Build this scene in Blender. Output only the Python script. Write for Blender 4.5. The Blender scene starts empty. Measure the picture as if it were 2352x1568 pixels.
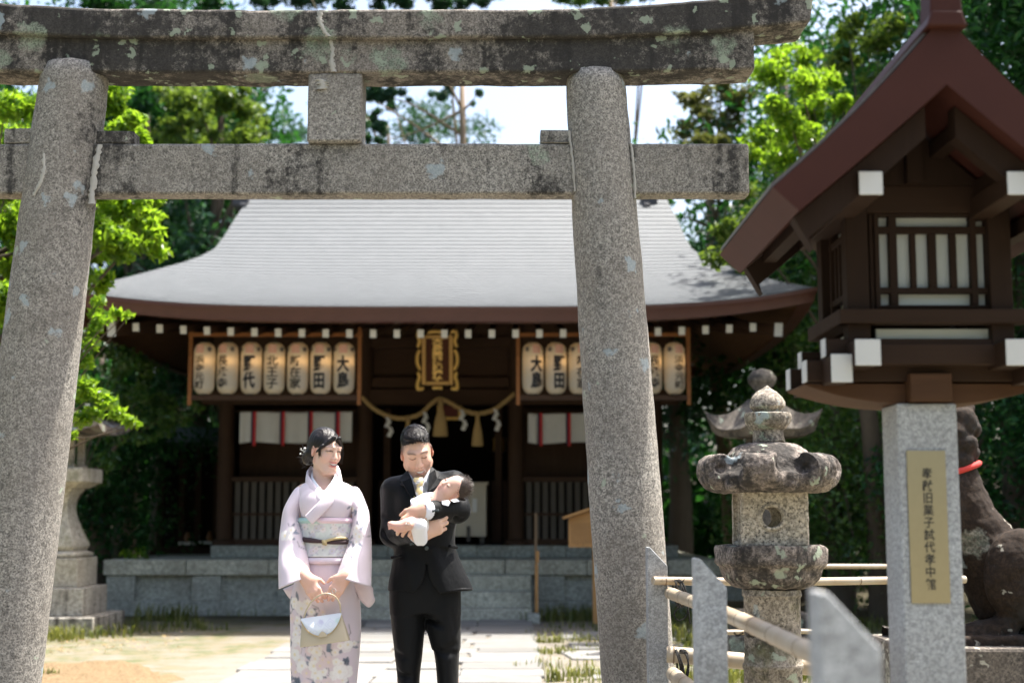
import bpy, bmesh, math, random
import numpy as np
from mathutils import Vector, Matrix, Euler
R = math.radians
C = bpy.context.scene
COL = C.collection
random.seed(7)
RNG = np.random.default_rng(11)

# ------------------------------------------------------------------ camera, world, sun, exposure
CAM_H, TILT = 1.30, R(7.0)
cam_d = bpy.data.cameras.new('camera')
cam = bpy.data.objects.new('camera', cam_d); COL.objects.link(cam)
cam.location = (0, 0, CAM_H); cam.rotation_euler = (R(90) + TILT, 0, 0)
cam_d.lens = 50; cam_d.sensor_width = 36; cam_d.clip_start = .05; cam_d.clip_end = 800
cam_d.dof.use_dof = True; cam_d.dof.focus_distance = 6.3; cam_d.dof.aperture_fstop = 2.3
C.camera = cam
SUN_EL, SUN_X, SUN_Y = R(69), .905, .425          # sun high on the right, a little behind the gate
w = bpy.data.worlds.new('World'); C.world = w; w.use_nodes = True
wn = w.node_tree; bg = wn.nodes['Background']
sky = wn.nodes.new('ShaderNodeTexSky'); sky.sky_type = 'NISHITA'; sky.sun_disc = False
sky.sun_elevation = SUN_EL; sky.sun_rotation = math.atan2(SUN_X, SUN_Y)
sky.air_density = 1.0; sky.dust_density = 5.5; sky.ozone_density = 1.0
wn.links.new(sky.outputs[0], bg.inputs[0]); bg.inputs[1].default_value = .15
sd = bpy.data.lights.new('sun', 'SUN'); sun = bpy.data.objects.new('sun', sd); COL.objects.link(sun)
sd.energy = 4.8; sd.angle = R(.53); sd.color = (1, .965, .90)
sdir = Vector((SUN_X * math.cos(SUN_EL), SUN_Y * math.cos(SUN_EL), math.sin(SUN_EL))).normalized()
sun.rotation_euler = sdir.to_track_quat('Z', 'Y').to_euler(); sun.location = (6, 4, 14)
C.view_settings.view_transform = 'Standard'; C.view_settings.look = 'None'
C.view_settings.exposure = 1.38; C.view_settings.gamma = 1
C.render.engine = 'CYCLES'
C.cycles.max_bounces = 7; C.cycles.diffuse_bounces = 4; C.cycles.glossy_bounces = 3; C.cycles.transmission_bounces = 4
C.cycles.transparent_max_bounces = 6; C.cycles.use_denoising = True; C.cycles.sample_clamp_indirect = 6; C.cycles.caustics_reflective = False; C.cycles.caustics_refractive = False

# ------------------------------------------------------------------ measuring: where a photo point sits at a known distance
F = 50 / 36 * 2352
CT, ST = math.cos(TILT), math.sin(TILT)
def P(x, y, Y):
    a, b = (x - 1176) / F, (784 - y) / F
    k = Y / (CT - b * ST)
    return Vector((a * k, Y, CAM_H + (ST + b * CT) * k))
def G(x, y, z=0.0):
    a, b = (x - 1176) / F, (784 - y) / F
    k = (z - CAM_H) / (ST + b * CT)
    return Vector((a * k, (CT - b * ST) * k, z))
def PXM(Y): return Y / F            # metres per photo point at distance Y

# ------------------------------------------------------------------ node materials
class NT:
    def __init__(s, name):
        s.m = bpy.data.materials.new(name); s.m.use_nodes = True
        s.t = s.m.node_tree; s.b = s.t.nodes['Principled BSDF']; s.out = s.t.nodes['Material Output']
    def n(s, typ, **kw):
        nd = s.t.nodes.new('ShaderNode' + typ)
        for k, v in kw.items(): setattr(nd, k, v)
        return nd
    def l(s, a, b): s.t.links.new(a, b)
    def put(s, sock, v):
        if hasattr(v, 'is_linked'): s.l(v, sock)
        else: sock.default_value = v
    def vec(s, scale=(1, 1, 1), kind='Object'):
        tc = s.n('TexCoord'); mp = s.n('Mapping'); s.l(tc.outputs[kind], mp.inputs[0]); mp.inputs['Scale'].default_value = scale
        return mp.outputs[0]
    def noise(s, vec, scale=5, detail=4, rough=.6, dist=0):
        nd = s.n('TexNoise'); s.l(vec, nd.inputs['Vector'])
        nd.inputs['Scale'].default_value = scale; nd.inputs['Detail'].default_value = detail
        nd.inputs['Roughness'].default_value = rough; nd.inputs['Distortion'].default_value = dist
        return nd.outputs[0]
    def ramp(s, fac, stops, interp='LINEAR'):
        nd = s.n('ValToRGB'); s.l(fac, nd.inputs[0]); e = nd.color_ramp.elements; nd.color_ramp.interpolation = interp
        while len(e) < len(stops): e.new(.5)
        for el, (p, c) in zip(e, stops):
            el.position = p
            el.color = (c, c, c, 1) if isinstance(c, (int, float)) else (*c[:3], 1)
        return nd.outputs[0]
    def mix(s, fac, a, b, mode='MIX'):
        nd = s.n('Mix', data_type='RGBA', blend_type=mode)
        s.put(nd.inputs[0], fac)
        for sock, v in ((nd.inputs[6], a), (nd.inputs[7], b)):
            s.put(sock, (*v[:3], 1) if isinstance(v, (tuple, list)) else v)
        return nd.outputs[2]
    def math(s, op, a, b=0.0):
        nd = s.n('Math', operation=op); s.put(nd.inputs[0], a); s.put(nd.inputs[1], b); return nd.outputs[0]
    def bump(s, h, strength=.3, dist=.01, prev=None):
        nd = s.n('Bump'); s.l(h, nd.inputs['Height']); nd.inputs['Strength'].default_value = strength; nd.inputs['Distance'].default_value = dist
        if prev is not None: s.l(prev, nd.inputs['Normal'])
        return nd.outputs[0]
    def fin(s, col, rough=.6, nrm=None, **kw):
        s.put(s.b.inputs['Base Color'], (*col[:3], 1) if isinstance(col, (tuple, list)) else col)
        s.put(s.b.inputs['Roughness'], rough)
        if nrm is not None: s.l(nrm, s.b.inputs['Normal'])
        for k, v in kw.items(): s.b.inputs[k.replace('_', ' ')].default_value = v
        return s.m

def plain(name, col, rough=.6, var=.15, scale=12, bump=.1, **kw):
    t = NT(name); v = t.vec()
    n = t.noise(v, scale, 5, .65)
    c = t.mix(n, tuple(x * (1 - var) for x in col), tuple(min(1, x * (1 + var)) for x in col))
    return t.fin(c, rough, t.bump(t.noise(v, scale * 6, 4), bump, .004), **kw)

def stone(name, a=(.46, .41, .36), b=(.30, .275, .25), dark=(.055, .052, .05), speck=95, stain=.25, streak=.2, lichen=.1,
          lcol=(.33, .38, .29), stain_col=(.028, .026, .024), blue=.06, moss=0.0, bump=.35, big=1.3):
    t = NT(name); v = t.vec()
    n1 = t.noise(v, speck, 3, .75)
    n1b = t.noise(v, speck * .42, 2, .6)
    c = t.ramp(n1, [(.34, dark), (.43, tuple(x * .85 for x in b)), (.53, a), (.66, tuple(min(1, x * 1.35) for x in a))])
    c = t.mix(t.ramp(n1b, [(.36, .6), (.56, 0)]), c, tuple(x * .45 for x in b), 'MIX')
    lo = t.noise(v, 1.9, 5, .6)
    c = t.mix(t.ramp(lo, [(.35, .5), (.65, 0)]), c, (a[0] * .45, a[1] * .42, a[2] * .40), 'MIX')
    # soot and algae: blotches and runs, broken up by the grain
    g = t.noise(v, 26, 6, .8)
    sm = t.math('ADD', t.noise(v, big, 5, .6), t.math('MULTIPLY', t.math('SUBTRACT', g, .5), .55))
    e0 = .68 - stain * .42
    c = t.mix(t.ramp(sm, [(e0, 0), (e0 + .13, .9)]), c, stain_col)
    vs = t.vec((7, 7, .55))
    ss = t.math('ADD', t.noise(vs, 1.25, 4, .6), t.math('MULTIPLY', t.math('SUBTRACT', g, .5), .5))
    e1 = .74 - streak * .4
    c = t.mix(t.ramp(ss, [(e1, 0), (e1 + .12, .88)]), c, stain_col)
    # lichen rosettes
    dv = t.n('VectorMath', operation='ADD'); t.l(v, dv.inputs[0])
    nn = t.n('TexNoise'); t.l(v, nn.inputs[0]); nn.inputs['Scale'].default_value = 22; nn.inputs['Detail'].default_value = 4
    sc = t.n('VectorMath', operation='SCALE'); t.l(nn.outputs[1], sc.inputs[0]); sc.inputs['Scale'].default_value = .11; t.l(sc.outputs[0], dv.inputs[1])
    def spots(scale, cut, amt):
        vo = t.n('TexVoronoi'); t.l(dv.outputs[0], vo.inputs['Vector']); vo.inputs['Scale'].default_value = scale
        hs = t.n('TexWhiteNoise'); t.l(vo.outputs['Position'], hs.inputs['Vector'])
        m = t.ramp(vo.outputs['Distance'], [(cut * .72, 1), (cut, 0)])
        return t.math('MULTIPLY', m, t.ramp(hs.outputs['Value'], [(1 - amt - .01, 0), (1 - amt, 1)], 'CONSTANT')), vo.outputs['Distance']
    if lichen > 0:
        m, d = spots(4.6, .42, lichen)
        lc = t.ramp(d, [(.05, tuple(x * .72 for x in lcol)), (.22, lcol), (.33, tuple(min(1, x * 1.25) for x in lcol))])
        lc = t.mix(t.ramp(n1, [(.40, .85), (.58, 0)]), lc, (.10, .12, .09))
        c = t.mix(t.math('MULTIPLY', m, t.ramp(g, [(.36, .1), (.56, .85)])), c, lc)
        m2, _ = spots(15, .4, lichen * .8)
        c = t.mix(t.math('MULTIPLY', m2, .75), c, tuple(x * 1.15 for x in lcol))
    if blue > 0:
        m3, _ = spots(9, .36, blue)
        c = t.mix(t.math('MULTIPLY', m3, .6), c, (.36, .43, .45))
    if moss > 0:
        c = t.mix(t.ramp(t.noise(v, 3.1, 5), [(.6 - moss * .3, 0), (.75 - moss * .3, .7)]), c, (.16, .155, .06))
    nrm = t.bump(n1, bump, .006)
    nrm = t.bump(t.noise(v, 14, 4), bump * .6, .02, nrm)
    return t.fin(c, .88, nrm, Specular_IOR_Level=.25)

def wood(name, col, axis='z', var=.35, rough=.65, bump=.25, grain=26):
    t = NT(name); s = {'x': (.08, 1, 1), 'y': (1, .08, 1), 'z': (1, 1, .08)}[axis]
    v = t.vec(s); n = t.noise(v, grain, 6, .65, .4)
    c = t.mix(n, tuple(x * (1 - var) for x in col), tuple(x * (1 + var) for x in col))
    c = t.mix(t.ramp(t.noise(t.vec(), 2.2, 4), [(.3, .25), (.6, 0)]), c, tuple(x * .5 for x in col))
    return t.fin(c, rough, t.bump(n, bump, .006), Specular_IOR_Level=.12)

def leaf(name, a, b, trans=.35, rough=.42, spec=.3):
    t = NT(name); g = t.n('NewGeometry')
    c = t.ramp(g.outputs['Random Per Island'], [(0, tuple(x * .55 for x in a)), (.35, a), (.75, b), (1, (min(1, b[0] * 1.35), b[1] * 1.15, b[2] * 1.3))])
    nz = t.noise(t.vec(), .9, 3)
    c = t.mix(t.ramp(nz, [(.3, .55), (.62, 0)]), c, tuple(x * .45 for x in a))
    t.fin(c, rough, None, Specular_IOR_Level=spec)
    tr = t.n('BsdfTranslucent'); mx = t.n('MixShader'); mx.inputs[0].default_value = trans
    c2 = t.mix(.55, c, (b[0] * 2.0, b[1] * 1.9, b[2] * .7)); t.l(c2, tr.inputs[0])
    t.l(t.b.outputs[0], mx.inputs[1]); t.l(tr.outputs[0], mx.inputs[2]); t.l(mx.outputs[0], t.out.inputs[0])
    return t.m

def painted(name, rough=.7, bump=.0, bscale=300, sheen=0., spec=.3, sss=0., var=.06, fold=0.):
    """colour comes from the pattern painted on the mesh (skin, woven and dyed cloth)"""
    t = NT(name); a = t.n('Attribute', attribute_name='Col'); v = t.vec()
    n = t.noise(v, 9, 4)
    c = t.mix(t.ramp(n, [(.3, var), (.7, 0)]), a.outputs['Color'], (.5, .42, .42), 'MULTIPLY')
    nrm = None
    if fold: nrm = t.bump(t.noise(t.vec((1, 1, .28)), 15, 3, .5), fold, .03)
    if bump: nrm = t.bump(t.noise(v, bscale, 3), bump, .002, nrm)
    m = t.fin(c, rough, nrm, Specular_IOR_Level=spec)
    if sheen: t.b.inputs['Sheen Weight'].default_value = sheen; t.b.inputs['Sheen Roughness'].default_value = .4
    if sss:
        t.b.inputs['Subsurface Weight'].default_value = sss; t.b.inputs['Subsurface Radius'].default_value = (1, .3, .15); t.b.inputs['Subsurface Scale'].default_value = .012
    return m

# ------------------------------------------------------------------ objects
ORG = {}
def thing(name, label, cat, loc=(0, 0, 0), group=None):
    o = bpy.data.objects.new(name, None); COL.objects.link(o); o.location = Vector(loc); o.empty_display_size = .1
    o['label'] = label; o['category'] = cat
    if group: o['group'] = group
    ORG[o] = Vector(loc); return o
def tag(o, label, cat, group=None):
    o['label'] = label; o['category'] = cat
    if group: o['group'] = group
    return o
def mesh_obj(name, verts, faces, mat, parent=None, smooth=True, loc=None, label=None, angle=None):
    me = bpy.data.meshes.new(name)
    V = np.asarray(verts, dtype=np.float64).reshape(-1, 3)
    org = ORG[parent] if parent is not None else (Vector(loc) if loc is not None else Vector((0, 0, 0)))
    V = V - np.array(org)
    me.from_pydata(V.tolist(), [], faces.tolist() if isinstance(faces, np.ndarray) else faces)
    me.validate(); me.update()
    if name not in ('crown', 'leaves', 'far_wood', 'grass', 'fallen_leaves'):
        bm = bmesh.new(); bm.from_mesh(me); bmesh.ops.recalc_face_normals(bm, faces=bm.faces); bm.to_mesh(me); bm.free()
    if smooth: me.polygons.foreach_set('use_smooth', [True] * len(me.polygons))
    o = bpy.data.objects.new(name, me); COL.objects.link(o)
    me.materials.append(mat)
    if parent is not None: o.parent = parent
    else: o.location = org
    ORG[o] = org
    if label: o['label'] = label
    if angle: 
        try: me.set_sharp_from_angle(angle=R(angle))
        except Exception: pass
    return o
def structure(name, verts, faces, mat, smooth=False):
    o = mesh_obj(name, verts, faces, mat, None, smooth); o['kind'] = 'structure'; return o

def catmull(pts, n):
    pts = np.asarray(pts, float); m = len(pts)
    if m == 2: t = np.linspace(0, 1, n)[:, None]; return pts[0] * (1 - t) + pts[1] * t
    ext = np.vstack([2 * pts[0] - pts[1], pts, 2 * pts[-1] - pts[-2]])
    u = np.linspace(0, m - 1, n); i = np.minimum(u.astype(int), m - 2); t = (u - i)[:, None]
    p0, p1, p2, p3 = ext[i], ext[i + 1], ext[i + 2], ext[i + 3]
    return .5 * ((2 * p1) + (-p0 + p2) * t + (2 * p0 - 5 * p1 + 4 * p2 - p3) * t ** 2 + (-p0 + 3 * p1 - 3 * p2 + p3) * t ** 3)

class MB:
    def __init__(s): s.v = []; s.f = []
    def raw(s, v, f):
        o = len(s.v); s.v += [tuple(map(float, p)) for p in v]; s.f += [tuple(int(i) + o for i in q) for q in f]; return s
    def box(s, lo, hi, M=None):
        (x0, y0, z0), (x1, y1, z1) = lo, hi
        v = [Vector(p) for p in ((x0,y0,z0),(x1,y0,z0),(x1,y1,z0),(x0,y1,z0),(x0,y0,z1),(x1,y0,z1),(x1,y1,z1),(x0,y1,z1))]
        if M is not None: v = [M @ p for p in v]
        return s.raw(v, [(0,3,2,1),(4,5,6,7),(0,1,5,4),(1,2,6,5),(2,3,7,6),(3,0,4,7)])
    def cbox(s, c, size, M=None):
        c = Vector(c); h = Vector(size) / 2
        if M is None: return s.box(c - h, c + h)
        return s.box(-h, h, Matrix.Translation(c) @ M.to_4x4())
    def bar(s, a, b, w, h, up=(0, 0, 1)):
        a, b = Vector(a), Vector(b); d = (b - a).normalized(); u = Vector(up); x = d.cross(u).normalized(); u = x.cross(d).normalized()
        v = []
        for p in (a, b):
            for sx, sz in ((-1, -1), (1, -1), (1, 1), (-1, 1)): v.append(p + x * sx * w / 2 + u * sz * h / 2)
        return s.raw(v, [(0,1,2,3),(7,6,5,4),(0,4,5,1),(1,5,6,2),(2,6,7,3),(3,7,4,0)])
    def prism(s, poly, ext):
        """closed polygon (3D points, planar) pushed along ext"""
        n = len(poly); e = Vector(ext); v = [Vector(p) for p in poly] + [Vector(p) + e for p in poly]
        return s.raw(v, [tuple(range(n)), tuple(range(2 * n - 1, n - 1, -1))] + [(i, i + n, (i + 1) % n + n, (i + 1) % n) for i in range(n)])
    def tube(s, pts, rad, n=10, sub=0, cap=True):
        pts = [Vector(p) for p in pts]
        rad = list(rad) if hasattr(rad, '__len__') else [rad] * len(pts)
        if sub:
            A = catmull([list(p) + [r] for p, r in zip(pts, rad)], sub); pts = [Vector(a[:3]) for a in A]; rad = [a[3] for a in A]
        v = []; f = []; ref = Vector((0, 0, 1)); N = len(pts); prev = None
        for i, p in enumerate(pts):
            d = (pts[min(i + 1, N - 1)] - pts[max(i - 1, 0)]).normalized()
            if prev is None: x = d.cross(ref if abs(d.z) < .9 else Vector((1, 0, 0))).normalized()
            else: x = (prev - d * prev.dot(d)).normalized()
            prev = x; y = d.cross(x)
            for k in range(n):
                a = 2 * math.pi * k / n; v.append(p + (x * math.cos(a) + y * math.sin(a)) * rad[i])
        for i in range(N - 1):
            for k in range(n): f.append((i*n+k, i*n+(k+1)%n, (i+1)*n+(k+1)%n, (i+1)*n+k))
        if cap: f += [tuple(range(n - 1, -1, -1)), tuple((N - 1) * n + k for k in range(n))]
        return s.raw(v, f)
    def lathe(s, prof, c, n=32, sx=1, sy=1, rot=0, cap=True, fn=None):
        v = []; f = []; N = len(prof); c = Vector(c)
        for (r, z) in prof:
            for k in range(n):
                a = 2 * math.pi * k / n + rot; q = r * (fn(a, z) if fn else 1)
                v.append(c + Vector((q * math.cos(a) * sx, q * math.sin(a) * sy, z)))
        for i in range(N - 1):
            for k in range(n): f.append((i*n+k, i*n+(k+1)%n, (i+1)*n+(k+1)%n, (i+1)*n+k))
        if cap: f += [tuple(range(n - 1, -1, -1)), tuple((N - 1) * n + k for k in range(n))]
        return s.raw(v, f)
    def build(s, name, mat, parent=None, smooth=False, bevel=0, loc=None, label=None, angle=None, seg=2):
        o = mesh_obj(name, s.v, s.f, mat, parent, smooth or angle is not None, loc, label, angle)
        bm = bmesh.new(); bm.from_mesh(o.data); bmesh.ops.recalc_face_normals(bm, faces=bm.faces); bm.to_mesh(o.data); bm.free()
        if bevel:
            m = o.modifiers.new('edge', 'BEVEL'); m.width = bevel; m.segments = seg; m.limit_method = 'ANGLE'; m.angle_limit = R(35)
        return o

def grid_faces(nu, nv, wrap=True):
    f = []
    for j in range(nv - 1):
        for i in range(nu if wrap else nu - 1):
            f.append((j*nu+i, j*nu+(i+1)%nu, (j+1)*nu+(i+1)%nu, (j+1)*nu+i))
    return f
def loft(rings, nu, nv, cap0=True, cap1=True, p=1.0):
    """rings: (centre, half axis a, half axis b); smooth tube through them"""
    A = catmull([list(c) + list(a) + list(b) for c, a, b in rings], nv)
    th = np.linspace(0, 2 * np.pi, nu, endpoint=False)
    cs, sn = np.sign(np.cos(th)) * abs(np.cos(th)) ** p, np.sign(np.sin(th)) * abs(np.sin(th)) ** p
    V = A[:, None, :3] + A[:, None, 3:6] * cs[None, :, None] + A[:, None, 6:9] * sn[None, :, None]
    f = grid_faces(nu, nv)
    if cap0: f.append(tuple(range(nu - 1, -1, -1)))
    if cap1: f.append(tuple((nv - 1) * nu + k for k in range(nu)))
    return V.reshape(-1, 3), f

# ------------------------------------------------------------------ implicit solids -> one continuous skin (surface nets)
class SDF:
    def __init__(s, lo, hi, h):
        s.lo = np.array(lo, float); s.h = h; s.n = np.ceil((np.array(hi) - s.lo) / h).astype(int) + 1
        s.d = np.full(s.n, 1.0, np.float32); s.ax = [s.lo[i] + h * np.arange(s.n[i]) for i in range(3)]
    def put(s, f, lo, hi, k=.0, op='add'):
        m = k + 4 * s.h
        i0 = np.maximum(((np.minimum(lo, hi) - m - s.lo) / s.h).astype(int), 0); i1 = np.minimum(((np.maximum(lo, hi) + m - s.lo) / s.h).astype(int) + 2, s.n)
        if (i1 <= i0).any(): return
        sl = tuple(slice(a, b) for a, b in zip(i0, i1))
        X, Y, Z = s.ax[0][sl[0]][:, None, None], s.ax[1][sl[1]][None, :, None], s.ax[2][sl[2]][None, None, :]
        d = f(X, Y, Z).astype(np.float32); o = s.d[sl]
        if op == 'sub': d = -d; o2 = -o
        else: o2 = o
        if op == 'sub':
            a, b = o, d; r = np.maximum(a, b)
            if k > 0: hh = np.maximum(k - abs(a - b), 0) / k; r = r + hh * hh * k / 4
        else:
            r = np.minimum(o, d)
            if k > 0: hh = np.maximum(k - abs(o - d), 0) / k; r = r - hh * hh * k / 4
        s.d[sl] = r
    def cone(s, a, b, ra, rb, k=.01, op='add', sy=1.0):
        a, b = np.array(a, float), np.array(b, float); ab = b - a; L2 = max((ab * ab).sum(), 1e-9); ym = (a[1] + b[1]) / 2
        def f(X, Y, Z):
            px, py, pz = X - a[0], Y - a[1], Z - a[2]
            t = np.clip((px * ab[0] + py * ab[1] + pz * ab[2]) / L2, 0, 1)
            return np.sqrt((px - t * ab[0]) ** 2 + ((py - t * ab[1]) / sy) ** 2 + (pz - t * ab[2]) ** 2) - (ra + (rb - ra) * t)
        r = max(ra, rb); s.put(f, np.minimum(a, b) - r, np.maximum(a, b) + r, k, op)
    def ell(s, c, r, k=.01, M=None, op='add'):
        c, r = np.array(c, float), np.array(r, float); m = r.max()
        Q = np.array(M.to_3x3().transposed()) if M is not None else np.eye(3)
        def f(X, Y, Z):
            x, y, z = X - c[0], Y - c[1], Z - c[2]
            u = [(Q[i, 0] * x + Q[i, 1] * y + Q[i, 2] * z) for i in range(3)]
            k0 = np.sqrt(sum((u[i] / r[i]) ** 2 for i in range(3))); k1 = np.sqrt(sum((u[i] / r[i] ** 2) ** 2 for i in range(3)))
            return k0 * (k0 - 1) / np.maximum(k1, 1e-6)
        s.put(f, c - m, c + m, k, op)
    def box(s, c, half, k=.0, M=None, rnd=.0, op='add'):
        c, q = np.array(c, float), np.array(half, float) - rnd; m = np.linalg.norm(half)
        Q = np.array(M.to_3x3().transposed()) if M is not None else np.eye(3)
        def f(X, Y, Z):
            x, y, z = X - c[0], Y - c[1], Z - c[2]
            u = [abs(Q[i, 0] * x + Q[i, 1] * y + Q[i, 2] * z) - q[i] for i in range(3)]
            return np.sqrt(sum(np.maximum(t, 0) ** 2 for t in u)) + np.minimum(np.maximum(np.maximum(u[0], u[1]), u[2]), 0) - rnd
        s.put(f, c - m, c + m, k, op)
    def col(s, tab, k=.0, op='add', p=2.0):
        """upright solid: rows (z, cx, cy, rx, ry)"""
        T = np.array(sorted(tab)); zz = np.linspace(T[0, 0], T[-1, 0], 80)
        D = catmull(T, 200); D = D[np.argsort(D[:, 0])]
        def f(X, Y, Z):
            g = [np.interp(Z, D[:, 0], D[:, i]) for i in range(1, 5)]
            q = (abs((X - g[0]) / g[2]) ** p + abs((Y - g[1]) / g[3]) ** p) ** (1 / p)
            d = (q - 1) * np.minimum(g[2], g[3])
            return np.maximum(d, np.maximum(Z - T[-1, 0], T[0, 0] - Z))
        lo = np.array([(T[:, 1] - T[:, 3]).min(), (T[:, 2] - T[:, 4]).min(), T[0, 0]]); hi = np.array([(T[:, 1] + T[:, 3]).max(), (T[:, 2] + T[:, 4]).max(), T[-1, 0]])
        s.put(f, lo, hi, k, op)
    def mesh(s):
        d = s.d; sg = d < 0; nx, ny, nz = d.shape
        cnt = np.zeros((nx - 1, ny - 1, nz - 1), np.uint8)
        offs = [(i, j, k) for i in (0, 1) for j in (0, 1) for k in (0, 1)]
        for i, j, k in offs: cnt += sg[i:nx-1+i, j:ny-1+j, k:nz-1+k]
        act = np.argwhere((cnt > 0) & (cnt < 8)); idx = np.full(cnt.shape, -1, np.int64); idx[tuple(act.T)] = np.arange(len(act))
        cv = np.stack([d[act[:, 0] + i, act[:, 1] + j, act[:, 2] + k] for i, j, k in offs], 1)
        acc = np.zeros((len(act), 3)); num = np.zeros(len(act))
        for a in range(8):
            for b in range(a + 1, 8):
                oa, ob = np.array(offs[a]), np.array(offs[b])
                if abs(oa - ob).sum() != 1: continue
                va, vb = cv[:, a], cv[:, b]; m = (va < 0) != (vb < 0)
                t = np.where(m, va / np.where(m, va - vb, 1), 0)
                acc[m] += (oa + t[:, None] * (ob - oa))[m]; num[m] += 1
        V = s.lo + s.h * (act + acc / num[:, None])
        faces = []
        for ax in range(3):
            a1, a2 = (ax + 1) % 3, (ax + 2) % 3
            sl0 = [slice(None)] * 3; sl1 = [slice(None)] * 3; sl0[ax] = slice(0, -1); sl1[ax] = slice(1, None)
            A, B = sg[tuple(sl0)], sg[tuple(sl1)]
            e = np.argwhere(A != B); e = e[(e[:, a1] > 0) & (e[:, a2] > 0) & (e[:, a1] < s.n[a1] - 1) & (e[:, a2] < s.n[a2] - 1)]
            flip = A[tuple(e.T)]
            q = []
            for d1, d2 in ((-1, -1), (0, -1), (0, 0), (-1, 0)):
                c = e.copy(); c[:, a1] += d1; c[:, a2] += d2; q.append(idx[tuple(c.T)])
            q = np.stack(q, 1); q[~flip] = q[~flip][:, ::-1]; faces.append(q)
        return V, np.vstack(faces)

def paint(o, cols):
    a = o.data.color_attributes.new('Col', 'FLOAT_COLOR', 'POINT')
    c = np.ones((len(o.data.vertices), 4), np.float32); c[:, :3] = cols; a.data.foreach_set('color', c.ravel())

def text_mesh(body, size, bold=0.0, line=1.0, depth=.0):
    cu = bpy.data.curves.new('writing', 'FONT'); cu.body = body; cu.size = size; cu.align_x = 'CENTER'; cu.align_y = 'CENTER'
    cu.space_line = line; cu.offset = bold; cu.resolution_u = 2; cu.extrude = depth
    o = bpy.data.objects.new('writing', cu); COL.objects.link(o)
    dg = bpy.context.evaluated_depsgraph_get(); me = bpy.data.meshes.new_from_object(o.evaluated_get(dg))
    bm = bmesh.new(); bm.from_mesh(me); bmesh.ops.triangulate(bm, faces=bm.faces)
    for _ in range(2):
        ed = [e for e in bm.edges if e.calc_length() > size * .3]
        if ed: bmesh.ops.subdivide_edges(bm, edges=ed, cuts=1); bmesh.ops.triangulate(bm, faces=[f for f in bm.faces if len(f.verts) > 3])
    bm.verts.ensure_lookup_table(); bm.verts.index_update()
    V = np.array([v.co[:] for v in bm.verts]).reshape(-1, 3); Fc = [tuple(v.index for v in f.verts) for f in bm.faces]
    bm.free(); bpy.data.objects.remove(o); bpy.data.meshes.remove(me); bpy.data.curves.remove(cu)
    return V, Fc
# ------------------------------------------------------------------ ground, path, soil, grass
def ground_mat():
    t = NT('pale sandy soil'); v = t.vec()
    big = t.noise(v, .55, 5, .6); mid = t.noise(v, 4.5, 6, .7); fine = t.noise(v, 60, 3, .7)
    c = t.mix(t.ramp(mid, [(.35, 0), (.65, 1)]), (.185, .168, .142), (.24, .222, .195))
    c = t.mix(t.ramp(fine, [(.35, .6), (.6, 0)]), c, (.20, .165, .115))
    sx = t.n('SeparateXYZ'); t.l(v, sx.inputs[0])
    # dry grass and green patches away from the trodden strip, bare dark soil under the wood
    edge = t.math('ADD', t.math('ABSOLUTE', t.math('ADD', sx.outputs[0], .75)), t.math('MULTIPLY', t.math('SUBTRACT', big, .5), 4.0))
    g1 = t.ramp(t.math('MULTIPLY', edge, .2), [(.28, 0), (.44, 1)])
    straw = t.mix(t.ramp(mid, [(.42, 0), (.58, 1)]), (.20, .165, .10), (.085, .105, .04))
    patch = t.math('MULTIPLY', g1, t.ramp(t.noise(v, 2.3, 5, .7), [(.38, 0), (.56, .85)]))
    c = t.mix(patch, c, straw)
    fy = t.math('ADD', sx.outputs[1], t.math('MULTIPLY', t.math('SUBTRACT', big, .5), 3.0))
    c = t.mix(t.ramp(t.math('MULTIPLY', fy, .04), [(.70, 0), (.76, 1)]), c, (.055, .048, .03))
    return t.fin(c, .95, t.bump(fine, .5, .012, t.bump(mid, .5, .04)), Specular_IOR_Level=.1)
n = 60
def gx(i): t = i / (n - 1) * 2 - 1; return math.copysign(abs(t) ** 2.6, t) * 200
gv = [(gx(i), gx(j) + 12, 0) for j in range(n) for i in range(n)]
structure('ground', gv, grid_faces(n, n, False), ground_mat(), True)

AX = -.95                               # the shrine's axis
def slab_mat():
    t = NT('pale paving stone'); v = t.vec(); g = t.n('NewGeometry')
    c = t.mix(g.outputs['Random Per Island'], (.155, .154, .148), (.25, .246, .235))
    c = t.mix(t.ramp(t.noise(v, 6, 6, .7), [(.35, .5), (.6, 0)]), c, (.17, .155, .13))
    c = t.mix(t.ramp(t.noise(v, 90, 3, .7), [(.36, .4), (.5, 0)]), c, (.17, .16, .145))
    return t.fin(c, .85, t.bump(t.noise(v, 40, 4), .35, .006), Specular_IOR_Level=.2)
mb = MB(); rr = random.Random(5); y = -3.0
while y < 17.95:
    h = rr.uniform(.42, .62); y1 = min(y + h, 17.98)
    cuts = sorted([-1.34 + 2.55 * (k + rr.uniform(-.22, .22)) / 4 for k in range(1, 4)])
    xs = [-1.36 + rr.uniform(-.03, .03)] + cuts + [1.21 + rr.uniform(-.02, .02)]
    for a, b in zip(xs, xs[1:]):
        z = .026 + rr.uniform(-.008, .010); q = lambda: rr.uniform(-.018, .018)
        x0, x1, yy0, yy1 = AX + a + .013, AX + b - .013, y + .014, y1 - .014
        P4 = [(x0 + q(), yy0 + q()), (x1 + q(), yy0 + q()), (x1 + q(), yy1 + q()), (x0 + q(), yy1 + q())]
        tz = [z + rr.uniform(-.004, .004) for _ in range(4)]
        mb.raw([(*p, -.03) for p in P4] + [(*p, k) for p, k in zip(P4, tz)], [(4,5,6,7),(0,1,5,4),(1,2,6,5),(2,3,7,6),(3,0,4,7)])
    y = y1
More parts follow.
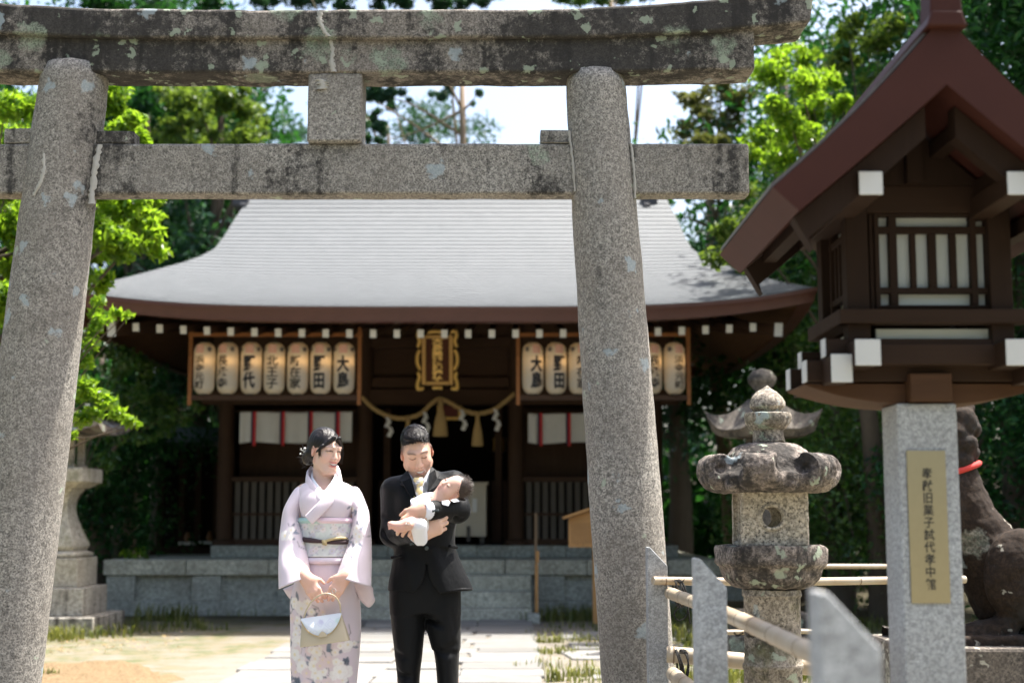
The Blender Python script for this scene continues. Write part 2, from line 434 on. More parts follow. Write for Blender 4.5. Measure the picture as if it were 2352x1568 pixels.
for (x0, y0, x1, y1) in ((.50, 13.2, 1.25, 14.0), (.55, 14.2, 1.3, 14.9), (.52, 15.4, 1.5, 16.3), (1.4, 13.4, 2.1, 14.6), (.62, 11.6, 1.2, 12.3), (1.6, 15.2, 2.6, 16.2)):
    q = lambda: rr.uniform(-.06, .06); P4 = [(x0 + q(), y0 + q()), (x1 + q(), y0 + q()), (x1 + q(), y1 + q()), (x0 + q(), y1 + q())]; mb.raw([(*p, -.03) for p in P4] + [(*p, .018) for p in P4], [(4,5,6,7),(0,1,5,4),(1,2,6,5),(2,3,7,6),(3,0,4,7)])
p_ = mb.build('paved_path', slab_mat(), bevel=.012); p_['kind'] = 'structure'

# raked brown soil in the left foreground: a low uneven mound
t = NT('raked brown soil'); v = t.vec(); f1 = t.noise(v, 45, 4, .7); f2 = t.noise(v, 5, 4)
c = t.mix(f2, (.20, .14, .08), (.30, .22, .13)); c = t.mix(t.ramp(f1, [(.35, .75), (.55, 0)]), c, (.13, .085, .045))
soil_m = t.fin(c, .95, t.bump(f1, .8, .03), Specular_IOR_Level=.1)
sv = []; nu, nv = 90, 60; rn = np.random.default_rng(3); hn = rn.normal(0, 1, (nv, nu))
for j in range(nv):
    for i in range(nu):
        u, q = i / (nu - 1), j / (nv - 1)
        right = -2.30 - 1.25 * max(0, (q - .55) / .45) ** 2 - .08 * math.sin(q * 21) - .05 * math.sin(q * 47)
        x = -7.5 * (1 - u) + right * u; yy = 7.0 + 6.2 * q + .10 * math.sin(x * 5) + .06 * math.sin(x * 13)
        e = min(u, 1 - u, q, 1 - q) * 14
        sv.append((x, yy, -.02 + .05 * min(1, e) + .010 * hn[j, i] * min(1, e)))
structure('soil_patch', sv, grid_faces(nu, nv, False), soil_m, True)

def blades(spots, name, label_mat, hmin, hmax, wid=.006):
    mb = MB(); rr = random.Random(len(name))
    for (x, y, r, n, hs) in spots:
        for _ in range(n):
            a = rr.uniform(0, 6.283); d = r * math.sqrt(rr.random()); px, py = x + d * math.cos(a), y + d * math.sin(a) * .6
            h = rr.uniform(hmin, hmax) * hs; b = rr.uniform(0, 6.283); w2 = wid * rr.uniform(.7, 1.5)
            l = h * rr.uniform(.05, .65); dx, dy = math.cos(b), math.sin(b); sx, sy = -dy * w2, dx * w2
            p0, p1, p2 = (px, py, -.01), (px + dx * l * .25, py + dy * l * .25, h * .6), (px + dx * l, py + dy * l, h * rr.uniform(.8, 1))
            mb.raw([(p0[0]-sx, p0[1]-sy, p0[2]), (p0[0]+sx, p0[1]+sy, p0[2]), (p1[0]+sx*.8, p1[1]+sy*.8, p1[2]), (p1[0]-sx*.8, p1[1]-sy*.8, p1[2]), p2],
                   [(0,1,2,3),(3,2,4)])
    o = mb.build(name, label_mat); o['kind'] = 'stuff'; return o
grass_m = leaf('grass blades', (.06, .10, .022), (.22, .235, .085), .4)
sp = []
def patch_at(x, y, r, n, hs): g = G(x, y); sp.append((g.x, g.y, r, n, hs))
for x, y, r, n_, h in [(330,1400,.35,170,1.9),(300,1392,.2,90,2.2),(380,1425,.4,200,1.1),(430,1440,.3,90,.7),(250,1440,.5,200,.7),(180,1462,.6,200,.75),(120,1470,.4,160,.8),
                       (470,1446,.3,60,.5),(320,1450,.5,120,.5),(1270,1425,.5,170,.8),(1330,1420,.5,200,1.0),(1380,1425,.4,120,.8),(1258,1475,.16,80,.4),(1275,1500,.2,90,.35),
                       (1345,1552,.2,110,.45),(1272,1564,.08,50,.7),(1330,1490,.3,40,.3),(1600,1440,.6,260,1.3),(1560,1420,.5,160,1.2),(1660,1490,.35,240,1.3),(1690,1500,.3,200,1.5),
                       (1640,1560,.5,300,.7),(1860,1560,.4,200,.7),(1560,1470,.4,150,.9),(1720,1565,.5,220,.6),(1900,1450,.8,200,1.0),(550,1412,.5,70,.5),(640,1410,.4,50,.5),(110,1555,.1,50,.4)]:
    patch_at(x, y, r, n_, h)
for _ in range(150):
    x, y = random.uniform(.45, 6), random.uniform(9, 18); k = random.uniform(.1, .5); sp.append((x, y, k, int(160 * k * random.random()), random.uniform(.15, .55)))
blades(sp, 'grass', grass_m, .08, .26)
lm = leaf('dry leaf', (.22, .13, .05), (.45, .33, .16), .2)
mb = MB(); rr = random.Random(8)
for _ in range(420):
    if rr.random() < .5: g = G(rr.uniform(90, 420), rr.uniform(1440, 1500))
    else: g = Vector((rr.uniform(.35, 4), rr.uniform(9, 17.5), 0))
    s = rr.uniform(.015, .035); a = rr.uniform(0, 6.28); z = rr.uniform(.004, .02)
    u, v_ = Vector((math.cos(a), math.sin(a), rr.uniform(-.3, .3))) * s, Vector((-math.sin(a), math.cos(a), rr.uniform(-.3, .3))) * s * .5
    c0 = Vector((g.x, g.y, z)); mb.raw([c0 - u, c0 + v_, c0 + u, c0 - v_], [(0, 1, 2, 3)])
o = mb.build('fallen_leaves', lm); o['kind'] = 'stuff'
# ------------------------------------------------------------------ stone gate
M_PILLAR = stone('weathered granite', a=(.385, .36, .315), b=(.24, .226, .20), stain=.18, streak=.26, lichen=.03, blue=.24, speck=115)
M_BEAM = stone('stained granite', a=(.37, .345, .30), b=(.23, .217, .192), speck=120, stain=.32, streak=.42, lichen=.02, blue=.1)
M_LINTEL = stone('blackened mossy granite', a=(.35, .318, .275), b=(.20, .183, .16), speck=120, stain=.66, streak=.60, lichen=.30, blue=.10, big=1.9, lcol=(.27, .315, .235))
M_MORTAR = plain('pale mortar', (.42, .40, .35), .9, .2, 30, .4)
TY, TX = 6.8, -.845
gate = thing('stone_gate', 'weathered grey granite torii gate with two round leaning pillars and a lichen-covered curved lintel', 'gate', (TX, TY, 0))
def jit(o, amt, scale=9.0, seed=0):
    """small unevenness of hewn stone"""
    from mathutils import noise as NZ
    for v in o.data.vertices:
        v.co += Vector(NZ.noise_vector(v.co * scale + Vector((seed, 0, 0)))) * amt
for (xt, yt, xb, yb, rt, rb, sd_) in ((172, 170, -2, 1568, .163, .187, 1), (1367, 185, 1467, 1568, .146, .170, 2)):
    a, b = P(xt, yt, TY), P(xb, yb, TY); d = (b - a) / (b.z - a.z); top = a + d * (.03); bot = a + d * (0 - a.z)
    V, f_ = [], []
    N, K = 60, 64
    for i in range(N):
        t_ = i / (N - 1); c0 = bot.lerp(top, t_); r = rb + (rt - rb) * t_ + .012 * math.sin(math.pi * t_)
        if t_ > .985: r -= .012
        for k in range(K):
            an = 2 * math.pi * k / K; V.append((c0.x + r * math.cos(an), c0.y + r * math.sin(an), c0.z))
    o = mesh_obj('pillar', V, grid_faces(K, N) + [tuple(range(K - 1, -1, -1)), tuple((N - 1) * K + k for k in range(K))], M_PILLAR, gate)
    jit(o, .003, 7, sd_); jit(o, .003, 26, sd_)
# curved top lintel: top and bottom edges follow the photograph's sweep
def sweep(name, xs, ztop, zbot, y0, y1, mat, endcut=0, ny=5, nz=6, amt=.006, pitch=0.0):
    V = []; nx = len(xs); K = 2 * (ny + nz)
    for i, x in enumerate(xs):
        zt, zb = ztop(x), zbot(x); ring = []
        for k in range(ny): ring.append((y0 + (y1 - y0) * k / ny, zb))
        for k in range(nz): ring.append((y1, zb + (zt - zb) * k / nz))
        for k in range(ny): ring.append((y1 + (y0 - y1) * k / ny, zt + pitch * (1 - abs(2 * k / ny - 1))))
        for k in range(nz): ring.append((y0, zt + (zb - zt) * k / nz))
        for (yy, zz) in ring:
            e = 0
            if i == 0: e = -endcut * (zz - zb) / (zt - zb)
            if i == nx - 1: e = endcut * (zz - zb) / (zt - zb)
            V.append((x + e, yy, zz))
    F_ = grid_faces(K, nx) + [tuple(range(K)), tuple((nx - 1) * K + k for k in reversed(range(K)))]
    o = mesh_obj(name, V, F_, mat, gate, True, angle=38)
    bm = bmesh.new(); bm.from_mesh(o.data); bmesh.ops.recalc_face_normals(bm, faces=bm.faces); bm.to_mesh(o.data); bm.free()
    jit(o, amt, 6, 3); jit(o, amt * .6, 24, 4)
    m = o.modifiers.new('edge', 'BEVEL'); m.width = .014; m.segments = 3; m.limit_method = 'ANGLE'; m.angle_limit = R(50)
    return o
YK, YS = 6.655, 6.69
half_s = P(1733, 110, YS).x - TX; half_k = P(1860, 60, YK).x - TX
zk_c = P(1000, 22, YK).z; zs_c = P(1000, 90, YS).z
rise = lambda u: max(0, abs(u) - .75) ** 2 * .035 + max(0, abs(u) - 1.6) ** 2 * .02
def kz(x): return P(1000, 22, YK).z + rise(x - TX) * 1.25
def kb(x): return P(1000, 87, YK).z + rise(x - TX) * .85
def st_(x): return kb(x) + .012
def sb(x): return P(1000, 167, YS).z + rise(x - TX) * .28
sweep('top_lintel', np.linspace(TX - half_k, TX + half_k, 90), kz, kb, YK, YK + .30, M_LINTEL, .03, pitch=.03)
sweep('under_lintel', np.linspace(TX - half_s, TX + half_s, 80), st_, sb, YS, YS + .235, M_LINTEL)
YN = 6.735; zn0, zn1 = P(1000, 446, YN).z, P(1000, 329, YN).z
sweep('tie_beam', np.linspace(TX - half_s * .985, TX + half_s * .985, 70), lambda x: zn1, lambda x: zn0, YN, YN + .13, M_BEAM, amt=.004)
def stone_box(name, x0, x1, z0, z1, y0, y1, mat, sk=0.0, n=9, bev=.012, amt=.004):
    mb = MB(); mb.box((x0, y0, z0), (x1, y1, z1)); o = mb.build(name, mat, gate)
    bm = bmesh.new(); bm.from_mesh(o.data); bmesh.ops.subdivide_edges(bm, edges=bm.edges, cuts=n, use_grid_fill=True); bm.to_mesh(o.data); bm.free()
    o.data.polygons.foreach_set('use_smooth', [True] * len(o.data.polygons)); o.data.set_sharp_from_angle(angle=R(40))
    jit(o, amt, 7, x0 * 3); 
    m = o.modifiers.new('edge', 'BEVEL'); m.width = bev; m.segments = 2; m.limit_method = 'ANGLE'; m.angle_limit = R(50)
    return o
ys_ = 6.70
stone_box('strut', P(706, 250, ys_).x, P(831, 250, ys_).x, zn1 - .002, sb(TX) + .004, ys_, ys_ + .2, M_PILLAR)
for (x0, x1, y0, y1) in ((1241, 1312, 298, 327), (222, 308, 301, 329), (10, 95, 294, 324), (1442, 1500, 301, 327)):
    if x0 == 1442: continue
    yw = 6.745; stone_box('wedge', P(x0, y0, yw).x, P(x1, y0, yw).x, zn1 + .002, P(x0, y0, yw).z, yw, yw + .11, M_BEAM, n=3, bev=.006, amt=.006)
# pale mortar smeared along the joints
def smear(pts, wid, seed):
    rr = random.Random(seed); mb = MB(); v = []; A = catmull([list(p) for p in pts], 26)
    for i, p in enumerate(A):
        w0, w1 = wid * rr.uniform(.5, 1.25), wid * rr.uniform(.5, 1.25)
        v += [(p[0] - w0, p[1] + .006, p[2]), (p[0] - w0 * .4, p[1] - .004, p[2]), (p[0] + w1 * .4, p[1] - .004, p[2]), (p[0] + w1, p[1] + .006, p[2])]
    mb.raw(v, grid_faces(4, len(A), False)); o = mb.build('mortar_joint', M_MORTAR, gate, True); return o
smear([P(735, 24, YK - .004), P(735, 50, YK - .004), P(745, 72, YK - .004), P(756, 84, YK - .004)], .016, 1)
smear([P(759, 90, YS - .004), P(764, 115, YS - .004), P(762, 140, YS - .004), P(766, 165, YS - .004)], .014, 2)
smear([P(228, 332, 6.73), P(219, 380, 6.72), P(212, 430, 6.72), P(209, 468, 6.71)], .017, 3)
smear([P(101, 352, 6.635), P(101, 390, 6.63), P(93, 420, 6.63), P(76, 450, 6.64)], .014, 4)
smear([P(1307, 300, 6.73), P(1315, 360, 6.72), P(1321, 440, 6.72)], .008, 5)
smear([P(1449, 330, 6.73), P(1456, 390, 6.72), P(1459, 455, 6.72)], .008, 6)
smear([P(735, 182, 6.69), P(742, 194, 6.69), P(738, 205, 6.69)], .03, 7)
smear([P(1240, 327.5, 6.74), P(1275, 327.5, 6.74), P(1304, 328, 6.73)], .01, 8)

# ------------------------------------------------------------------ mossy stone lantern inside the bamboo fence (near, sharp)
M_LAN = stone('old lantern granite', a=(.43, .38, .31), b=(.27, .235, .19), stain=.40, streak=.22, lichen=.30, blue=.05, speck=80, moss=.25, big=3.0, bump=.6)
M_LAN2 = stone('dark lantern granite', a=(.34, .29, .25), b=(.2, .17, .15), stain=.55, streak=.35, lichen=.25, blue=.08, speck=80, big=3.2, bump=.7)
M_LAN3 = stone('buff lantern granite', a=(.56, .495, .395), b=(.38, .335, .26), stain=.10, streak=.14, lichen=.05, blue=.02, speck=80, moss=.12, big=3, bump=.5)
LY = 5.95; LX = P(1768, 1180, LY).x
k_ = PXM(LY)
def lz(y): return P(1768, y, LY).z
lan = thing('stone_lantern', 'squat mossy stone lantern with curled roof corners and a round window, inside the bamboo fence', 'stone lantern', (LX, LY, 0), 'stone lanterns of the shrine')
prof = [(.0, lz(886)), (.004, lz(887)), (.02, lz(893)), (.042, lz(900)), (.06, lz(910)), (.074, lz(924)), (.074, lz(934)), (.06, lz(943)), (.055, lz(947))]
mb = MB(); mb.lathe([(r, z) for r, z in reversed(prof)], (LX, LY, 0), 40)
fl = lambda a, z: 1 + .06 * abs(math.sin(a * 4)) ** .6
mb.lathe([(.06, lz(946)), (.092, lz(950)), (.094, lz(958)), (.09, lz(970)), (.074, lz(984)), (.062, lz(988)), (.06, lz(992)), (.064, lz(1014)), (.05, lz(1022))][::-1], (LX, LY, 0), 96, fn=fl)
o = mb.build('finial', M_LAN, lan, True, angle=40); jit(o, .004, 30)
S = SDF((LX - .36, LY - .36, lz(1150)), (LX + .36, LY + .36, lz(1000)), .0052)
zt, zb = lz(1017), lz(1132); zm = (lz(1100) + zb) / 2
for a in range(6):
    an = R(60 * a + 12); c1 = Vector((math.cos(an), math.sin(an), 0)); an2 = R(60 * a + 42); 
for a in range(3):
    M = Matrix.Rotation(R(60 * a + 12), 3, 'Z'); S.box((LX, LY, lz(1108)), (.225, .130, .035), .02, M, .02)
S.ell((LX, LY, lz(1108)), (.215, .215, .19), .03)
S.box((LX, LY, lz(1017) + .1), (.5, .5, .1), .02, None, 0, 'sub')
for a in range(6):
    an = R(60 * a + 12); r0 = .236; c0 = Vector((LX + r0 * math.cos(an), LY + r0 * math.sin(an), lz(1078))); tn = Vector((-math.sin(an), math.cos(an), 0))
    
    def cyl(X, Y, Z, c0=c0, tn=tn):
        a_ = (X - c0.x) * tn.x + (Y - c0.y) * tn.y; q_ = np.sqrt(np.maximum((X - c0.x) ** 2 + (Y - c0.y) ** 2 - a_ ** 2, 0) + (Z - c0.z) ** 2); return np.maximum(q_ - .062, abs(a_) - .062)
    S.put(cyl, np.array(c0) - .1, np.array(c0) + .1, .022)
    S.cone(c0 + Vector((0, 0, -.04)) - tn * .045, c0 + Vector((0, 0, -.04)) + tn * .045, .044, .044, .03)
    for s_ in (-1, 1): S.cone(c0 + tn * s_ * .072, c0 + tn * s_ * .09, .022, .022, .012, 'sub')
    rad = Vector((math.cos(an), math.sin(an), 0)); S.cone(c0 - rad * .075 + Vector((0, 0, .03)), c0 - rad * .075 + tn * .01 + Vector((0, 0, .03)), .024, .024, .02, 'sub')
S.box((LX, LY, zb - .1), (.5, .5, .1 + .002), .008, None, 0, 'sub')
v, f_ = S.mesh(); o = mesh_obj('roof', v, f_, M_LAN2, lan); jit(o, .005, 22); jit(o, .003, 60)
S = SDF((LX - .2, LY - .2, lz(1275)), (LX + .2, LY + .2, lz(1110)), .0048)
S.box((LX, LY, (lz(1120) + lz(1256)) / 2), (.138, .128, (lz(1120) - lz(1256)) / 2), 0, None, .012)
S.cone((LX - .013, LY - .3, lz(1187)), (LX - .013, LY + .3, lz(1187)), .052, .052, .006, 'sub'); S.put(lambda X, Y, Z: abs(np.sqrt((X - LX + .013) ** 2 + (Z - lz(1187)) ** 2) - .048) - .008 + 0 * Y + np.maximum(abs(Y - LY) - .134, 0) * 3, np.array((LX - .07, LY - .14, lz(1187) - .06)), np.array((LX + .05, LY + .14, lz(1187) + .06)), .004)
S.cone((LX - .013, LY - .3, lz(1187)), (LX - .013, LY + .3, lz(1187)), .040, .040, .004, 'sub')
S.box((LX, LY, lz(1187)), (.3, .06, .075), 0, None, .004, 'sub'); S.box((LX, LY, lz(1187)), (.1, .1, .08), 0, None, .01, 'sub')
for s_ in (-1, 1): S.box((LX + s_ * .132, LY, lz(1187)), (.012, .088, .1), 0, None, .004, 'sub')
v, f_ = S.mesh(); o = mesh_obj('light_box', v, f_, M_LAN3, lan); jit(o, .003, 26)
mb = MB(); hexf = lambda a, z: math.cos(math.pi / 6) / math.cos(((a + math.pi / 6) % (math.pi / 3)) - math.pi / 6)
def hexr(p): return lambda a, z: (1 - p) + p * hexf(a - R(12), z)
prof = [(.10, 1352), (.135, 1350), (.17, 1343), (.20, 1328), (.212, 1312), (.216, 1303), (.230, 1298), (.237, 1293), (.237, 1258), (.230, 1252), (.1, 1251)]
mb.lathe([(r, lz(y)) for r, y in prof], (LX, LY, 0), 96, fn=hexr(1.0))
o = mb.build('platform', M_LAN2, lan, True, angle=50)
bm = bmesh.new(); bm.from_mesh(o.data); bmesh.ops.subdivide_edges(bm, edges=[e for e in bm.edges if e.calc_length() > .03], cuts=2, use_grid_fill=True); bm.to_mesh(o.data); bm.free()
for v in o.data.vertices:            # lotus petals carved round the underside
    z = v.co.z; zz = lz(1300); a = math.atan2(v.co.y, v.co.x)
    if z < zz: q = abs(math.sin((a - R(12)) * 3)); k2 = 1 - .05 * (1 - q) ** 2; v.co.x *= k2; v.co.y *= k2
jit(o, .006, 18); jit(o, .003, 50)
mb = MB(); rs = [(.118, lz(1352)), (.121, lz(1356)), (.122, lz(1366)), (.115, lz(1371)), (.114, lz(1440)), (.117, lz(1520)), (.123, lz(1524)), (.123, lz(1532)), (.117, lz(1537)), (.121, .42), (.126, .2), (.13, .16)]
mb.lathe(rs[::-1], (LX, LY, 0), 48); mb2 = mb
o = mb.build('shaft', M_LAN, lan, True, angle=40); jit(o, .004, 24)
mb = MB(); mb.lathe([(.27, 0), (.27, .1), (.25, .13), (.19, .16), (.15, .165)], (LX, LY, 0), 96, fn=hexr(1)); o = mb.build('base', M_LAN2, lan, True, angle=40)

# ------------------------------------------------------------------ tall pale lantern behind the left pillar
M_CREAM = stone('cream lantern stone', a=(.60, .55, .45), b=(.48, .435, .35), dark=(.3, .27, .21), stain=.02, streak=.30, lichen=0, blue=0, speck=50, bump=.15, moss=.05, stain_col=(.09, .08, .065))
M_CREAM2 = stone('streaked pedestal stone', a=(.55, .51, .44), b=(.4, .37, .31), dark=(.22, .2, .17), stain=.1, streak=.62, lichen=0, blue=0, speck=50, bump=.15, stain_col=(.06, .052, .044))
cx, dcx = -5.23, 16.45
pl = thing('stone_lantern', 'tall pale square stone lantern on stepped plinths behind the left gate pillar', 'stone lantern', (cx, dcx, 0), 'stone lanterns of the shrine')
def sq(mb, half, z0, z1): mb.box((cx - half, dcx - half, z0), (cx + half, dcx + half, z1))
for nm, hf, z0, z1, mat in (('step', .65, -.02, .20, M_CREAM2), ('step', .48, .20, .51, M_CREAM2), ('plinth', .38, .51, .835, M_CREAM)):
    mb = MB(); sq(mb, hf, z0, z1); mb.build(nm, mat, pl, bevel=.012)
def square_loft(rows, n_round=.0):
    V = []; F_ = []; m = len(rows)
    for (h_, z) in rows: V += [(cx - h_, dcx - h_, z), (cx + h_, dcx - h_, z), (cx + h_, dcx + h_, z), (cx - h_, dcx + h_, z)]
    F_ = grid_faces(4, m) + [(3, 2, 1, 0), tuple((m - 1) * 4 + k for k in range(4))]
    return V, F_
rows = [(.30, .835), (.34, .85), (.345, .875), (.27, .915), (.285, .92), (.305, .96), (.30, 1.0)]
q = catmull([(.30, 1.0), (.235, 1.15), (.185, 1.30), (.170, 1.42), (.195, 1.54), (.24, 1.60)], 18)
rows += [tuple(a) for a in q[1:]] + [(.24, 1.615)]
mb = MB(); mb.raw(*square_loft(rows)); mb.build('shaft', M_CREAM, pl, angle=30, smooth=True)
mb = MB(); mb.raw(*square_loft([(.24, 1.615), (.29, 1.625), (.36, 1.67), (.40, 1.69), (.40, 1.84), (.36, 1.85)])); mb.build('platform', M_CREAM, pl, bevel=.008)
for sx in (-1, 1):
    for sy in (-1, 1): mb = MB(); mb.cbox((cx + sx * .20, dcx + sy * .20, 2.05), (.075, .075, .32)); mb.build('corner_post', M_LAN3, pl, bevel=.005)
mb = MB(); mb.cbox((cx, dcx, 1.87), (.52, .52, .04)); mb.cbox((cx, dcx, 2.225), (.50, .50, .035)); mb.build('light_box', M_LAN3, pl, bevel=.005)
V = []; N = 16; rows = []
for j in range(9):
    q = j / 8; half = .60 * (1 - q) + .12 * q; z = 2.245 + .07 + .25 * (q ** 1.25)
    for k in range(4):
        for i in range(N):
            s_ = i / N * 2 - 1; lift = .08 * abs(s_) ** 3 * (1 - q) ** 2; o_ = half * (1 + .06 * abs(s_) ** 3 * (1 - q))
            p2 = [(s_ * o_, -o_), (o_, s_ * o_), (-s_ * o_, o_), (-o_, -s_ * o_)][k]; rows.append((cx + p2[0], dcx + p2[1], z + lift))
K = 4 * N; under = [(x, y, z - .08) for (x, y, z) in rows[:K]]
V = under + rows; mb = MB(); mb.raw(V, grid_faces(K, 10) + [tuple(range(K)), tuple(9 * K + k for k in range(K))])
mb.build('roof', M_LAN2, pl, True, angle=35)
mb = MB(); mb.lathe([(.15, 2.55), (.17, 2.60), (.14, 2.63), (.12, 2.66), (.19, 2.72), (.21, 2.80), (.17, 2.89), (.05, 2.95), (.0, 2.97)], (cx, dcx, 0), 24); mb.build('finial', M_LAN2, pl, True)

# ------------------------------------------------------------------ second tall lantern, far right behind the near one
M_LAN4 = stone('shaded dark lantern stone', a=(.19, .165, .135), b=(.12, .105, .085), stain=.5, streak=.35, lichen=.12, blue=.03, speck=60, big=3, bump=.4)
QY = 13.6; qx = P(1752, 950, QY).x
def qz(y): return P(1752, y, QY).z
l3 = thing('stone_lantern', 'dark stone lantern with upswept roof corners half hidden behind the squat mossy lantern', 'stone lantern', (qx, QY, 0), 'stone lanterns of the shrine')
rows = []; K = 4 * N
for j in range(9):
    q = j / 8; half = .37 * (1 - q) + .10 * q; z = qz(988) + .30 * (q ** 1.4)
    for k in range(4):
        for i in range(N):
            s_ = i / N * 2 - 1; lift = .20 * abs(s_) ** 4 * (1 - q) ** 2; o_ = half * (1 + .08 * abs(s_) ** 4 * (1 - q)); an = R(28)
            x_, y_ = [(s_ * o_, -o_), (o_, s_ * o_), (-s_ * o_, o_), (-o_, -s_ * o_)][k]
            rows.append((qx + x_ * math.cos(an) - y_ * math.sin(an), QY + x_ * math.sin(an) + y_ * math.cos(an), z + lift))
under = [(qx + (x - qx) * .86, QY + (y - QY) * .86, qz(1005) + .3 * (z - qz(988))) for (x, y, z) in rows[:K]]
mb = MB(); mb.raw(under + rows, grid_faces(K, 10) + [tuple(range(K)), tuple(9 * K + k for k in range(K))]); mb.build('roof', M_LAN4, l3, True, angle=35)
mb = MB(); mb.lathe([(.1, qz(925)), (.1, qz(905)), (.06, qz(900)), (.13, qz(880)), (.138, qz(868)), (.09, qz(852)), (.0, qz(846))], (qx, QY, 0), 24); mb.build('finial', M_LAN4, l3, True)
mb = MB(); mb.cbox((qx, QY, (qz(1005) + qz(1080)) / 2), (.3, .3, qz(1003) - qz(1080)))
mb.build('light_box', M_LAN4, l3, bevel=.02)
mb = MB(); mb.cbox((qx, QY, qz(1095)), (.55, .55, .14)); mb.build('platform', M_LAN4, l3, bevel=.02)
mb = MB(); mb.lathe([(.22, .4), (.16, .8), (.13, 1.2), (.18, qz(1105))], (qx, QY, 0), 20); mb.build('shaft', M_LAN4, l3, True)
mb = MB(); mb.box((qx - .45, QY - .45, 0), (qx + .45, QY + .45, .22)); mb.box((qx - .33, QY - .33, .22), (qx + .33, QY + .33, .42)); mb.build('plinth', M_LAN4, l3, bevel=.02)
# ------------------------------------------------------------------ fence of granite posts and bamboo poles
M_POST = stone('pale new granite', a=(.50, .515, .52), b=(.42, .435, .44), dark=(.27, .28, .285), speck=190, stain=-.1, streak=-.05, lichen=0, blue=0, bump=.12)
def bamboo_mat():
    t = NT('bleached bamboo'); v = t.vec(); n = t.noise(t.vec((1, 1, 1)), 14, 5, .7)
    c = t.mix(n, (.36, .29, .20), (.54, .475, .37)); c = t.mix(t.ramp(t.noise(v, 3.4, 4), [(.38, .6), (.6, 0)]), c, (.36, .25, .14))
    c = t.mix(t.ramp(t.noise(v, 40, 3, .8), [(.62, 0), (.75, .7)]), c, (.16, .11, .07))
    return t.fin(c, .38, t.bump(n, .15, .003), Specular_IOR_Level=.5)
M_BAM = bamboo_mat(); M_ROPE = plain('black hemp cord', (.018, .017, .016), .9, .4, 200, .8)
M_KNOT = plain('bamboo node scar', (.20, .14, .09), .7)
def fpost(x, y, z, label):
    w_ = .045; o = None; t_ = thing('fence_post', label, 'fence post', (x, y, 0), 'granite posts of the bamboo fence')
    mb = MB(); pts = [(x - w_, y - w_, -.02), (x + w_, y - w_, -.02), (x + w_, y - w_, z - .083), (x - w_ + .012, y - w_, z), (x - w_, y - w_, z)]
    mb.prism(pts, (0, 2 * w_, 0)); mb.build('shaft', M_POST, t_, bevel=.003); return t_
fpost(.652, 6.50, 1.163, 'thin slant-topped pale granite post in front of the right gate pillar')
fpost(.580, 4.24, 1.178, 'slant-topped pale granite post between the gate pillar and the blurred nearest post')
fpost(.505, 2.20, 1.187, 'broad blurred slant-topped granite post, closest to the viewer beside the wooden lantern')
def pole(a, b, r, label, nodes, seed, r2=None, bend=.006):
    a, b = Vector(a), Vector(b); rr = random.Random(seed); t_ = thing('bamboo_pole', label, 'bamboo pole', a, 'bamboo poles of the fence')
    L = (b - a).length; pts = []; rad = []; r2 = r2 or r; kn = []
    t = rr.uniform(.02, .08); marks = []
    while t < 1: marks.append(t); t += nodes / L * rr.uniform(.75, 1.25)
    ss = sorted(set([0, 1] + [m + d for m in marks for d in (-.012, -.005, 0, .005, .012) if 0 < m + d * 1 < 1]))
    off = Vector((0, 0, 1)).cross((b - a).normalized()).normalized()
    for s_ in ss:
        p = a.lerp(b, s_) + Vector((0, 0, bend * math.sin(s_ * 5 + seed))); rr0 = r + (r2 - r) * s_
        k = min(abs(s_ - m) for m in marks); rad.append(rr0 * (1.07 if k < .001 else .985 if k < .008 else 1.0)); pts.append(p)
    mb = MB(); mb.tube(pts, rad, 20); o = mb.build('cane', M_BAM, t_, True, angle=50)
    mk = MB()
    for m in marks[::1]:
        if 0 < m < .99:
            p = a.lerp(b, m) + Vector((0, 0, bend * math.sin(m * 5 + seed))); d = (b - a).normalized(); rr0 = (r + (r2 - r) * m) * 1.075
            mk = MB(); mk.tube([p - d * .003, p + d * .003], [rr0, rr0], 20); mk.build('node_ring', M_KNOT, t_, True, angle=40)
    return t_
pole(P(1500, 1333, 6.42), P(2216, 1333, 7.0), .0185, 'thin upper bamboo pole running sideways behind the mossy stone lantern', .52, 3)
pole(P(1536, 1357, 6.5), P(1890, 1508, 3.46), .026, 'upper bamboo pole running from the gate pillar towards the blurred post', .3, 5)
pole(P(1532, 1504, 6.42), P(1960, 1538, 6.3), .036, 'thick lower bamboo pole running sideways behind the lantern shaft', .42, 7)
pole(P(1546, 1548, 6.3), P(1880, 1800, 3.5), .030, 'lower bamboo pole running towards the viewer at the bottom edge', .3, 9)
pole(P(1650, 1449, 9.6), P(1960, 1452, 9.8), .016, 'short distant bamboo rail low behind the fence', .5, 11)
pole(P(1880, 1301, 11.0), P(2300, 1301, 11.4), .017, 'distant thin rail between the mossy lantern and the engraved granite post', .6, 13)
def tie(c, rx, rz, ends, label, seed):
    rr = random.Random(seed); t_ = thing('rope_tie', label, 'rope tie', c, 'black cord ties on the fence'); mb = MB(); c = Vector(c)
    for k in range(4):
        pts = []; o0 = rr.uniform(-.012, .012)
        for i in range(25):
            a = 2 * math.pi * i / 24; pts.append(c + Vector((o0 + .006 * math.sin(a * 2 + k) + rx * .22 * math.cos(a + k * .4), -math.cos(a) * rx, math.sin(a) * rz)))
        mb.tube(pts, .0045, 6)
    mb.build('cord_loop', M_ROPE, t_, True); mb = MB()
    for e in ends:
        mb.tube([c + Vector(p) for p in e], .0032, 6, 14)
    for k in range(26):
        d = Vector((rr.uniform(-1, 1), rr.uniform(-.6, .2), rr.uniform(.2, 1))) * rr.uniform(.012, .03); b = c + Vector((rr.uniform(-.01, .015), -rx * .6, rz * .8)); mb.tube([b, b + d], .0008, 4)
    mb.build('cord_end', M_ROPE, t_, True)
c0 = P(1560, 1362, 6.44)
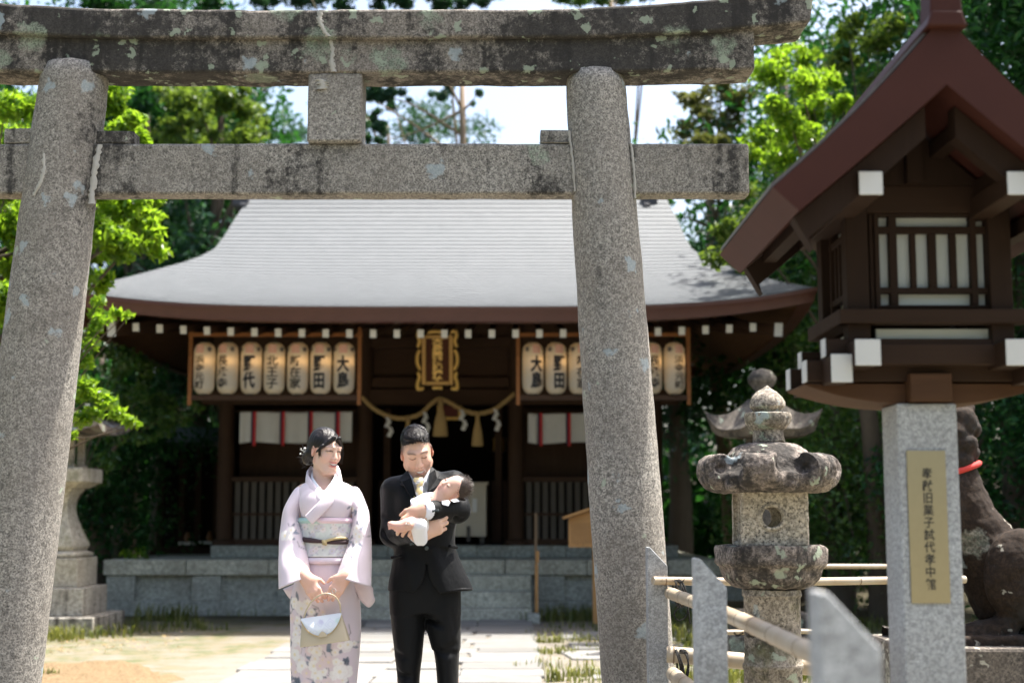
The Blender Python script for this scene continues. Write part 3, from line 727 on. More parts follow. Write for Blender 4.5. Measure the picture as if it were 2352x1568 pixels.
tie(c0, .05, .058, [[(.0, -.05, -.05), (-.03, -.055, -.085), (-.012, -.055, -.115), (.02, -.055, -.1), (.035, -.05, -.06)], [(.03, -.05, -.05), (.036, -.055, -.09), (.04, -.055, -.13)]], 'black cord knot with loose ends tying the upper bamboo poles by the pillar', 1)
c0 = P(1565, 1530, 6.36)
tie(c0, .05, .072, [[(-.03, -.05, -.03), (-.045, -.05, -.08), (-.04, -.05, -.1)]], 'black cord looped over the thick lower bamboo pole by the pillar', 2)
c0 = P(1722, 1437, 4.60)
tie(c0, .032, .033, [[(-.02, 0, -.02), (-.04, 0, -.03), (-.05, 0, -.02)]], 'black cord wound on the middle of the slanting bamboo pole', 3)

# ------------------------------------------------------------------ wooden lantern on its engraved granite post (near, out of focus)
M_WD = wood('dark oiled timber', (.027, .0155, .010), 'z'); M_WX = wood('dark oiled beam', (.036, .0205, .013), 'x'); M_WL = wood('brown timber board', (.075, .038, .020), 'x')
M_WHITE = plain('white painted beam end', (.60, .60, .58), .6, .04, 20, .05); M_PAPER = plain('white lantern pane', (.50, .53, .50), .5, .03, 8, .02)
M_COPPER = plain('reddish brown copper sheet', (.052, .018, .013), .55, .22, 5, .15, Specular_IOR_Level=.15); M_ROOFTOP = plain('dull roof sheet', (.13, .12, .11), .6, .35, 9, .3)
WX, WY = 1.190, 4.0
wl = thing('wooden_lantern', 'dark timber lantern with reddish gabled copper roof and white beam ends on the granite post', 'lantern', (WX, WY + .19, P(2130, 928, 4.05).z))
Z = lambda y, Y=WY: P(2145, y, Y).z
X0, X1, Y0, Y1 = WX - .236, WX + .236, WY, WY + .39
zb, ztop = Z(835), Z(395)
mb = MB()
for xx in (X0 + .032, X1 - .032):
    for yy in (Y0 + .032, Y1 - .032): mb = MB(); mb.cbox((xx, yy, (zb + ztop) / 2), (.064, .064, ztop - zb)); mb.build('corner_post', M_WD, wl, bevel=.003)
def frame_side(axis):
    """lattice window: frame, bars, rails and the pane behind them"""
    xs = [2019, 2042, 2060, 2091, 2104, 2133, 2151, 2182, 2197, 2228, 2243, 2267]; fx = lambda x: P(x, 600, WY + .03).x - WX
    if axis == 'x':
        T = lambda u, d, z: (WX + u, Y0 + d, z); 
    else:
        T = lambda u, d, z: (X0 + d, WY + .195 + u * .80, z)
    def bx(mb, u0, u1, d0, d1, z0, z1): a, b = Vector(T(u0, d0, z0)), Vector(T(u1, d1, z1)); mb.box([min(p, q) for p, q in zip(a, b)], [max(p, q) for p, q in zip(a, b)])
    fr = MB(); zz = [Z(493), Z(516), Z(532), Z(657), Z(671), Z(698)]
    bx(fr, fx(2008), fx(2019), .02, .05, Z(705), Z(486)); bx(fr, fx(2267), fx(2280), .02, .05, Z(705), Z(486))
    bx(fr, fx(2019), fx(2267), .0201, .05, Z(486.5), Z(493)); bx(fr, fx(2019), fx(2267), .0201, .05, Z(704.5), Z(698))
    bx(fr, fx(2042), fx(2060), .022, .048, Z(697.9), Z(493.1)); bx(fr, fx(2228), fx(2243), .022, .048, Z(697.9), Z(493.1))
    for a, b in ((2091, 2104), (2133, 2151), (2182, 2197)): bx(fr, fx(a), fx(b), .026, .046, Z(657), Z(532))
    bx(fr, fx(2019), fx(2267), .024, .044, Z(532), Z(516)); bx(fr, fx(2019), fx(2267), .024, .044, Z(671), Z(657))
    fr.build('lattice', M_WD, wl, bevel=.002)
    pn = MB(); bx(pn, fx(2012), fx(2274), .052, .058, Z(702), Z(489)); pn.build('pane', M_PAPER, wl)
    pb = MB(); bx(pb, fx(2008), fx(2280), .035, .05, Z(790), Z(752)); pb.build('lower_pane', M_PAPER, wl)
    wd = MB(); bx(wd, -.205, .205, .012, .06, Z(486.2), Z(425)); bx(wd, fx(1998), fx(2008), .03, .06, Z(706), Z(486)); bx(wd, fx(2280), fx(2290), .03, .06, Z(706), Z(486)); wd.build('head_board', M_WX, wl, bevel=.002)
    rl = MB(); bx(rl, -.265, .265, -.03, .03, Z(745), Z(712)); rl.build('rail', M_WX, wl, bevel=.003)
    lb = MB(); bx(lb, -.24, .24, -.01, .04, Z(838), Z(790)); lb.build('lower_beam', M_WX, wl, bevel=.003)
frame_side('x'); frame_side('y')
mb = MB(); mb.box((X0 + .07, Y1 - .03, zb), (X1 - .07, Y1 - .01, ztop)); mb.box((X1 - .03, Y0 + .07, zb), (X1 - .01, Y1 - .07, ztop)); mb.box((X0 + .06, Y0 + .06, zb), (X1 - .06, Y1 - .06, zb + .02)); mb.build('back_board', M_WD, wl)
# beams under the box, their ends painted white
def beam(a, b, w_, h_, ends, name='joist'):
    mb = MB(); mb.bar(a, b, w_, h_); o = mb.build(name, M_WX, wl, bevel=.003); a, b = Vector(a), Vector(b); d = (b - a).normalized()
    for e in ends:
        p = (a, b)[e]; q = p + d * (-.004 if e == 0 else .004); m2 = MB(); m2.bar(p if e else q, q if e else p, w_ + .003, h_ + .003); c_ = m2.build('white_end', M_WHITE, o, bevel=.002)
for xx in (.982, 1.398): beam((xx, 3.90, P(1998, 809, 3.9).z), (xx, 4.5, P(1998, 809, 3.9).z), .068, .070, (0,))
zz = P(1933, 846, 3.95).z
for xx in (WX - .272, WX + .272): beam((xx, 3.94, zz), (xx, 4.48, zz), .056, .076, (0,))
for yy in (4.08, 4.32): beam((WX - .345, yy, zz + .004), (WX + .345, yy, zz + .004), .055, .06, (0, 1))
for yy in (4.03, 4.36): beam((WX - .30, yy, zz + .066), (WX + .30, yy, zz + .066), .05, .05, (0, 1))
mb = MB()
def boat(y0, y1, hw, zt_, zc, ze, axis='x'):
    pts = []; n_ = 16
    for i in range(n_ + 1):
        u = i / n_ * 2 - 1; z = ze + (zc - ze) * (1 - abs(u) ** 2.4); pts.append((WX + u * hw, y0, z))
    pts += [(WX + hw, y0, zt_), (WX - hw, y0, zt_)]; mb.prism(pts, (0, y1 - y0, 0))
zt_ = zz - .031
boat(4.07, 4.33, .35, zt_, P(2100, 930, 4.1).z, P(1832, 886, 4.1).z)
mb.build('bracket', M_WL, wl, bevel=.004)
mb = MB(); mb.cbox((WX, 4.07, (zz + P(2100, 930, 4.1).z) / 2), (.12, .10, .08)); mb.build('cap_block', M_WL, wl, bevel=.004)
# roof
YF, YB = 3.65, 4.62
RC_ = 1.150; ap = P(2205, 34, YF); et = P(1775, 430, YF); eb = P(1835, 484, YF); ia = P(2205, 194, YF)
ap.x = ia.x = RC_
def slope(a, b, sag, n_=10): return [a.lerp(b, i / n_) - Vector((0, 0, sag * math.sin(math.pi * i / n_))) for i in range(n_ + 1)]
top_ = slope(ap, et, .020); bot_ = slope(eb, ia, .004)
def mir(p): return Vector((2 * RC_ - p.x, p.y, p.z))
poly = [mir(p) for p in reversed(top_)][:-1] + top_ + bot_ + [mir(p) for p in reversed(bot_)][1:]
mb = MB(); mb.prism(poly, (0, YB - YF, 0)); mb.build('roof', M_COPPER, wl, angle=30)
lay = MB(); t2 = [p + Vector((0, .03, .004)) for p in top_]; t3 = [p + Vector((0, .03, .016)) for p in top_]
for M_ in (lambda p: p, mir):
    pp = [M_(p) for p in t2] + [M_(p) for p in reversed(t3)]
    lay.prism(pp, (0, YB - YF - .06, 0))
lay.build('roof_sheet', M_ROOFTOP, wl, angle=30)
dn = Vector((0, .07, -.004)); u1 = [p + dn for p in reversed(bot_)]; u2 = [p + dn - Vector((0, 0, .085)) for p in bot_]; u2[0] = u2[0] + Vector((.05, 0, .0)); u2 = u2
mb = MB()
for M_ in (lambda p: p, mir):
    for dy in (0, YB - YF - .2): mb = MB(); mb.prism([M_(p + Vector((0, dy, 0))) for p in u1[1:]] + [M_(p + Vector((0, dy, 0))) for p in u2[:-1]], (0, .06, 0)); mb.build('bargeboard', M_WD, wl, angle=30)
mb = MB()
for s_ in (-1, 1):
    for q in (.18, .5, .82):
        p = bot_[0].lerp(bot_[-1], q); mb.box((RC_ - s_ * (RC_ - p.x) - .02, YF + .14, p.z - .05), (RC_ - s_ * (RC_ - p.x) + .02, YB - .14, p.z - .008))
mb.build('purlin', M_WD, wl)
zp = P(2017, 421, 3.70).z
for s_ in (-1, 1): beam((1.150 + s_ * .197, 3.70, zp), (1.150 + s_ * .197, 4.5, zp), .060, .060, (0,), 'eave_beam')
mb = MB(); mb.prism([(RC_ - .2, 4.0, Z(425)), (RC_ + .2, 4.0, Z(425)), (RC_ + .02, 4.0, ia.z - .03), (RC_ - .02, 4.0, ia.z - .03)], (0, .03, 0)); mb.box((RC_ - .022, 3.97, Z(425)), (RC_ + .022, 3.999, ia.z - .05)); mb.build('gable_board', M_WD, wl)
mb = MB(); mb.prism([(RC_ - .045, 0, ap.z - .03), (RC_ + .045, 0, ap.z - .03), (RC_ + .036, 0, ap.z + .13), (RC_ - .036, 0, ap.z + .13)], (0, .10, 0))
mb.v = [(x, y + YF - .02, z) for x, y, z in mb.v]
mb.prism([(RC_ - .055, YF - .025, ap.z - .04), (RC_ + .055, YF - .025, ap.z - .04), (RC_ + .040, YF - .025, ap.z + .004), (RC_ - .040, YF - .025, ap.z + .004)], (0, 1.0, 0)); mb.build('ridge_cap', M_COPPER, wl, bevel=.006)
# post and brass plate
PYF = 4.05; xa, xb = P(2062, 1000, PYF).x, P(2200, 1000, PYF).x; zpt = P(2130, 926, PYF).z
gp = thing('granite_post', 'square pale granite post with an engraved brass plate, carrying the wooden lantern', 'granite post', ((xa + xb) / 2, PYF + .085, 0))
mb = MB(); mb.box((xa, PYF, -.02), (xb, PYF + .171, zpt)); mb.build('shaft', M_POST, gp, bevel=.006)
M_BRASS = plain('brushed brass', (.40, .34, .22), .32, .06, 60, .04, Metallic=.85)
zA, zB = P(2127, 1034, PYF).z, P(2127, 1384, PYF).z; xA, xB = P(2083, 1100, PYF).x, P(2172, 1100, PYF).x
mb = MB(); mb.box((xA, PYF - .006, zB), (xB, PYF + .001, zA)); br = mb.build('plate', M_BRASS, gp, bevel=.001)
M_INK = plain('engraved black', (.03, .028, .025), .8, .1)
V, Fc = text_mesh('奉\n献\n旧\n業\n子\n試\n代\n孝\n中\n館', .031, .0005, 1.03)
hgt = V[:, 1].max() - V[:, 1].min(); V[:, 1] *= (zA - zB) * .80 / hgt; V[:, 1] -= (V[:, 1].max() + V[:, 1].min()) / 2
mesh_obj('writing', np.stack([V[:, 0] + (xA + xB) / 2 + .001, np.full(len(V), PYF - .0072), V[:, 1] + (zA + zB) / 2 - .006], 1), Fc, M_INK, br, False)

# ------------------------------------------------------------------ stone guardian dog on its pedestal
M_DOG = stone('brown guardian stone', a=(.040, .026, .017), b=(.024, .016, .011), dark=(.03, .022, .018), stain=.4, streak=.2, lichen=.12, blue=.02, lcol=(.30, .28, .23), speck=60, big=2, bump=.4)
M_PED = stone('black stained pedestal', a=(.22, .19, .16), b=(.13, .115, .1), stain=.6, streak=.4, lichen=.45, lcol=(.42, .40, .33), speck=60)
KY = 8.0
def K_(x, y, d=0): return P(x, y, KY + d)
dog = thing('guardian_dog_statue', 'brown lichened stone guardian dog with a red collar sitting behind the engraved granite post', 'statue', (K_(2290, 1468).x, KY, K_(2290, 1468).z))
S = SDF((K_(2060, 1468).x, KY - .42, K_(2200, 1468).z - .02), (K_(2520, 1468).x, KY + .42, K_(2200, 915).z), .011)
S.cone(K_(2185, 1150), K_(2325, 1360), .165, .235, .05); S.cone(K_(2185, 1150), K_(2178, 1045), .165, .135, .08)
S.ell(K_(2166, 1005), (.165, .15, .155), .05); S.cone(K_(2140, 1020), K_(2092, 1035), .105, .085, .05); S.ell(K_(2130, 975), (.08, .11, .05), .04)
for sg in (-1, 1):
    S.ell(K_(2212, 968, sg * .10), (.085, .045, .075), .02, Matrix.Rotation(R(25), 3, 'Y')); S.cone(K_(2165, 1160, sg * .12), K_(2150, 1450, sg * .13), .085, .062, .04); S.ell(K_(2138, 1455, sg * .13), (.11, .075, .05), .03)
    S.ell(K_(2350, 1325, sg * .22), (.21, .13, .26), .012); S.cone(K_(2310, 1440, sg * .2), K_(2225, 1455, sg * .2), .07, .06, .03)
    for (x, y) in ((2215, 1020), (2205, 1058), (2190, 990)): S.ell(K_(x, y, sg * .10), (.075, .07, .06), .018)
for (x, y) in ((2222, 1042), (2228, 985), (2210, 940), (2175, 935)): S.ell(K_(x, y), (.06, .10, .055), .02)
S.ell(K_(2400, 1400), (.16, .3, .2), .06); S.cone(K_(2425, 1350), K_(2440, 1180), .10, .06, .05); S.box(K_(2280, 1470), (.6, .34, .05), .01, None, .02)
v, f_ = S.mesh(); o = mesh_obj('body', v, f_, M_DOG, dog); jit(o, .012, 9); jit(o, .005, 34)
M_RED = plain('red cloth collar', (.55, .045, .035), .8, .2, 40, .3)
mb = MB(); c_ = K_(2187, 1082); ax = (K_(2178, 1045) - K_(2185, 1150)).normalized(); ax = Vector((-.32, 0, 1)).normalized(); e1 = Vector((0, 1, 0)); e2 = ax.cross(e1)
pts = [c_ + (e1 * math.cos(a) + e2 * math.sin(a)) * .152 for a in np.linspace(0, 2 * math.pi, 41)]; mb.tube(pts, .017, 8); mb.build('collar', M_RED, dog, True)
pd = thing('pedestal', 'blotched dark stone pedestal under the guardian dog', 'pedestal', (K_(2290, 1500).x, KY, 0))
zt = K_(2290, 1470).z - .10; x0, x1 = K_(2012, 1500).x, K_(2480, 1500).x
mb = MB(); mb.box((x0 + .08, KY - .45, zt - .19), (x1, KY + .45, zt + .10)); o = mb.build('upper_block', M_PED, pd, bevel=.02)
mb = MB(); mb.box((x0 + .13, KY - .42, .15), (x1 - .05, KY + .42, zt - .195)); mb.build('middle_block', M_PED, pd, bevel=.02)
mb = MB(); mb.box((x0 - .03, KY - .55, -.02), (x1 + .1, KY + .55, .15)); mb.build('base_block', M_PED, pd, bevel=.02)
# ------------------------------------------------------------------ worship hall, its stone platform and everything hung on it
M_PLAT = stone('grey green platform stone', a=(.42, .435, .385), b=(.36, .375, .335), dark=(.23, .235, .21), speck=45, stain=-.02, streak=.12, lichen=0, blue=0, bump=.1, stain_col=(.14, .14, .11))
M_CAPS = stone('yellowish step stone', a=(.55, .545, .45), b=(.47, .465, .385), dark=(.31, .305, .25), speck=45, stain=0, streak=.16, lichen=0, blue=0, bump=.1, stain_col=(.18, .17, .12))
pf = thing('stone_platform', 'low panelled granite platform with four broad steps carrying the worship hall', 'platform', (AX, 19.1, 0))
YPf = 19.1; zp0, zp1 = P(400, 1320, YPf).z, P(400, 1285, YPf).z; PL, PR = P(245, 1300, YPf).x, AX + 3.75
mb = MB(); x = PL - .03; rr = random.Random(2); xs = [PL - .04]
while xs[-1] < PR - 1.2: xs.append(xs[-1] + 1.06 + rr.uniform(-.04, .04))
xs.append(PR + .04)
for a, b in zip(xs, xs[1:]): mb.box((a + .004, YPf - .03, zp0), (b - .004, YPf + .6, zp1))
mb.box((PL, YPf + .6, zp0), (PR, 25.2, zp1 - .004)); mb.build('top_slab', M_CAPS, pf, bevel=.012)
mb = MB(); mb.box((PL + .02, YPf + .07, .0), (PR - .02, 25, zp0 - .003)); mb.build('panel', M_PLAT, pf)
mb = MB(); mb.box((PL, YPf - .02, -.05), (PR, YPf + .07, .19)); mb.build('foot_course', M_PLAT, pf, bevel=.01)
mb = MB(); x = PL
sx0 = [PL + .19]; 
while sx0[-1] < PR: sx0.append(sx0[-1] + 1.14)
for c_ in sx0: mb = MB(); mb.box((c_ - .19, YPf, .193), (min(c_ + .19, PR), YPf + .068, zp0 - .003)); mb.build('stile', M_PLAT, pf, bevel=.006)
SL, SR = AX - 1.2, AX + 1.2; zs = [.155, .345, .535]
for i, z in enumerate(zs):
    mb = MB(); y0 = YPf - .04 - .36 * (3 - i); cuts = [SL] + sorted(AX + rr.uniform(-.8, .8) for _ in range(2)) + [SR]
    for a, b in zip(cuts, cuts[1:]): mb.box((a + .003, y0, -.03 if i == 0 else zs[i - 1] - .01), (b - .003, YPf - .032, z))
    mb.build('step', M_CAPS, pf, bevel=.012)
UPL, UPR = P(483, 1260, 20.2).x, 2 * AX - P(483, 1260, 20.2).x; zpl = .89
mb = MB(); a = UPL
while a < UPR: b = min(a + 1.25, UPR); mb.box((a + .003, 20.2, zp1 - .002), (b - .003, 24.6, zpl)); a = b
mb.build('upper_plinth', M_PLAT, pf, bevel=.01)

M_HALL = wood('aged dark brown timber', (.054, .031, .020), 'z'); M_HALLX = wood('aged dark brown beam', (.058, .033, .021), 'x'); M_SOFF = wood('under eave boards', (.12, .062, .032), 'y')
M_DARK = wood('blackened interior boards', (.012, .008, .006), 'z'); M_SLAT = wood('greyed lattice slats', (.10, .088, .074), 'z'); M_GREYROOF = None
t = NT('weathered silver copper roofing'); v = t.vec(); n1 = t.noise(v, 3, 5, .7); n2 = t.noise(t.vec((.6, 2, 2)), 9, 5, .7)
c = t.mix(n1, (.112, .122, .128), (.152, .162, .168)); c = t.mix(t.ramp(n2, [(.36, .5), (.6, 0)]), c, (.098, .105, .11))
bk = t.n('TexBrick'); t.l(t.vec((1, 1, 1)), bk.inputs[0]); bk.inputs['Scale'].default_value = 1; bk.offset = .5
M_ROOF = t.fin(c, .6, t.bump(n2, .10, .01), Specular_IOR_Level=.25)
M_FASC = plain('red brown eave board', (.080, .029, .021), .55, .25, 4, .1)
RX, RYr, RYe = -.80, 20.7, 16.45
hall = thing('worship_hall', 'dark timber shrine worship hall under a sweeping silver grey roof with upturned eaves', 'shrine hall', (AX, 20.6, zpl))
ze, zr = P(1000, 706, RYe).z, P(1000, 452, RYr).z
ol = np.array([(452, 560), (462, 557), (500, 530), (520, 518), (545, 503), (570, 484), (590, 455), (605, 412), (615, 375), (628, 328), (640, 285), (650, 245), (658, 205), (664, 160), (668, 130)], float)
def y_img(z, Y):
    q = (z - CAM_H) / Y; b = (q * CT - ST) / (CT + q * ST); return 784 - b * F
def lvl(s):
    Yf = RYe + (RYr - .12 - RYe) * s; z = ze + (zr - ze) * (.50 * s + .50 * s * s) - .0
    lift = .235 * max(0, 1 - s * 1.15) ** 2.2
    yi = y_img(z + lift, Yf); xo = np.interp(yi, ol[:, 0], ol[:, 1]); wd = RX - (xo - 1176) / F * Yf * 1.0
    return Yf, z, lift, min(wd + .21 * max(0, 1 - s * 3.5), 4.42)
NC = 36; nF, nS = 64, 28
ws = [lvl(i / NC) for i in range(NC + 1)]
def loop(Yf, z, lift, hw, dz=0.0, grow=0.0, pw=4.2):
    dep = RYr - Yf + grow; hw = hw + grow; L = []; hl = hw + .24 * (lift / .235) ** 2
    for k in range(nF):
        u = k / nF * 2 - 1; L.append((RX + u * (hw if u > 0 else hl), RYr - dep - .05 * abs(u) ** 4 * (lift > .02), z + dz + lift * abs(u) ** pw))
    for k in range(nS):
        u = k / nS * 2 - 1; L.append((RX + hw, RYr + u * dep, z + dz + lift * abs(u) ** pw))
    for k in range(nF):
        u = 1 - k / nF * 2; L.append((RX + u * (hw if u > 0 else hl), RYr + dep, z + dz + lift * abs(u) ** pw))
    for k in range(nS):
        u = 1 - k / nS * 2; L.append((RX - hl, RYr + u * dep, z + dz + lift * abs(u) ** pw))
    return L
V = []; K = 2 * (nF + nS); nl = 0
for i in range(NC):
    a, b = ws[i], ws[i + 1]
    V += loop(*a, dz=.008, grow=.005); V += loop(*b, dz=.0, grow=.0); nl += 2
    # each course laps over the one below
V += loop(*ws[NC], dz=.02); nl += 1
F_ = grid_faces(K, nl) + [tuple((nl - 1) * K + k for k in range(K))]
o = mesh_obj('roof', V, F_, M_ROOF, hall, True, angle=24)
fas = loop(*ws[0], dz=.012, grow=.004) + loop(*ws[0], dz=-.03, grow=.0) + loop(*ws[0], dz=-.055, grow=-.025) + loop(*ws[0], dz=-.158, grow=-.05) + loop(*ws[0], dz=-.163, grow=-.20)
mesh_obj('eave_board', fas, grid_faces(K, 5), M_FASC, hall, True, angle=40)
sof = loop(*ws[0], dz=-.16, grow=-.12)
inn = [(AX + (x - RX) / 4.4 * 3.3, 20.6 + (y - RYe) / (2 * (RYr - RYe)) * 4.0 if True else y, 4.45) for (x, y, z) in loop(*ws[0])]
inn = [(x, max(20.55, min(24.5, y)), 4.40) for (x, y, z) in inn]
mesh_obj('soffit', sof + inn, grid_faces(K, 2), M_SOFF, hall, True)
mb = MB(); mb.box((RX - ws[NC][3] - .05, RYr - .17, zr - .05), (RX + ws[NC][3] + .05, RYr + .17, zr + .30)); mb.build('ridge', M_FASC, hall, bevel=.02)
M_TILE = plain('dark ridge end tile', (.045, .045, .05), .5)
for s_ in (-1, 1):
    mb = MB(); cx_ = P(555 if s_ < 0 else 1490, 470, 20.45); mb.cbox((cx_.x, 20.52, cx_.z + .03), (.24, .40, .16)); mb.cbox((cx_.x - s_ * .05, 20.40, cx_.z - .05), (.12, .3, .08)); mb.build('ridge_end_tile', M_TILE, hall, bevel=.03)
# rafters with white painted ends
YRf = 16.86
for i in range(28):
    xr = (250 - 1176) / F * YRf + i * .2837; u = abs((xr - RX) / 4.2); zr_ = P(1000, 766, YRf).z + .115 * u ** 3
    mb = MB(); mb.bar((xr, YRf, zr_), (xr, 20.6, zr_ + .72), .062, .085); o = mb.build('rafter', M_HALLX, hall, smooth=False)
    mb = MB(); mb.bar((xr, YRf - .012, zr_ - .003), (xr, YRf + .002, zr_), .074, .097); mb.build('white_end', M_WHITE, o)
for s_ in (-1, 1):
    a = Vector((RX + s_ * 3.98, 16.84, P(1833, 757, 16.84).z)); b = Vector((AX + s_ * 3.1, 20.6, a.z + .6)); mb = MB(); mb.bar(a, b, .09, .15); o = mb.build('hip_rafter', M_HALLX, hall)
    mb = MB(); d = (b - a).normalized(); mb.bar(a - d * .012, a + d * .002, .10, .16); mb.build('white_end', M_WHITE, o)
hx = lambda x, Y=20.5: P(x, 1000, Y).x
hz = lambda y, Y=20.5: P(1000, y, Y).z
CXS = [hx(520), hx(838), hx(1185), hx(1503)]
for c_ in CXS:
    mb = MB(); mb.lathe([(.115, zpl + .08), (.115, 4.2)], (c_, 20.5, 0), 20); mb.lathe([(.17, zpl), (.17, zpl + .06), (.13, zpl + .085)], (c_, 20.5, 0), 20); mb.build('column', M_HALL, hall, True, angle=40)
for c_ in (CXS[0], CXS[3]):
    mb = MB(); mb.lathe([(.115, zpl + .03), (.115, 4.2)], (c_, 24.3, 0), 16); mb.build('column', M_HALL, hall, True)
mb = MB()
mb.box((CXS[0] - .35, 20.41, hz(930)), (CXS[3] + .35, 20.59, hz(895))); mb.box((CXS[0] - .2, 20.43, hz(800)), (CXS[3] + .2, 20.57, hz(775))); mb.box((CXS[1] + .1, 20.40, hz(890)), (CXS[2] - .1, 20.6, hz(868)))
mb.build('tie_beam', M_HALLX, hall, bevel=.008)
mb = MB(); mb.box((CXS[0], 20.52, hz(896)), (CXS[3], 20.56, hz(798))); mb.box((CXS[0], 20.50, hz(776)), (CXS[3], 20.54, 4.5)); mb.build('frieze_board', M_HALLX, hall)
for (a, b) in ((CXS[0], CXS[1]), (CXS[2], CXS[3])):
    zt, z0 = hz(1100), zpl
    mb = MB(); n_ = 15
    for i in range(n_):
        xc = a + .13 + (b - a - .26) * (i + .5) / n_; mb.box((xc - .036, 20.47, z0 + .08), (xc + .036, 20.50, zt - .03))
    mb.build('lattice', M_SLAT, hall)
    mb = MB(); mb.box((a + .1, 20.44, zt - .04), (b - .1, 20.53, zt + .03)); mb.box((a + .1, 20.44, z0 + .0), (b - .1, 20.53, z0 + .09)); mb.box((a + .1, 20.46, z0 + .42), (b - .1, 20.468, z0 + .46)); mb.build('lattice_rail', M_HALLX, hall)
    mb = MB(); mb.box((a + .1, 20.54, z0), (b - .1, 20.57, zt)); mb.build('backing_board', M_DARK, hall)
    mb = MB(); mb.box((a + .1, 21.0, zt), (b - .1, 21.03, hz(930))); mb.build('inner_board', M_HALL, hall)
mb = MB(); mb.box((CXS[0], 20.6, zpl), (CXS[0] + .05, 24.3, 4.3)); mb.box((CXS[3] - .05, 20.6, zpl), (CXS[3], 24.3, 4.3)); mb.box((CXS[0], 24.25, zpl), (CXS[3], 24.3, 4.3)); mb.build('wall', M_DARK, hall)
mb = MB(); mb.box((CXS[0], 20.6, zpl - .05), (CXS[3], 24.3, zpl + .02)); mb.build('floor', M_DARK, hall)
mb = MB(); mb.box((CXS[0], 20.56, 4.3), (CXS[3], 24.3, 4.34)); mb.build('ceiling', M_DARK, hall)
for q in (.12, .88):
    xx = CXS[1] + (CXS[2] - CXS[1]) * q; mb = MB(); mb.box((xx - .05, 21.2, zpl), (xx + .05, 21.3, hz(930))); mb.build('door_post', M_HALLX, hall)
for s_ in (0, 1):
    a_, b_ = (CXS[1] + .12, CXS[1] + .55) if s_ == 0 else (CXS[2] - .55, CXS[2] - .12)
    mb = MB()
    for i in range(5): xc = a_ + (b_ - a_) * (i + .5) / 5; mb.box((xc - .03, 21.32, zpl), (xc + .03, 21.35, hz(1100)))
    mb.build('inner_lattice', M_HALL, hall)

# ---- lantern racks and paper lanterns
M_RACK = wood('orange brown rack timber', (.25, .105, .040), 'x'); YL = 17.35
t = NT('lantern paper'); v = t.vec(); n = t.noise(v, 30, 3); c = t.mix(n, (.62, .58, .48), (.70, .66, .56))
t.fin(c, .6); tr = t.n('BsdfTranslucent'); t.l(c, tr.inputs[0]); mx = t.n('MixShader'); mx.inputs[0].default_value = .45
t.l(t.b.outputs[0], mx.inputs[1]); t.l(tr.outputs[0], mx.inputs[2]); t.l(mx.outputs[0], t.out.inputs[0]); M_LPAPER = t.m
t = NT('lantern bulb'); t.b.inputs['Emission Color'].default_value = (1, .55, .2, 1); t.b.inputs['Emission Strength'].default_value = 3.5; M_BULB = t.m
M_BLACK = plain('black lacquer', (.012, .011, .011), .4, .1); M_INKB = plain('black brush ink', (.012, .012, .014), .7, .1); M_CREST = plain('faded pink crest', (.66, .36, .27), .7, .1); M_MON = plain('grey crest', (.12, .10, .09), .7)
def lzL(y): return P(1000, y, YL).z
lt, lb_ = lzL(787), lzL(905); LH, LR = lt - lb_, 24.5 * PXM(YL)
prof = []; nz = 44
for i in range(nz + 1):
    q = i / nz * 2 - 1; r = LR * (1 - abs(q) ** 7) ** (1 / 2.6) if abs(q) < 1 else 0
    prof.append((max(r, LR * .45) * (1 + .008 * math.sin(i * math.pi)), q * LH / 2 * (1)))
prof = [(r * (1 - .012 * (i % 2)), z) for i, (r, z) in enumerate(prof)]
def bend(V, off, base=LR):
    a = V[:, 0] / base; r = base + off; return np.stack([r * np.sin(a), -r * np.cos(a), V[:, 1]], 1)
proto = thing('paper_lantern', 'x', 'paper lantern', (0, 0, 0), 'paper lanterns of the hall')
mb = MB(); mb.lathe(prof, (0, 0, 0), 40, cap=False); mb.build('paper_body', M_LPAPER, proto, True)
for s_ in (-1, 1):
    mb = MB(); mb.lathe([(LR * .46, s_ * LH / 2 - .012), (LR * .48, s_ * LH / 2), (LR * .46, s_ * LH / 2 + .014)], (0, 0, 0), 24); mb.build('rim', M_BLACK, proto, True, angle=40)
mb = MB(); mb.tube([(0, 0, LH / 2), (0, 0, LH / 2 + .09)], .006, 6); mb.tube([(0, 0, -LH / 2), (0, 0, -LH / 2 - .05)], .007, 6); mb.build('hook', M_BLACK, proto)
mb = MB(); mb.lathe([(.0, .04), (.025, .025), (.032, 0), (.025, -.025), (0, -.04)], (.035, -.05, .08), 12); mb.build('bulb', M_BULB, proto, True)
def patch(w_, h_, n_=8): 
    return np.array([((i / n_ - .5) * w_, (j / n_ - .5) * h_, 0) for j in range(n_ + 1) for i in range(n_ + 1)]), [((j*(n_+1)+i), (j*(n_+1)+i+1), ((j+1)*(n_+1)+i+1), ((j+1)*(n_+1)+i)) for j in range(n_) for i in range(n_)]
V, Fc = patch(.10, .10); V[:, 1] += LH * .36; keep = V.copy()
crest_v = bend(V, .004); mesh_obj('crest', crest_v, Fc, M_CREST, proto, True)
for s_ in (-1, 1):
    ring = []; 
    for i in range(24):
        a = 2 * math.pi * i / 24; rr_ = .030 * (1 + .18 * math.cos(a * 5)); ring.append((s_ * .120 + rr_ * math.cos(a), LH * .355 + rr_ * math.sin(a), 0))
    ring.append((s_ * .120, LH * .355, 0)); mesh_obj('crest', bend(np.array(ring), .005), [(i, (i + 1) % 24, 24) for i in range(24)], M_MON, proto, True)
TXT = {}
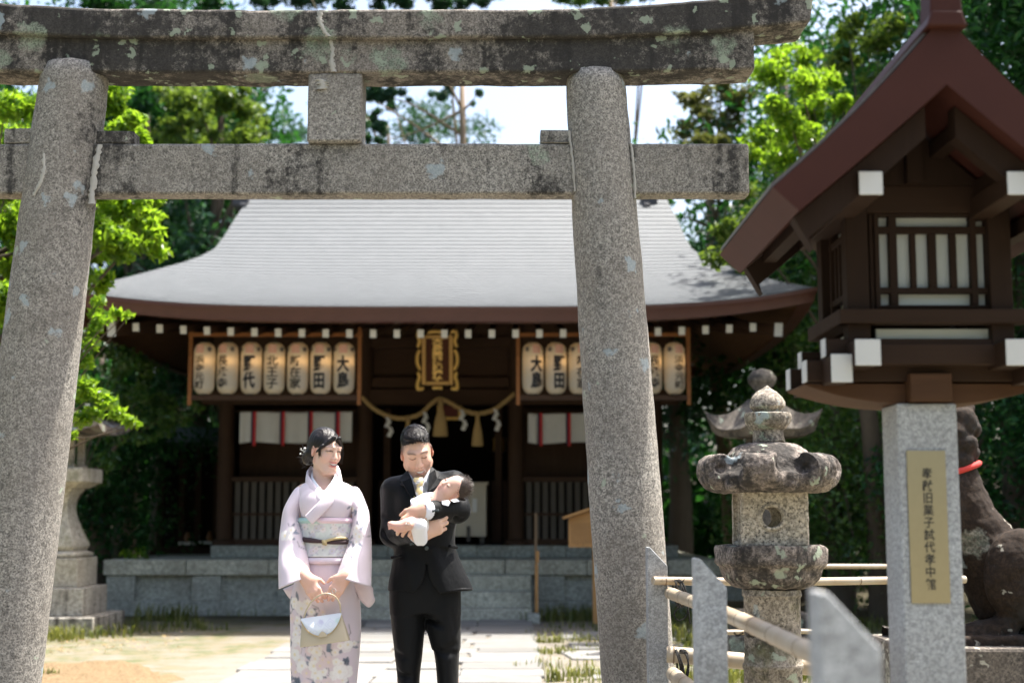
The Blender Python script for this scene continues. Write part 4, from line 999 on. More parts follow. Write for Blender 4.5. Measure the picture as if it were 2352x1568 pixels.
def writing(s):
    V, Fc = text_mesh('\n'.join(s), .2, .0085 if len(s) == 2 else .0035, 1.0)
    V = V.copy(); V[:, :2] -= (V[:, :2].max(0) + V[:, :2].min(0)) / 2
    V[:, 1] *= .405 / np.ptp(V[:, 1]); V[:, 0] *= (.150 if len(s) == 2 else .138 if len(s) == 3 else .122) / np.ptp(V[:, 0]); V[:, 1] -= .055
    V[:, 0] *= 1; return bend(V, .006), Fc
def rack(x0, x1, label):
    r_ = thing('lantern_rack', label, 'lantern rack', (P((x0 + x1) / 2, 900, YL).x, YL, lzL(930)), 'lantern racks under the eave')
    a, b = P(x0, 900, YL).x, P(x1, 900, YL).x; s = .024
    for xx in (a, b): mb = MB(); mb.box((xx - s, YL - s, lzL(930)), (xx + s, YL + s, lzL(752))); mb.build('post', M_RACK, r_, bevel=.004)
    mb = MB(); mb.box((a - .03, YL - .0235, lzL(773)), (b + .03, YL + .0235, lzL(764))); mb.build('top_rail', M_RACK, r_, bevel=.003)
    mb = MB(); mb.box((a - .02, YL - .0235, lzL(919)), (b + .02, YL + .0235, lzL(907))); mb.build('bottom_rail', M_HALLX, r_, bevel=.003)
rack(436, 825, 'brown timber rack of seven lanterns, on the side of the hall behind the woman')
rack(1190, 1582, 'brown timber rack of lanterns half hidden behind the right gate pillar')
names = ['浜寺元町', '長承寺', '野代', '北王子', '新在家', '野田', '大鳥']
lefts = [(470, -17), (523, -19), (577, -2), (630, -2), (684, -6), (737, -2), (790, 1)]
rights = [(1224, 20), (1277, 18), (1330, 15), (1384, 15), (1440, 12), (1496, 14), (1549, 22)]
first = True
def copy_tree(o, parent=None, skip=()):
    c = o.copy(); COL.objects.link(c); c.parent = parent; ORG[c] = ORG[o]
    for ch in o.children:
        copy_tree(ch, c)
    return c
kids_done = list(proto.children)
for side, lst, nm in (('left', lefts, names), ('right', rights, names[::-1])):
    for (x, ang), s in zip(lst, nm):
        if first: L = proto; first = False
        else:
            L = proto.copy(); COL.objects.link(L)
            for ch in kids_done: c_ = ch.copy(); COL.objects.link(c_); c_.parent = L
        L.location = (P(x, 846, YL).x, YL, (lt + lb_) / 2); L.rotation_euler.z = R(ang)
        k_ = (lst.index((x, ang)) if side == 'right' else 6 - lst.index((x, ang))); od = ['nearest', 'second', 'third', 'fourth', 'fifth', 'sixth', 'farthest'][k_]
        L['label'] = 'paper lantern written %s, %s from the gold plaque on the %s rack' % (s, od, 'unobstructed' if side == 'left' else 'pillar-crossed')
        if s not in TXT: TXT[s] = writing(s)
        w_ = mesh_obj('writing', *TXT[s], M_INKB, None, False); w_.parent = L

# ---- gilded name plaque
M_GOLD = plain('gilded carving', (.80, .52, .15), .38, .18, 30, .2, Metallic=.35); M_GOLD2 = plain('dull gilt frame', (.50, .30, .09), .45, .15, 20, .1, Metallic=.3); M_PANEL = wood('red brown name board', (.10, .038, .022), 'z')
YQ = 18.9; q0 = P(1005, 826, YQ); kq = PXM(YQ); TM = Matrix.Translation(q0) @ Matrix.Rotation(R(-9), 4, 'X').inverted().inverted()
TM = Matrix.Translation(q0) @ Matrix.Rotation(R(9), 4, 'X')
plq = thing('name_plaque', 'gold framed dark red shrine name plaque with gilded carved border under the eave', 'plaque', q0)
def tq(v): return [TM @ Vector(p) for p in v]
def add(mb_, nm, mat, par=plq, **kw): mb_.v = [tuple(p) for p in tq(mb_.v)]; return mb_.build(nm, mat, par, **kw)
W2, H2 = 35.5 * kq, 58 * kq
mb = MB(); mb.box((-W2, -.01, -H2), (W2, .02, H2)); pnl = add(mb, 'panel', M_PANEL)
mb = MB(); fw = 9 * kq
mb.box((-W2 - .005, -.04, -H2), (-W2 + fw, .01, H2)); mb.box((W2 - fw, -.04, -H2), (W2 + .005, .01, H2)); mb.box((-W2 + fw, -.04, H2 - fw), (W2 - fw, .01, H2)); mb.box((-W2 + fw, -.04, -H2), (W2 - fw, .01, -H2 + fw)); add(mb, 'inner_frame', M_GOLD2, bevel=.012)
def scroll(pts, r, n_=6):
    mb = MB(); rr = random.Random(int(abs(pts[0][0] * 1000 + pts[0][1] * 77)))
    A = catmull([(p[0], p[1], p[2]) for p in pts], 26)
    for i, p in enumerate(A):
        e = abs(math.sin(i * 1.05)); rad = r * (.78 + .35 * e); mb.lathe([(0, -rad), (rad * .7, -rad * .7), (rad, 0), (rad * .7, rad * .7), (0, rad)], (p[0], -.03 - .01 * e, p[1]), 8)
    return mb
e_ = 1.0; X1, Zt = 44 * kq, 66 * kq
for s_ in (-1, 1):
    for pts in ([(s_ * X1, Zt - .02, 0), (s_ * X1 * 1.0, Zt * .82, 0), (s_ * X1 * .92, Zt * .68, 0), (s_ * X1 * 1.0, Zt * .5, 0)], [(s_ * X1 * .93, Zt * .33, 0), (s_ * X1 * 1.04, Zt * .15, 0), (s_ * X1 * 1.04, -Zt * .1, 0), (s_ * X1 * .92, -Zt * .3, 0)],
                [(s_ * X1 * 1.0, -Zt * .45, 0), (s_ * X1 * .94, -Zt * .6, 0), (s_ * X1 * 1.03, -Zt * .8, 0), (s_ * X1 * 1.02, -Zt * 1.0, 0), (s_ * X1 * .8, -Zt * 1.0, 0)], [(s_ * X1, Zt, 0), (s_ * X1 * .75, Zt * 1.0, 0), (s_ * X1 * .6, Zt * .99, 0)]):
        add(scroll(pts, .026), 'scroll_border', M_GOLD, smooth=True)
add(scroll([(-X1 * .5, Zt * .97, 0), (-X1 * .15, Zt * 1.0, 0), (X1 * .2, Zt * .98, 0), (X1 * .5, Zt * .97, 0)], .024), 'scroll_border', M_GOLD, smooth=True)
add(scroll([(-.05, -Zt * .98, 0), (0, -Zt * .97, 0), (.05, -Zt * .98, 0)], .024), 'scroll_border', M_GOLD, smooth=True)
V, Fc = text_mesh('大\n鳥\n美\n波\n比\n神\n社', .12, .006, .98, .006); V[:, :2] -= (V[:, :2].max(0) + V[:, :2].min(0)) / 2; V[:, 1] *= 104 * kq / np.ptp(V[:, 1]); V[:, 0] *= 26 * kq / np.ptp(V[:, 0])
w_ = mesh_obj('writing', np.array([TM @ Vector((p[0], -.02 - p[2], p[1])) for p in V]), Fc, M_GOLD, pnl, False)
# small dim plaque deeper inside, and a pale notice
pl2 = thing('name_plaque', 'small dim red and gold plaque inside the hall, behind the straw rope', 'plaque', P(1032, 938, 21.6))
c0 = P(1032, 938, 21.6); mb = MB(); mb.cbox(c0, (.26, .03, .24)); mb.build('panel', plain('dull red board', (.16, .03, .02), .6), pl2)
mb = MB()
for s_ in (-1, 1): mb.cbox(c0 + Vector((s_ * .16, -.02, .05)), (.05, .04, .44))
mb.cbox(c0 + Vector((0, -.02, -.15)), (.30, .045, .05)); mb.cbox(c0 + Vector((0, -.021, .15)), (.30, .045, .04)); mb.build('frame', M_GOLD, pl2, bevel=.01)

# ---- straw rope with tassels and paper streamers
t = NT('rice straw rope'); v = t.vec(); n = t.noise(v, 60, 4, .7); M_STRAW = t.fin(t.mix(n, (.30, .19, .075), (.56, .40, .18)), .85, t.bump(n, .5, .01))
M_STREAM = plain('white folded paper', (.74, .74, .74), .7, .04, 12, .05)
YS_ = 20.05; sh = thing('straw_rope', 'sagging twisted straw rope with straw tassels and white paper streamers across the hall entrance', 'sacred rope', P(1008, 915, YS_))
pts = [P(x, y, YS_) for x, y in ((832, 912), (858, 937), (895, 956), (930, 960), (965, 950), (990, 927), (1010, 916), (1035, 925), (1065, 942), (1100, 949), (1135, 940), (1160, 922), (1181, 904))]
A = catmull([list(p) for p in pts], 150); mb = MB()
for k in range(3):
    q = []
    for i, p in enumerate(A): a = i * .42 + k * 2.094; q.append((p[0], p[1] + .017 * math.cos(a), p[2] + .017 * math.sin(a)))
    mb.tube(q, .0195, 7)
mb.build('rope', M_STRAW, sh, True)
for (x, y0, y1, w_) in ((937, 958, 1030, 14), (1012, 918, 1002, 17), (1097, 946, 1024, 13)):
    a, b = P(x, y0, YS_ - .03), P(x, y1, YS_ - .03); r1 = w_ * PXM(YS_); L_ = a.z - b.z
    mb = MB(); mb.lathe([(r1 * .95, 0), (r1, .02), (r1 * .8, L_ * .4), (r1 * .38, L_ * .72), (r1 * .32, L_ * .80), (r1 * .4, L_)], (a.x, a.y, b.z), 40, sy=.7, fn=lambda an, z: 1 + .05 * math.sin(an * 13)); mb.build('tassel', M_STRAW, sh, True)
for (x, y0, y1) in ((890, 957, 1000), (975, 945, 992), (1060, 940, 985), (1137, 938, 986)):
    mb = MB(); n_ = 4; a, b = P(x, y0, YS_ - .05), P(x, y1, YS_ - .05); hh = (a.z - b.z) / n_; ww = .085; xx = a.x; zz = a.z
    for k in range(n_):
        sx = (-1) ** k; mb.raw([(xx - .028 + .012 * k, a.y + .01 * k, zz), (xx + .028 + .012 * k, a.y + .01 * k + .01, zz - .012), (xx + .03 + sx * .03 + .012 * k, a.y + .015 * k - .03, zz - hh * 1.35), (xx - .03 + sx * .03 + .012 * k, a.y + .015 * k - .035, zz - hh * 1.1)], [(0, 1, 2, 3)]); zz -= hh; xx += .004
    o = mb.build('paper_streamer', M_STREAM, sh); m = o.modifiers.new('paper', 'SOLIDIFY'); m.thickness = .003

# ---- white curtains with red ribbons
t = NT('white curtain cotton'); v = t.vec(); n = t.noise(v, 7, 4); M_CURT = t.fin(t.mix(n, (.62, .63, .66), (.74, .74, .75)), .85, t.bump(n, .15, .01))
M_RIB = plain('scarlet ribbon', (.55, .02, .025), .7, .2, 20); M_RIB2 = plain('dark blue ribbon', (.02, .018, .06), .7, .2, 20)
YC = 20.33
def curtain(x0, x1, y0, y1, ribs, label):
    t_ = thing('curtain', label, 'curtain', P((x0 + x1) / 2, y0, YC), 'white curtains of the hall')
    xs = [x0] + ribs + [x1]
    for a, b in zip(xs, xs[1:]):
        A_, B_ = P(a, y0, YC).x, P(b, y0, YC).x; z1, z0 = P(a, y0, YC).z, P(a, y1, YC).z; V = []; nu = 16; nv = 10
        for j in range(nv):
            for i in range(nu):
                u, q = i / (nu - 1), j / (nv - 1); V.append((A_ + .006 + (B_ - A_ - .012) * u, YC + .018 * math.sin(u * 9 + a) * q, z1 + (z0 - z1) * q + .012 * math.sin(u * 3.1 + b)))
        o = mesh_obj('cloth_panel', V, grid_faces(nu, nv, False), M_CURT, t_, True); m = o.modifiers.new('cloth', 'SOLIDIFY'); m.thickness = .003
    for r_ in ribs:
        a = P(r_, y0, YC - .02); b = P(r_, y1 + 7, YC - .02)
        mb = MB(); mb.box((a.x - .002, a.y - .012, b.z + .0), (a.x + .036, a.y - .008, a.z)); mb.build('ribbon', M_RIB, t_)
        mb = MB(); mb.box((a.x - .034, a.y - .010, b.z + .02), (a.x - .001, a.y - .006, a.z)); mb.build('ribbon', M_RIB2, t_)
    mb = MB(); mb.tube([P(x0 - 8, y0 - 1, YC), P(x1 + 8, y0 - 1, YC)], .012, 8); mb.build('rod', M_HALLX, t_)
curtain(550, 810, 945, 1016, [583, 649, 713, 775], 'white curtain with red ribbons behind the woman, under the first lantern rack')
curtain(1212, 1475, 948, 1017, [1240, 1305, 1370, 1436], 'white curtain with red ribbons beside the right gate pillar')
# ---- offertory cabinet, notice board, pole, hanging lamp
M_BEIGE = plain('beige cloth', (.52, .47, .38), .8, .08, 6); ob = thing('offertory_cabinet', 'beige cabinet with a white slip and dark fittings at the hall entrance behind the man', 'cabinet', (hx(1025, 20.75), 20.9, zpl + .02))
a, b = hx(935, 20.7), hx(1117, 20.7); mb = MB(); mb.box((a, 20.7, zpl + .12), (b, 21.2, hz(1112, 20.7))); mb.build('body', M_BEIGE, ob, bevel=.01)
mb = MB(); mb.box((a - .03, 20.67, hz(1112, 20.7)), (b + .03, 21.23, hz(1107, 20.7))); mb.build('top', M_BEIGE, ob, bevel=.006)
mb = MB(); c_ = P(1090, 1160, 20.68); mb.cbox(c_, (.07, .006, .2)); mb.build('paper_slip', M_STREAM, ob)
mb = MB(); c_ = P(1076, 1225, 20.68); mb.cbox(c_, (.05, .012, .22)); mb.build('fitting', M_BLACK, ob)
mb = MB()
for xx in (a + .06, b - .06):
    for yy in (20.75, 21.15): mb.cbox((xx, yy, zpl + .07), (.06, .06, .10))
mb.build('foot', M_BLACK, ob)
M_NEWW = wood('fresh cypress', (.50, .27, .105), 'x', var=.18); M_TEXTB = plain('faint brush lines', (.24, .125, .05), .8)
YB_ = 17.6; nb = thing('notice_board', 'orange cypress notice board with a small gabled roof, behind the right gate pillar', 'notice board', (P(1367, 1430, YB_).x, YB_, 0))
bx_ = lambda x: P(x, 1200, YB_).x; bz = lambda y: P(1300, y, YB_).z
mb = MB(); mb.prism([(bx_(1306), YB_, bz(1256)), (bx_(1428), YB_, bz(1256)), (bx_(1428), YB_, bz(1190)), (bx_(1367), YB_, bz(1169)), (bx_(1306), YB_, bz(1190))], (0, .045, 0)); bd = mb.build('board', M_NEWW, nb)
mb = MB(); rr = random.Random(4)
for i in range(17):
    xx = bx_(1314 + i * 6.4); z = bz(1200)
    while z > bz(1247): h_ = rr.uniform(.012, .024); mb.box((xx - .007, YB_ - .003, z - h_), (xx + .007, YB_ - .001, z)); z -= h_ + .006
mb.build('brush_lines', M_TEXTB, bd)
mb = MB()
for s_ in (-1, 1): cx_ = bx_(1367); mb.bar((cx_ - s_ * .0, YB_ + .02, bz(1164)), (cx_ + s_ * (bx_(1441) - cx_), YB_ + .02, bz(1189)), .22, .03)
mb.cbox((bx_(1367), YB_ + .02, bz(1162)), (.09, .24, .05)); mb.build('roof', M_NEWW, nb, bevel=.004)
mb = MB(); mb.box((bx_(1361), YB_ + .05, -.03), (bx_(1375), YB_ + .12, bz(1180))); mb.build('post', M_NEWW, nb, bevel=.004)
YO = 18.05; po = thing('wooden_pole', 'thin upright wooden pole with a pale block beside the stone steps', 'pole', P(1231, 1428, YO))
mb = MB(); mb.box((P(1228, 1300, YO).x, YO, 0), (P(1234, 1300, YO).x, YO + .03, P(1230, 1178, YO).z)); mb.build('shaft', wood('grey brown pole', (.22, .15, .09), 'z'), po)
mb = MB(); mb.box((P(1231, 1300, YO).x, YO - .03, P(1230, 1292, YO).z), (P(1238.5, 1300, YO).x, YO - .002, P(1230, 1265, YO).z)); mb.box((P(1229, 1300, YO).x, YO - .02, 0), (P(1236, 1300, YO).x, YO - .001, P(1230, 1294, YO).z)); mb.build('pale_strip', M_NEWW, po)
mb = MB(); mb.cbox((P(1225, 1440, 17.75).x, 17.75, .05), (.16, .2, .14)); mb.build('foot_block', M_PLAT, po, bevel=.02)
hl = thing('hanging_lamp', 'small dim brass lamp hanging in the dark hall entrance', 'lamp', P(1146, 1020, 22)); c0 = P(1146, 1020, 22)
mb = MB(); mb.lathe([(.03, .12), (.11, .08), (.09, .06), (.09, -.08), (.11, -.10), (.03, -.12)], c0, 6); mb.build('lamp_body', M_GOLD2, hl)
mb = MB(); mb.tube([c0 + Vector((0, 0, .12)), (c0.x, c0.y, 4.3)], .008, 5); mb.build('chain', M_BLACK, hl)
# ---- small dark side shrine on the left
sd_ = thing('side_shrine', 'small dark timber side shrine with a low slate roof, shaded beside the hall', 'small shrine', (P(430, 1200, 22.5).x, 22.5, 0))
Ysd = 22.5; sx_ = lambda x: P(x, 1100, Ysd).x; sz_ = lambda y: P(400, y, Ysd).z
mb = MB(); mb.prism([(sx_(322), Ysd - .5, sz_(1018)), (sx_(535), Ysd - .5, sz_(1018)), (sx_(500), Ysd + .6, sz_(975)), (sx_(360), Ysd + .6, sz_(975))], (0, 0, -.07)); mb.build('roof', plain('slate roofing', (.10, .12, .13), .4, .2), sd_)
mb = MB()
for x in (372, 420, 458, 500): mb.box((sx_(x) - .05, Ysd - .05, .72), (sx_(x) + .05, Ysd + .05, sz_(1020)))
mb.build('post', M_HALL, sd_); mb = MB(); mb.box((sx_(365), Ysd + .3, .72), (sx_(510), Ysd + .35, sz_(1020))); mb.build('wall', M_DARK, sd_)
mb = MB(); mb.box((sx_(360), Ysd - .3, .70), (sx_(515), Ysd + .4, sz_(1255))); mb.build('ledge', M_HALL, sd_)
for (x0, x1, y) in ((409, 444, 1248), (456, 500, 1246)):
    tr_ = thing('offering_tray', 'white tray on the side shrine ledge, ' + ('the narrower one' if x0 < 420 else 'the wider one nearer the hall'), 'tray', P((x0 + x1) / 2, y + 3, Ysd - .32))
    mb = MB(); a, b = P(x0, y + 3, Ysd - .32), P(x1, y - 4, Ysd - .32); mb.box((a.x, Ysd - .34, a.z), (b.x, Ysd - .1, b.z)); mb.build('tray', M_STREAM, tr_, bevel=.01)
    mb = MB(); mb.lathe([(.04, 0), (.055, .06), (.03, .12), (.02, .15)], ((a.x + b.x) / 2, Ysd - .22, b.z), 12); mb.build('vase', plain('brown jar', (.30, .14, .06), .4), tr_, True)
# ------------------------------------------------------------------ trees
M_BARK = wood('grey brown bark', (.10, .08, .06), 'z', bump=.8, grain=14); M_BARK2 = wood('pale bark', (.24, .18, .12), 'z', bump=.6, grain=10)
L_BRIGHT = leaf('fresh maple leaves', (.055, .16, .014), (.22, .36, .035), .60, .34, .45)
L_MID = leaf('camellia leaves', (.035, .105, .022), (.10, .20, .04), .32, .28, .5)
L_DARK = leaf('dark evergreen leaves', (.007, .046, .014), (.028, .115, .028), .38, .38)
L_LIT = leaf('sunlit oak leaves', (.035, .095, .018), (.15, .23, .045), .45, .36)
L_OLIVE = leaf('olive oak leaves', (.06, .085, .025), (.17, .19, .07), .40, .4)
L_BLUE = leaf('blue green leaves', (.012, .055, .028), (.035, .10, .05), .30, .35)
def leaves(clumps, size, seed, droop=.25, up=.55, aspect=.42):
    """clumps: (centre, radius, count); every leaf is a folded blade of its own"""
    g = np.random.default_rng(seed); PC = []
    for (c, r, n) in clumps:
        d = g.normal(0, 1, (n, 3)); d /= np.linalg.norm(d, axis=1)[:, None]; rad = r * 1.15 * g.random(n) ** .5
        PC.append(np.array(c) + d * rad[:, None] * np.array([1, 1, .72]))
    Pn = np.vstack(PC); n = len(Pn); s = size * g.uniform(.65, 1.3, n)[:, None]
    nrm = g.normal(0, .85, (n, 3)) + np.array([0, 0, up]); nrm /= np.linalg.norm(nrm, axis=1)[:, None]
    t = g.normal(0, 1, (n, 3)) + np.array([0, 0, -droop]); t -= nrm * (t * nrm).sum(1)[:, None]; t /= np.linalg.norm(t, axis=1)[:, None]
    b = np.cross(nrm, t)
    V = np.stack([Pn - t * s * .5, Pn + b * s * aspect * .5 + nrm * s * .07, Pn + t * s * .5 - nrm * s * .10, Pn - b * s * aspect * .5 + nrm * s * .07], 1).reshape(-1, 3)
    i = np.arange(n)[:, None] * 4
    return V, np.hstack([i, i + 1, i + 2, i + 3])
def tree(name, label, cat, base, clumps, size, mat, bark=M_BARK, tr=.16, seed=1, group=None, limbs=9, droop=.25, up=.55, lean=(0, 0), trunk_to=None):
    base = Vector(base); t_ = thing(name, label, cat, base, group); rr = random.Random(seed)
    cs = [Vector(c) for c, r, n in clumps]; top = trunk_to or Vector((sum(c.x for c in cs) / len(cs), sum(c.y for c in cs) / len(cs), sum(c.z for c in cs) / len(cs) * 1.0))
    top = Vector(top); mb = MB(); mid = base.lerp(top, .5) + Vector((rr.uniform(-.15, .15), rr.uniform(-.15, .15), 0))
    mb.tube([base - Vector((0, 0, .1)), base.lerp(mid, .5) + Vector((rr.uniform(-.06, .06), 0, 0)), mid, top], [tr * 1.25, tr, tr * .8, tr * .35], 10, 16)
    A = catmull([list(base), list(mid), list(top)], 20)
    for c in rr.sample(cs, min(limbs, len(cs))):
        k = rr.randint(8, 18); a = Vector(A[k]); m_ = a.lerp(c, .55) + Vector((0, 0, rr.uniform(-.1, .25))); r_ = tr * (.42 - .012 * k)
        mb.tube([a, m_, c], [r_, r_ * .55, r_ * .15], 6, 10)
    mb.build('trunk', bark, t_, True)
    V, Fc = leaves(clumps, size, seed, droop, up); mesh_obj('crown', V, Fc, mat, t_, False)
    return t_
def cloud(c, rx, ry, rz, n, r, cnt, seed, shell=.5, cut=None):
    g = random.Random(seed); out = []
    while len(out) < n:
        d = Vector((g.gauss(0, 1), g.gauss(0, 1), g.gauss(0, 1))).normalized() * (shell + (1 - shell) * g.random()) * (g.random() ** .25)
        out.append(((c[0] + d.x * rx, c[1] + d.y * ry, c[2] + d.z * rz), r * g.uniform(.7, 1.35), int(cnt * g.uniform(.6, 1.3))))
    return out
def at(lst, Y, cnt, rpx, dY=.5, seed=0, sub=0):
    g = random.Random(seed); out = []
    for q in lst:
        x, y = q[0], q[1]; rp = q[2] if len(q) > 2 else rpx; Yc = Y + g.uniform(-dY, dY); p = P(x, y, Yc); r = rp * PXM(Yc); m = int(cnt * (rp / rpx) ** 2)
        if sub:
            for _ in range(sub):
                d = Vector((g.gauss(0, 1), g.gauss(0, 1), g.gauss(0, 1))).normalized() * r * g.uniform(.2, .95); out.append((tuple(p + d), r * g.uniform(.40, .85), int(m / sub * g.uniform(.5, 1.5))))
        else: out.append((tuple(p), r, m))
    return out
# bright young trees on the left, behind the gate pillar
c1 = at([(20,250,60),(60,330,55),(30,420,60),(10,520,60),(60,600,50),(20,700,55),(30,800,50),(40,900,40),(10,980,40),(-40,350,70),(-60,600,80),(-50,820,70),(250,240,45),(290,300,38),(262,360,45),(310,270,26),(240,430,50),(290,470,48),(330,520,40),(270,550,50),(225,580,26),(345,560,30),(330,330,26),(340,400,26),(352,450,24),(352,530,24),(280,500,50),(310,360,34),(350,500,24),(235,520,40),(235,650,30),(150,300,60),(150,450,70),(150,600,60)], 12.3, 600, 45, 1.1, 1, 6)
tree('maple_tree', 'sunlit yellow-green broadleaf tree beside the left gate pillar, its crown reaching the roof corner', 'tree', (-5.3, 12.8, 0), c1, .095, L_BRIGHT, tr=.12, seed=3, group='trees around the shrine', droop=.5, limbs=14, trunk_to=(-4.6, 12.4, 4.2))
c2 = at([(222,718,18),(245,725,15),(265,718,13),(285,724,12),(300,722,8),(232,735,18),(215,760,18),(226,690,16),(250,735,10),(205,790,22),(190,830,24),(200,880,22),(225,905,20),(245,925,22),(270,950,20),(298,968,17),(318,975,10),(215,950,24),(185,960,26),(180,905,24),(165,1000,14)], 11.6, 62, 20, .25, 2)
tree('leaf_bough', 'low bough of fresh green leaves hanging past the left gate pillar', 'bough', (-4.9, 12.0, 0), c2, .085, L_BRIGHT, tr=.05, seed=5, group='trees around the shrine', droop=.6, limbs=18, trunk_to=P(150, 820, 11.8))
c3 = at([(230,800,40),(280,830,36),(330,850,32),(300,900,40),(350,905,32),(390,930,28),(250,870,44),(330,960,36),(380,975,28),(420,960,22),(440,925,16),(452,940,10),(280,1000,34),(230,940,40),(345,1010,24),(240,1050,30),(225,1100,28),(190,1080,30),(455,900,10),(465,935,7)], 18.3, 240, 34, .5, 3, 4)
tree('camellia_tree', 'glossy dark green camellia tree drooping behind the tall pale lantern', 'tree', (-6.6, 18.6, 0), c3, .095, L_MID, tr=.05, seed=7, group='trees around the shrine', droop=.5, limbs=6)
# wood behind and beside the hall
def far_tree(label, x, Y, ztop, rad, mat, seed, size=.2, n=60, cnt=150, bark=M_BARK, zlow=.3, shell=.45, name='forest_tree', up=.55, r=.75):
    zc = ztop * (1 + zlow) / 2; rz = ztop * (1 - zlow) / 2
    cl = cloud((x, Y, zc), rad, rad, rz, n, r, cnt, seed, shell)
    return tree(name, label, 'tree', (x, Y, 0), cl, size, mat, bark, .13 + ztop * .012, seed, 'trees around the shrine', 10, trunk_to=(x, Y, ztop * .8), up=up)
far_tree('tall dark evergreen behind the left half of the hall roof', -6.6, 27.5, 13.5, 2.7, L_DARK, 21, n=90)
far_tree('dark bushy evergreen beside the left eave of the hall', -5.0, 24.5, 7.2, 1.9, L_BLUE, 22, n=70)
c4 = at([(430,250,50),(470,300,50),(520,240,45),(560,260,40),(560,310,45),(500,320,40),(590,300,24),(585,250,26),(600,280,18),(540,215,30),(450,220,40),(400,300,45),(400,220,45)], 23.5, 420, 45, .8, 4, 5)
tree('oak_tree', 'sunlit olive-green tree top showing under the lintel beside the left gate pillar', 'tree', (-5.6, 25.2, 0), c4, .14, L_LIT, tr=.16, seed=9, group='trees around the shrine')
c4b = at([(350,30,80),(250,10,80),(330,240,50),(380,200,40),(420,260,36),(150,20,90),(60,60,80),(480,15,50),(350,320,40),(400,380,50),(420,470,60),(380,540,60),(450,540,45),(350,440,50)], 25.5, 420, 60, 1., 5, 5)
tree('forest_tree', 'shaded deep green tree between the bright tree and the hall roof', 'tree', (-7.2, 26.5, 0), c4b, .18, L_DARK, tr=.2, seed=10, group='trees around the shrine')
c5 = at([(620,8,30),(680,-5,36),(740,0,34),(800,6,34),(860,-4,36),(930,4,36),(1000,-8,38),(1060,6,34),(1110,0,26),(1135,-14,20),(590,-4,24),(850,205,24),(880,225,26),(860,260,26),(845,220,26),(880,290,22),(905,250,18),(900,215,18),(870,325,18),(840,295,22),(850,315,18),(925,215,14),(940,232,8),(1010,215,18),(1035,205,18),(1100,215,14),(1085,240,9),(700,-60,60),(850,-60,70),(1000,-60,60)], 26, 420, 30, 1., 6, 4)
tree('forest_tree', 'tall blue-green tree rising behind the lintel in the middle, its boughs hanging below the lintel', 'tree', P(1078, 420, 26.2).xy.to_3d(), c5, .115, L_BLUE, M_BARK2, tr=.15, seed=11, group='trees around the shrine', limbs=8, trunk_to=P(1062, 195, 26.2))
c6 = at([(950,290,30),(980,265,24),(1010,300,26),(960,320,24),(1040,290,20),(1120,300,20),(1100,320,18),(940,240,12),(640,270,14),(660,310,20),(690,315,22),(640,320,22),(720,310,18),(655,250,10),(930,300,22),(985,300,24),(1025,260,20),(1060,300,18),(1100,280,18),(955,270,22),(1000,240,16),(620,300,16),(675,285,14)], 36, 150, 26, 2.0, 7)
c6 = [(p, r * 1.9, int(n * 1.1)) for p, r, n in c6]
tree('distant_tree', 'hazy thin-leaved tree far behind the roof ridge, seen against the white sky', 'tree', P(960, 420, 36).xy.to_3d(), c6, .15, L_BLUE, M_BARK2, tr=.12, seed=12, group='trees around the shrine', limbs=6)
c7 = at([(1290,-8,22),(1330,-2,24),(1380,-8,26),(1430,-10,26),(1480,-22,30),(1360,-40,50),(1440,-60,50),(1500,-60,50)], 24, 200, 28, 1., 8)
tree('forest_tree', 'green tree top peeping over the right half of the lintel', 'tree', (2.3, 25.5, 0), c7, .16, L_MID, M_BARK2, tr=.13, seed=13, group='trees around the shrine')
c8 = at([(1590,230,34),(1620,270,36),(1570,300,28),(1650,220,36),(1600,320,32),(1640,330,36),(1680,280,40),(1560,215,14),(1700,230,36),(1660,190,26)], 22.5, 400, 36, .8, 9, 5)
tree('oak_tree', 'pale olive tree beside the sky gap, right of the right gate pillar', 'tree', (3.7, 23.6, 0), c8, .12, L_OLIVE, M_BARK2, tr=.14, seed=14, group='trees around the shrine')
c9 = at([(1760,170,46),(1800,240,50),(1850,190,46),(1880,250,44),(1830,310,52),(1770,300,46),(1900,180,34),(1930,240,30),(1880,330,46),(1780,380,46),(1840,390,40),(1730,350,40),(1790,130,26),(1840,130,30)], 15.5, 460, 46, 1.1, 10, 6)
tree('maple_tree', 'fresh green tree with yellowing sprigs between the lintel end and the wooden lantern roof', 'tree', (4.4, 17.2, 0), c9, .095, L_BRIGHT, tr=.12, seed=15, group='trees around the shrine', limbs=10, trunk_to=(3.4, 15.6, 5.6))
c10 = at([(1950,330,44),(1990,210,46),(1930,120,44),(2010,110,46),(1700,440,36),(1670,520,34),(1640,585,28),(1720,520,36),(1960,60,40),(2060,60,40),(1700,600,30),(1760,480,36)], 17.2, 380, 42, 1.0, 21, 5)
tree('oak_tree', 'mid-green leafy tree between the hall roof and the wooden lantern roof', 'tree', (5.0, 18.2, 0), c10, .11, L_LIT, tr=.12, seed=41, group='trees around the shrine', limbs=8, trunk_to=(4.4, 17.4, 5.6))
far_tree('huge dark evergreen filling the upper right corner behind the wooden lantern', 7.0, 18.5, 13.2, 3.6, L_DARK, 31, size=.15, n=230, cnt=200, zlow=.12, r=.85)
far_tree('dark evergreen above the right end of the hall roof', 4.4, 22.4, 10.5, 2.2, L_DARK, 32, size=.16, n=95, cnt=150, zlow=.05)
far_tree('deep green tree beside the right eave of the hall', 5.3, 20.2, 8.6, 2.3, L_MID, 33, size=.13, n=150, cnt=180, zlow=.08, r=.65)
far_tree('tall dark tree behind the right end of the hall ridge', 3.2, 27.5, 7.6, 2.0, L_BLUE, 34, n=60)
far_tree('dark evergreen overhanging the engraved granite post from the right', 6.0, 14.2, 9.5, 1.9, L_DARK, 40, size=.13, n=110, cnt=180, zlow=.42)
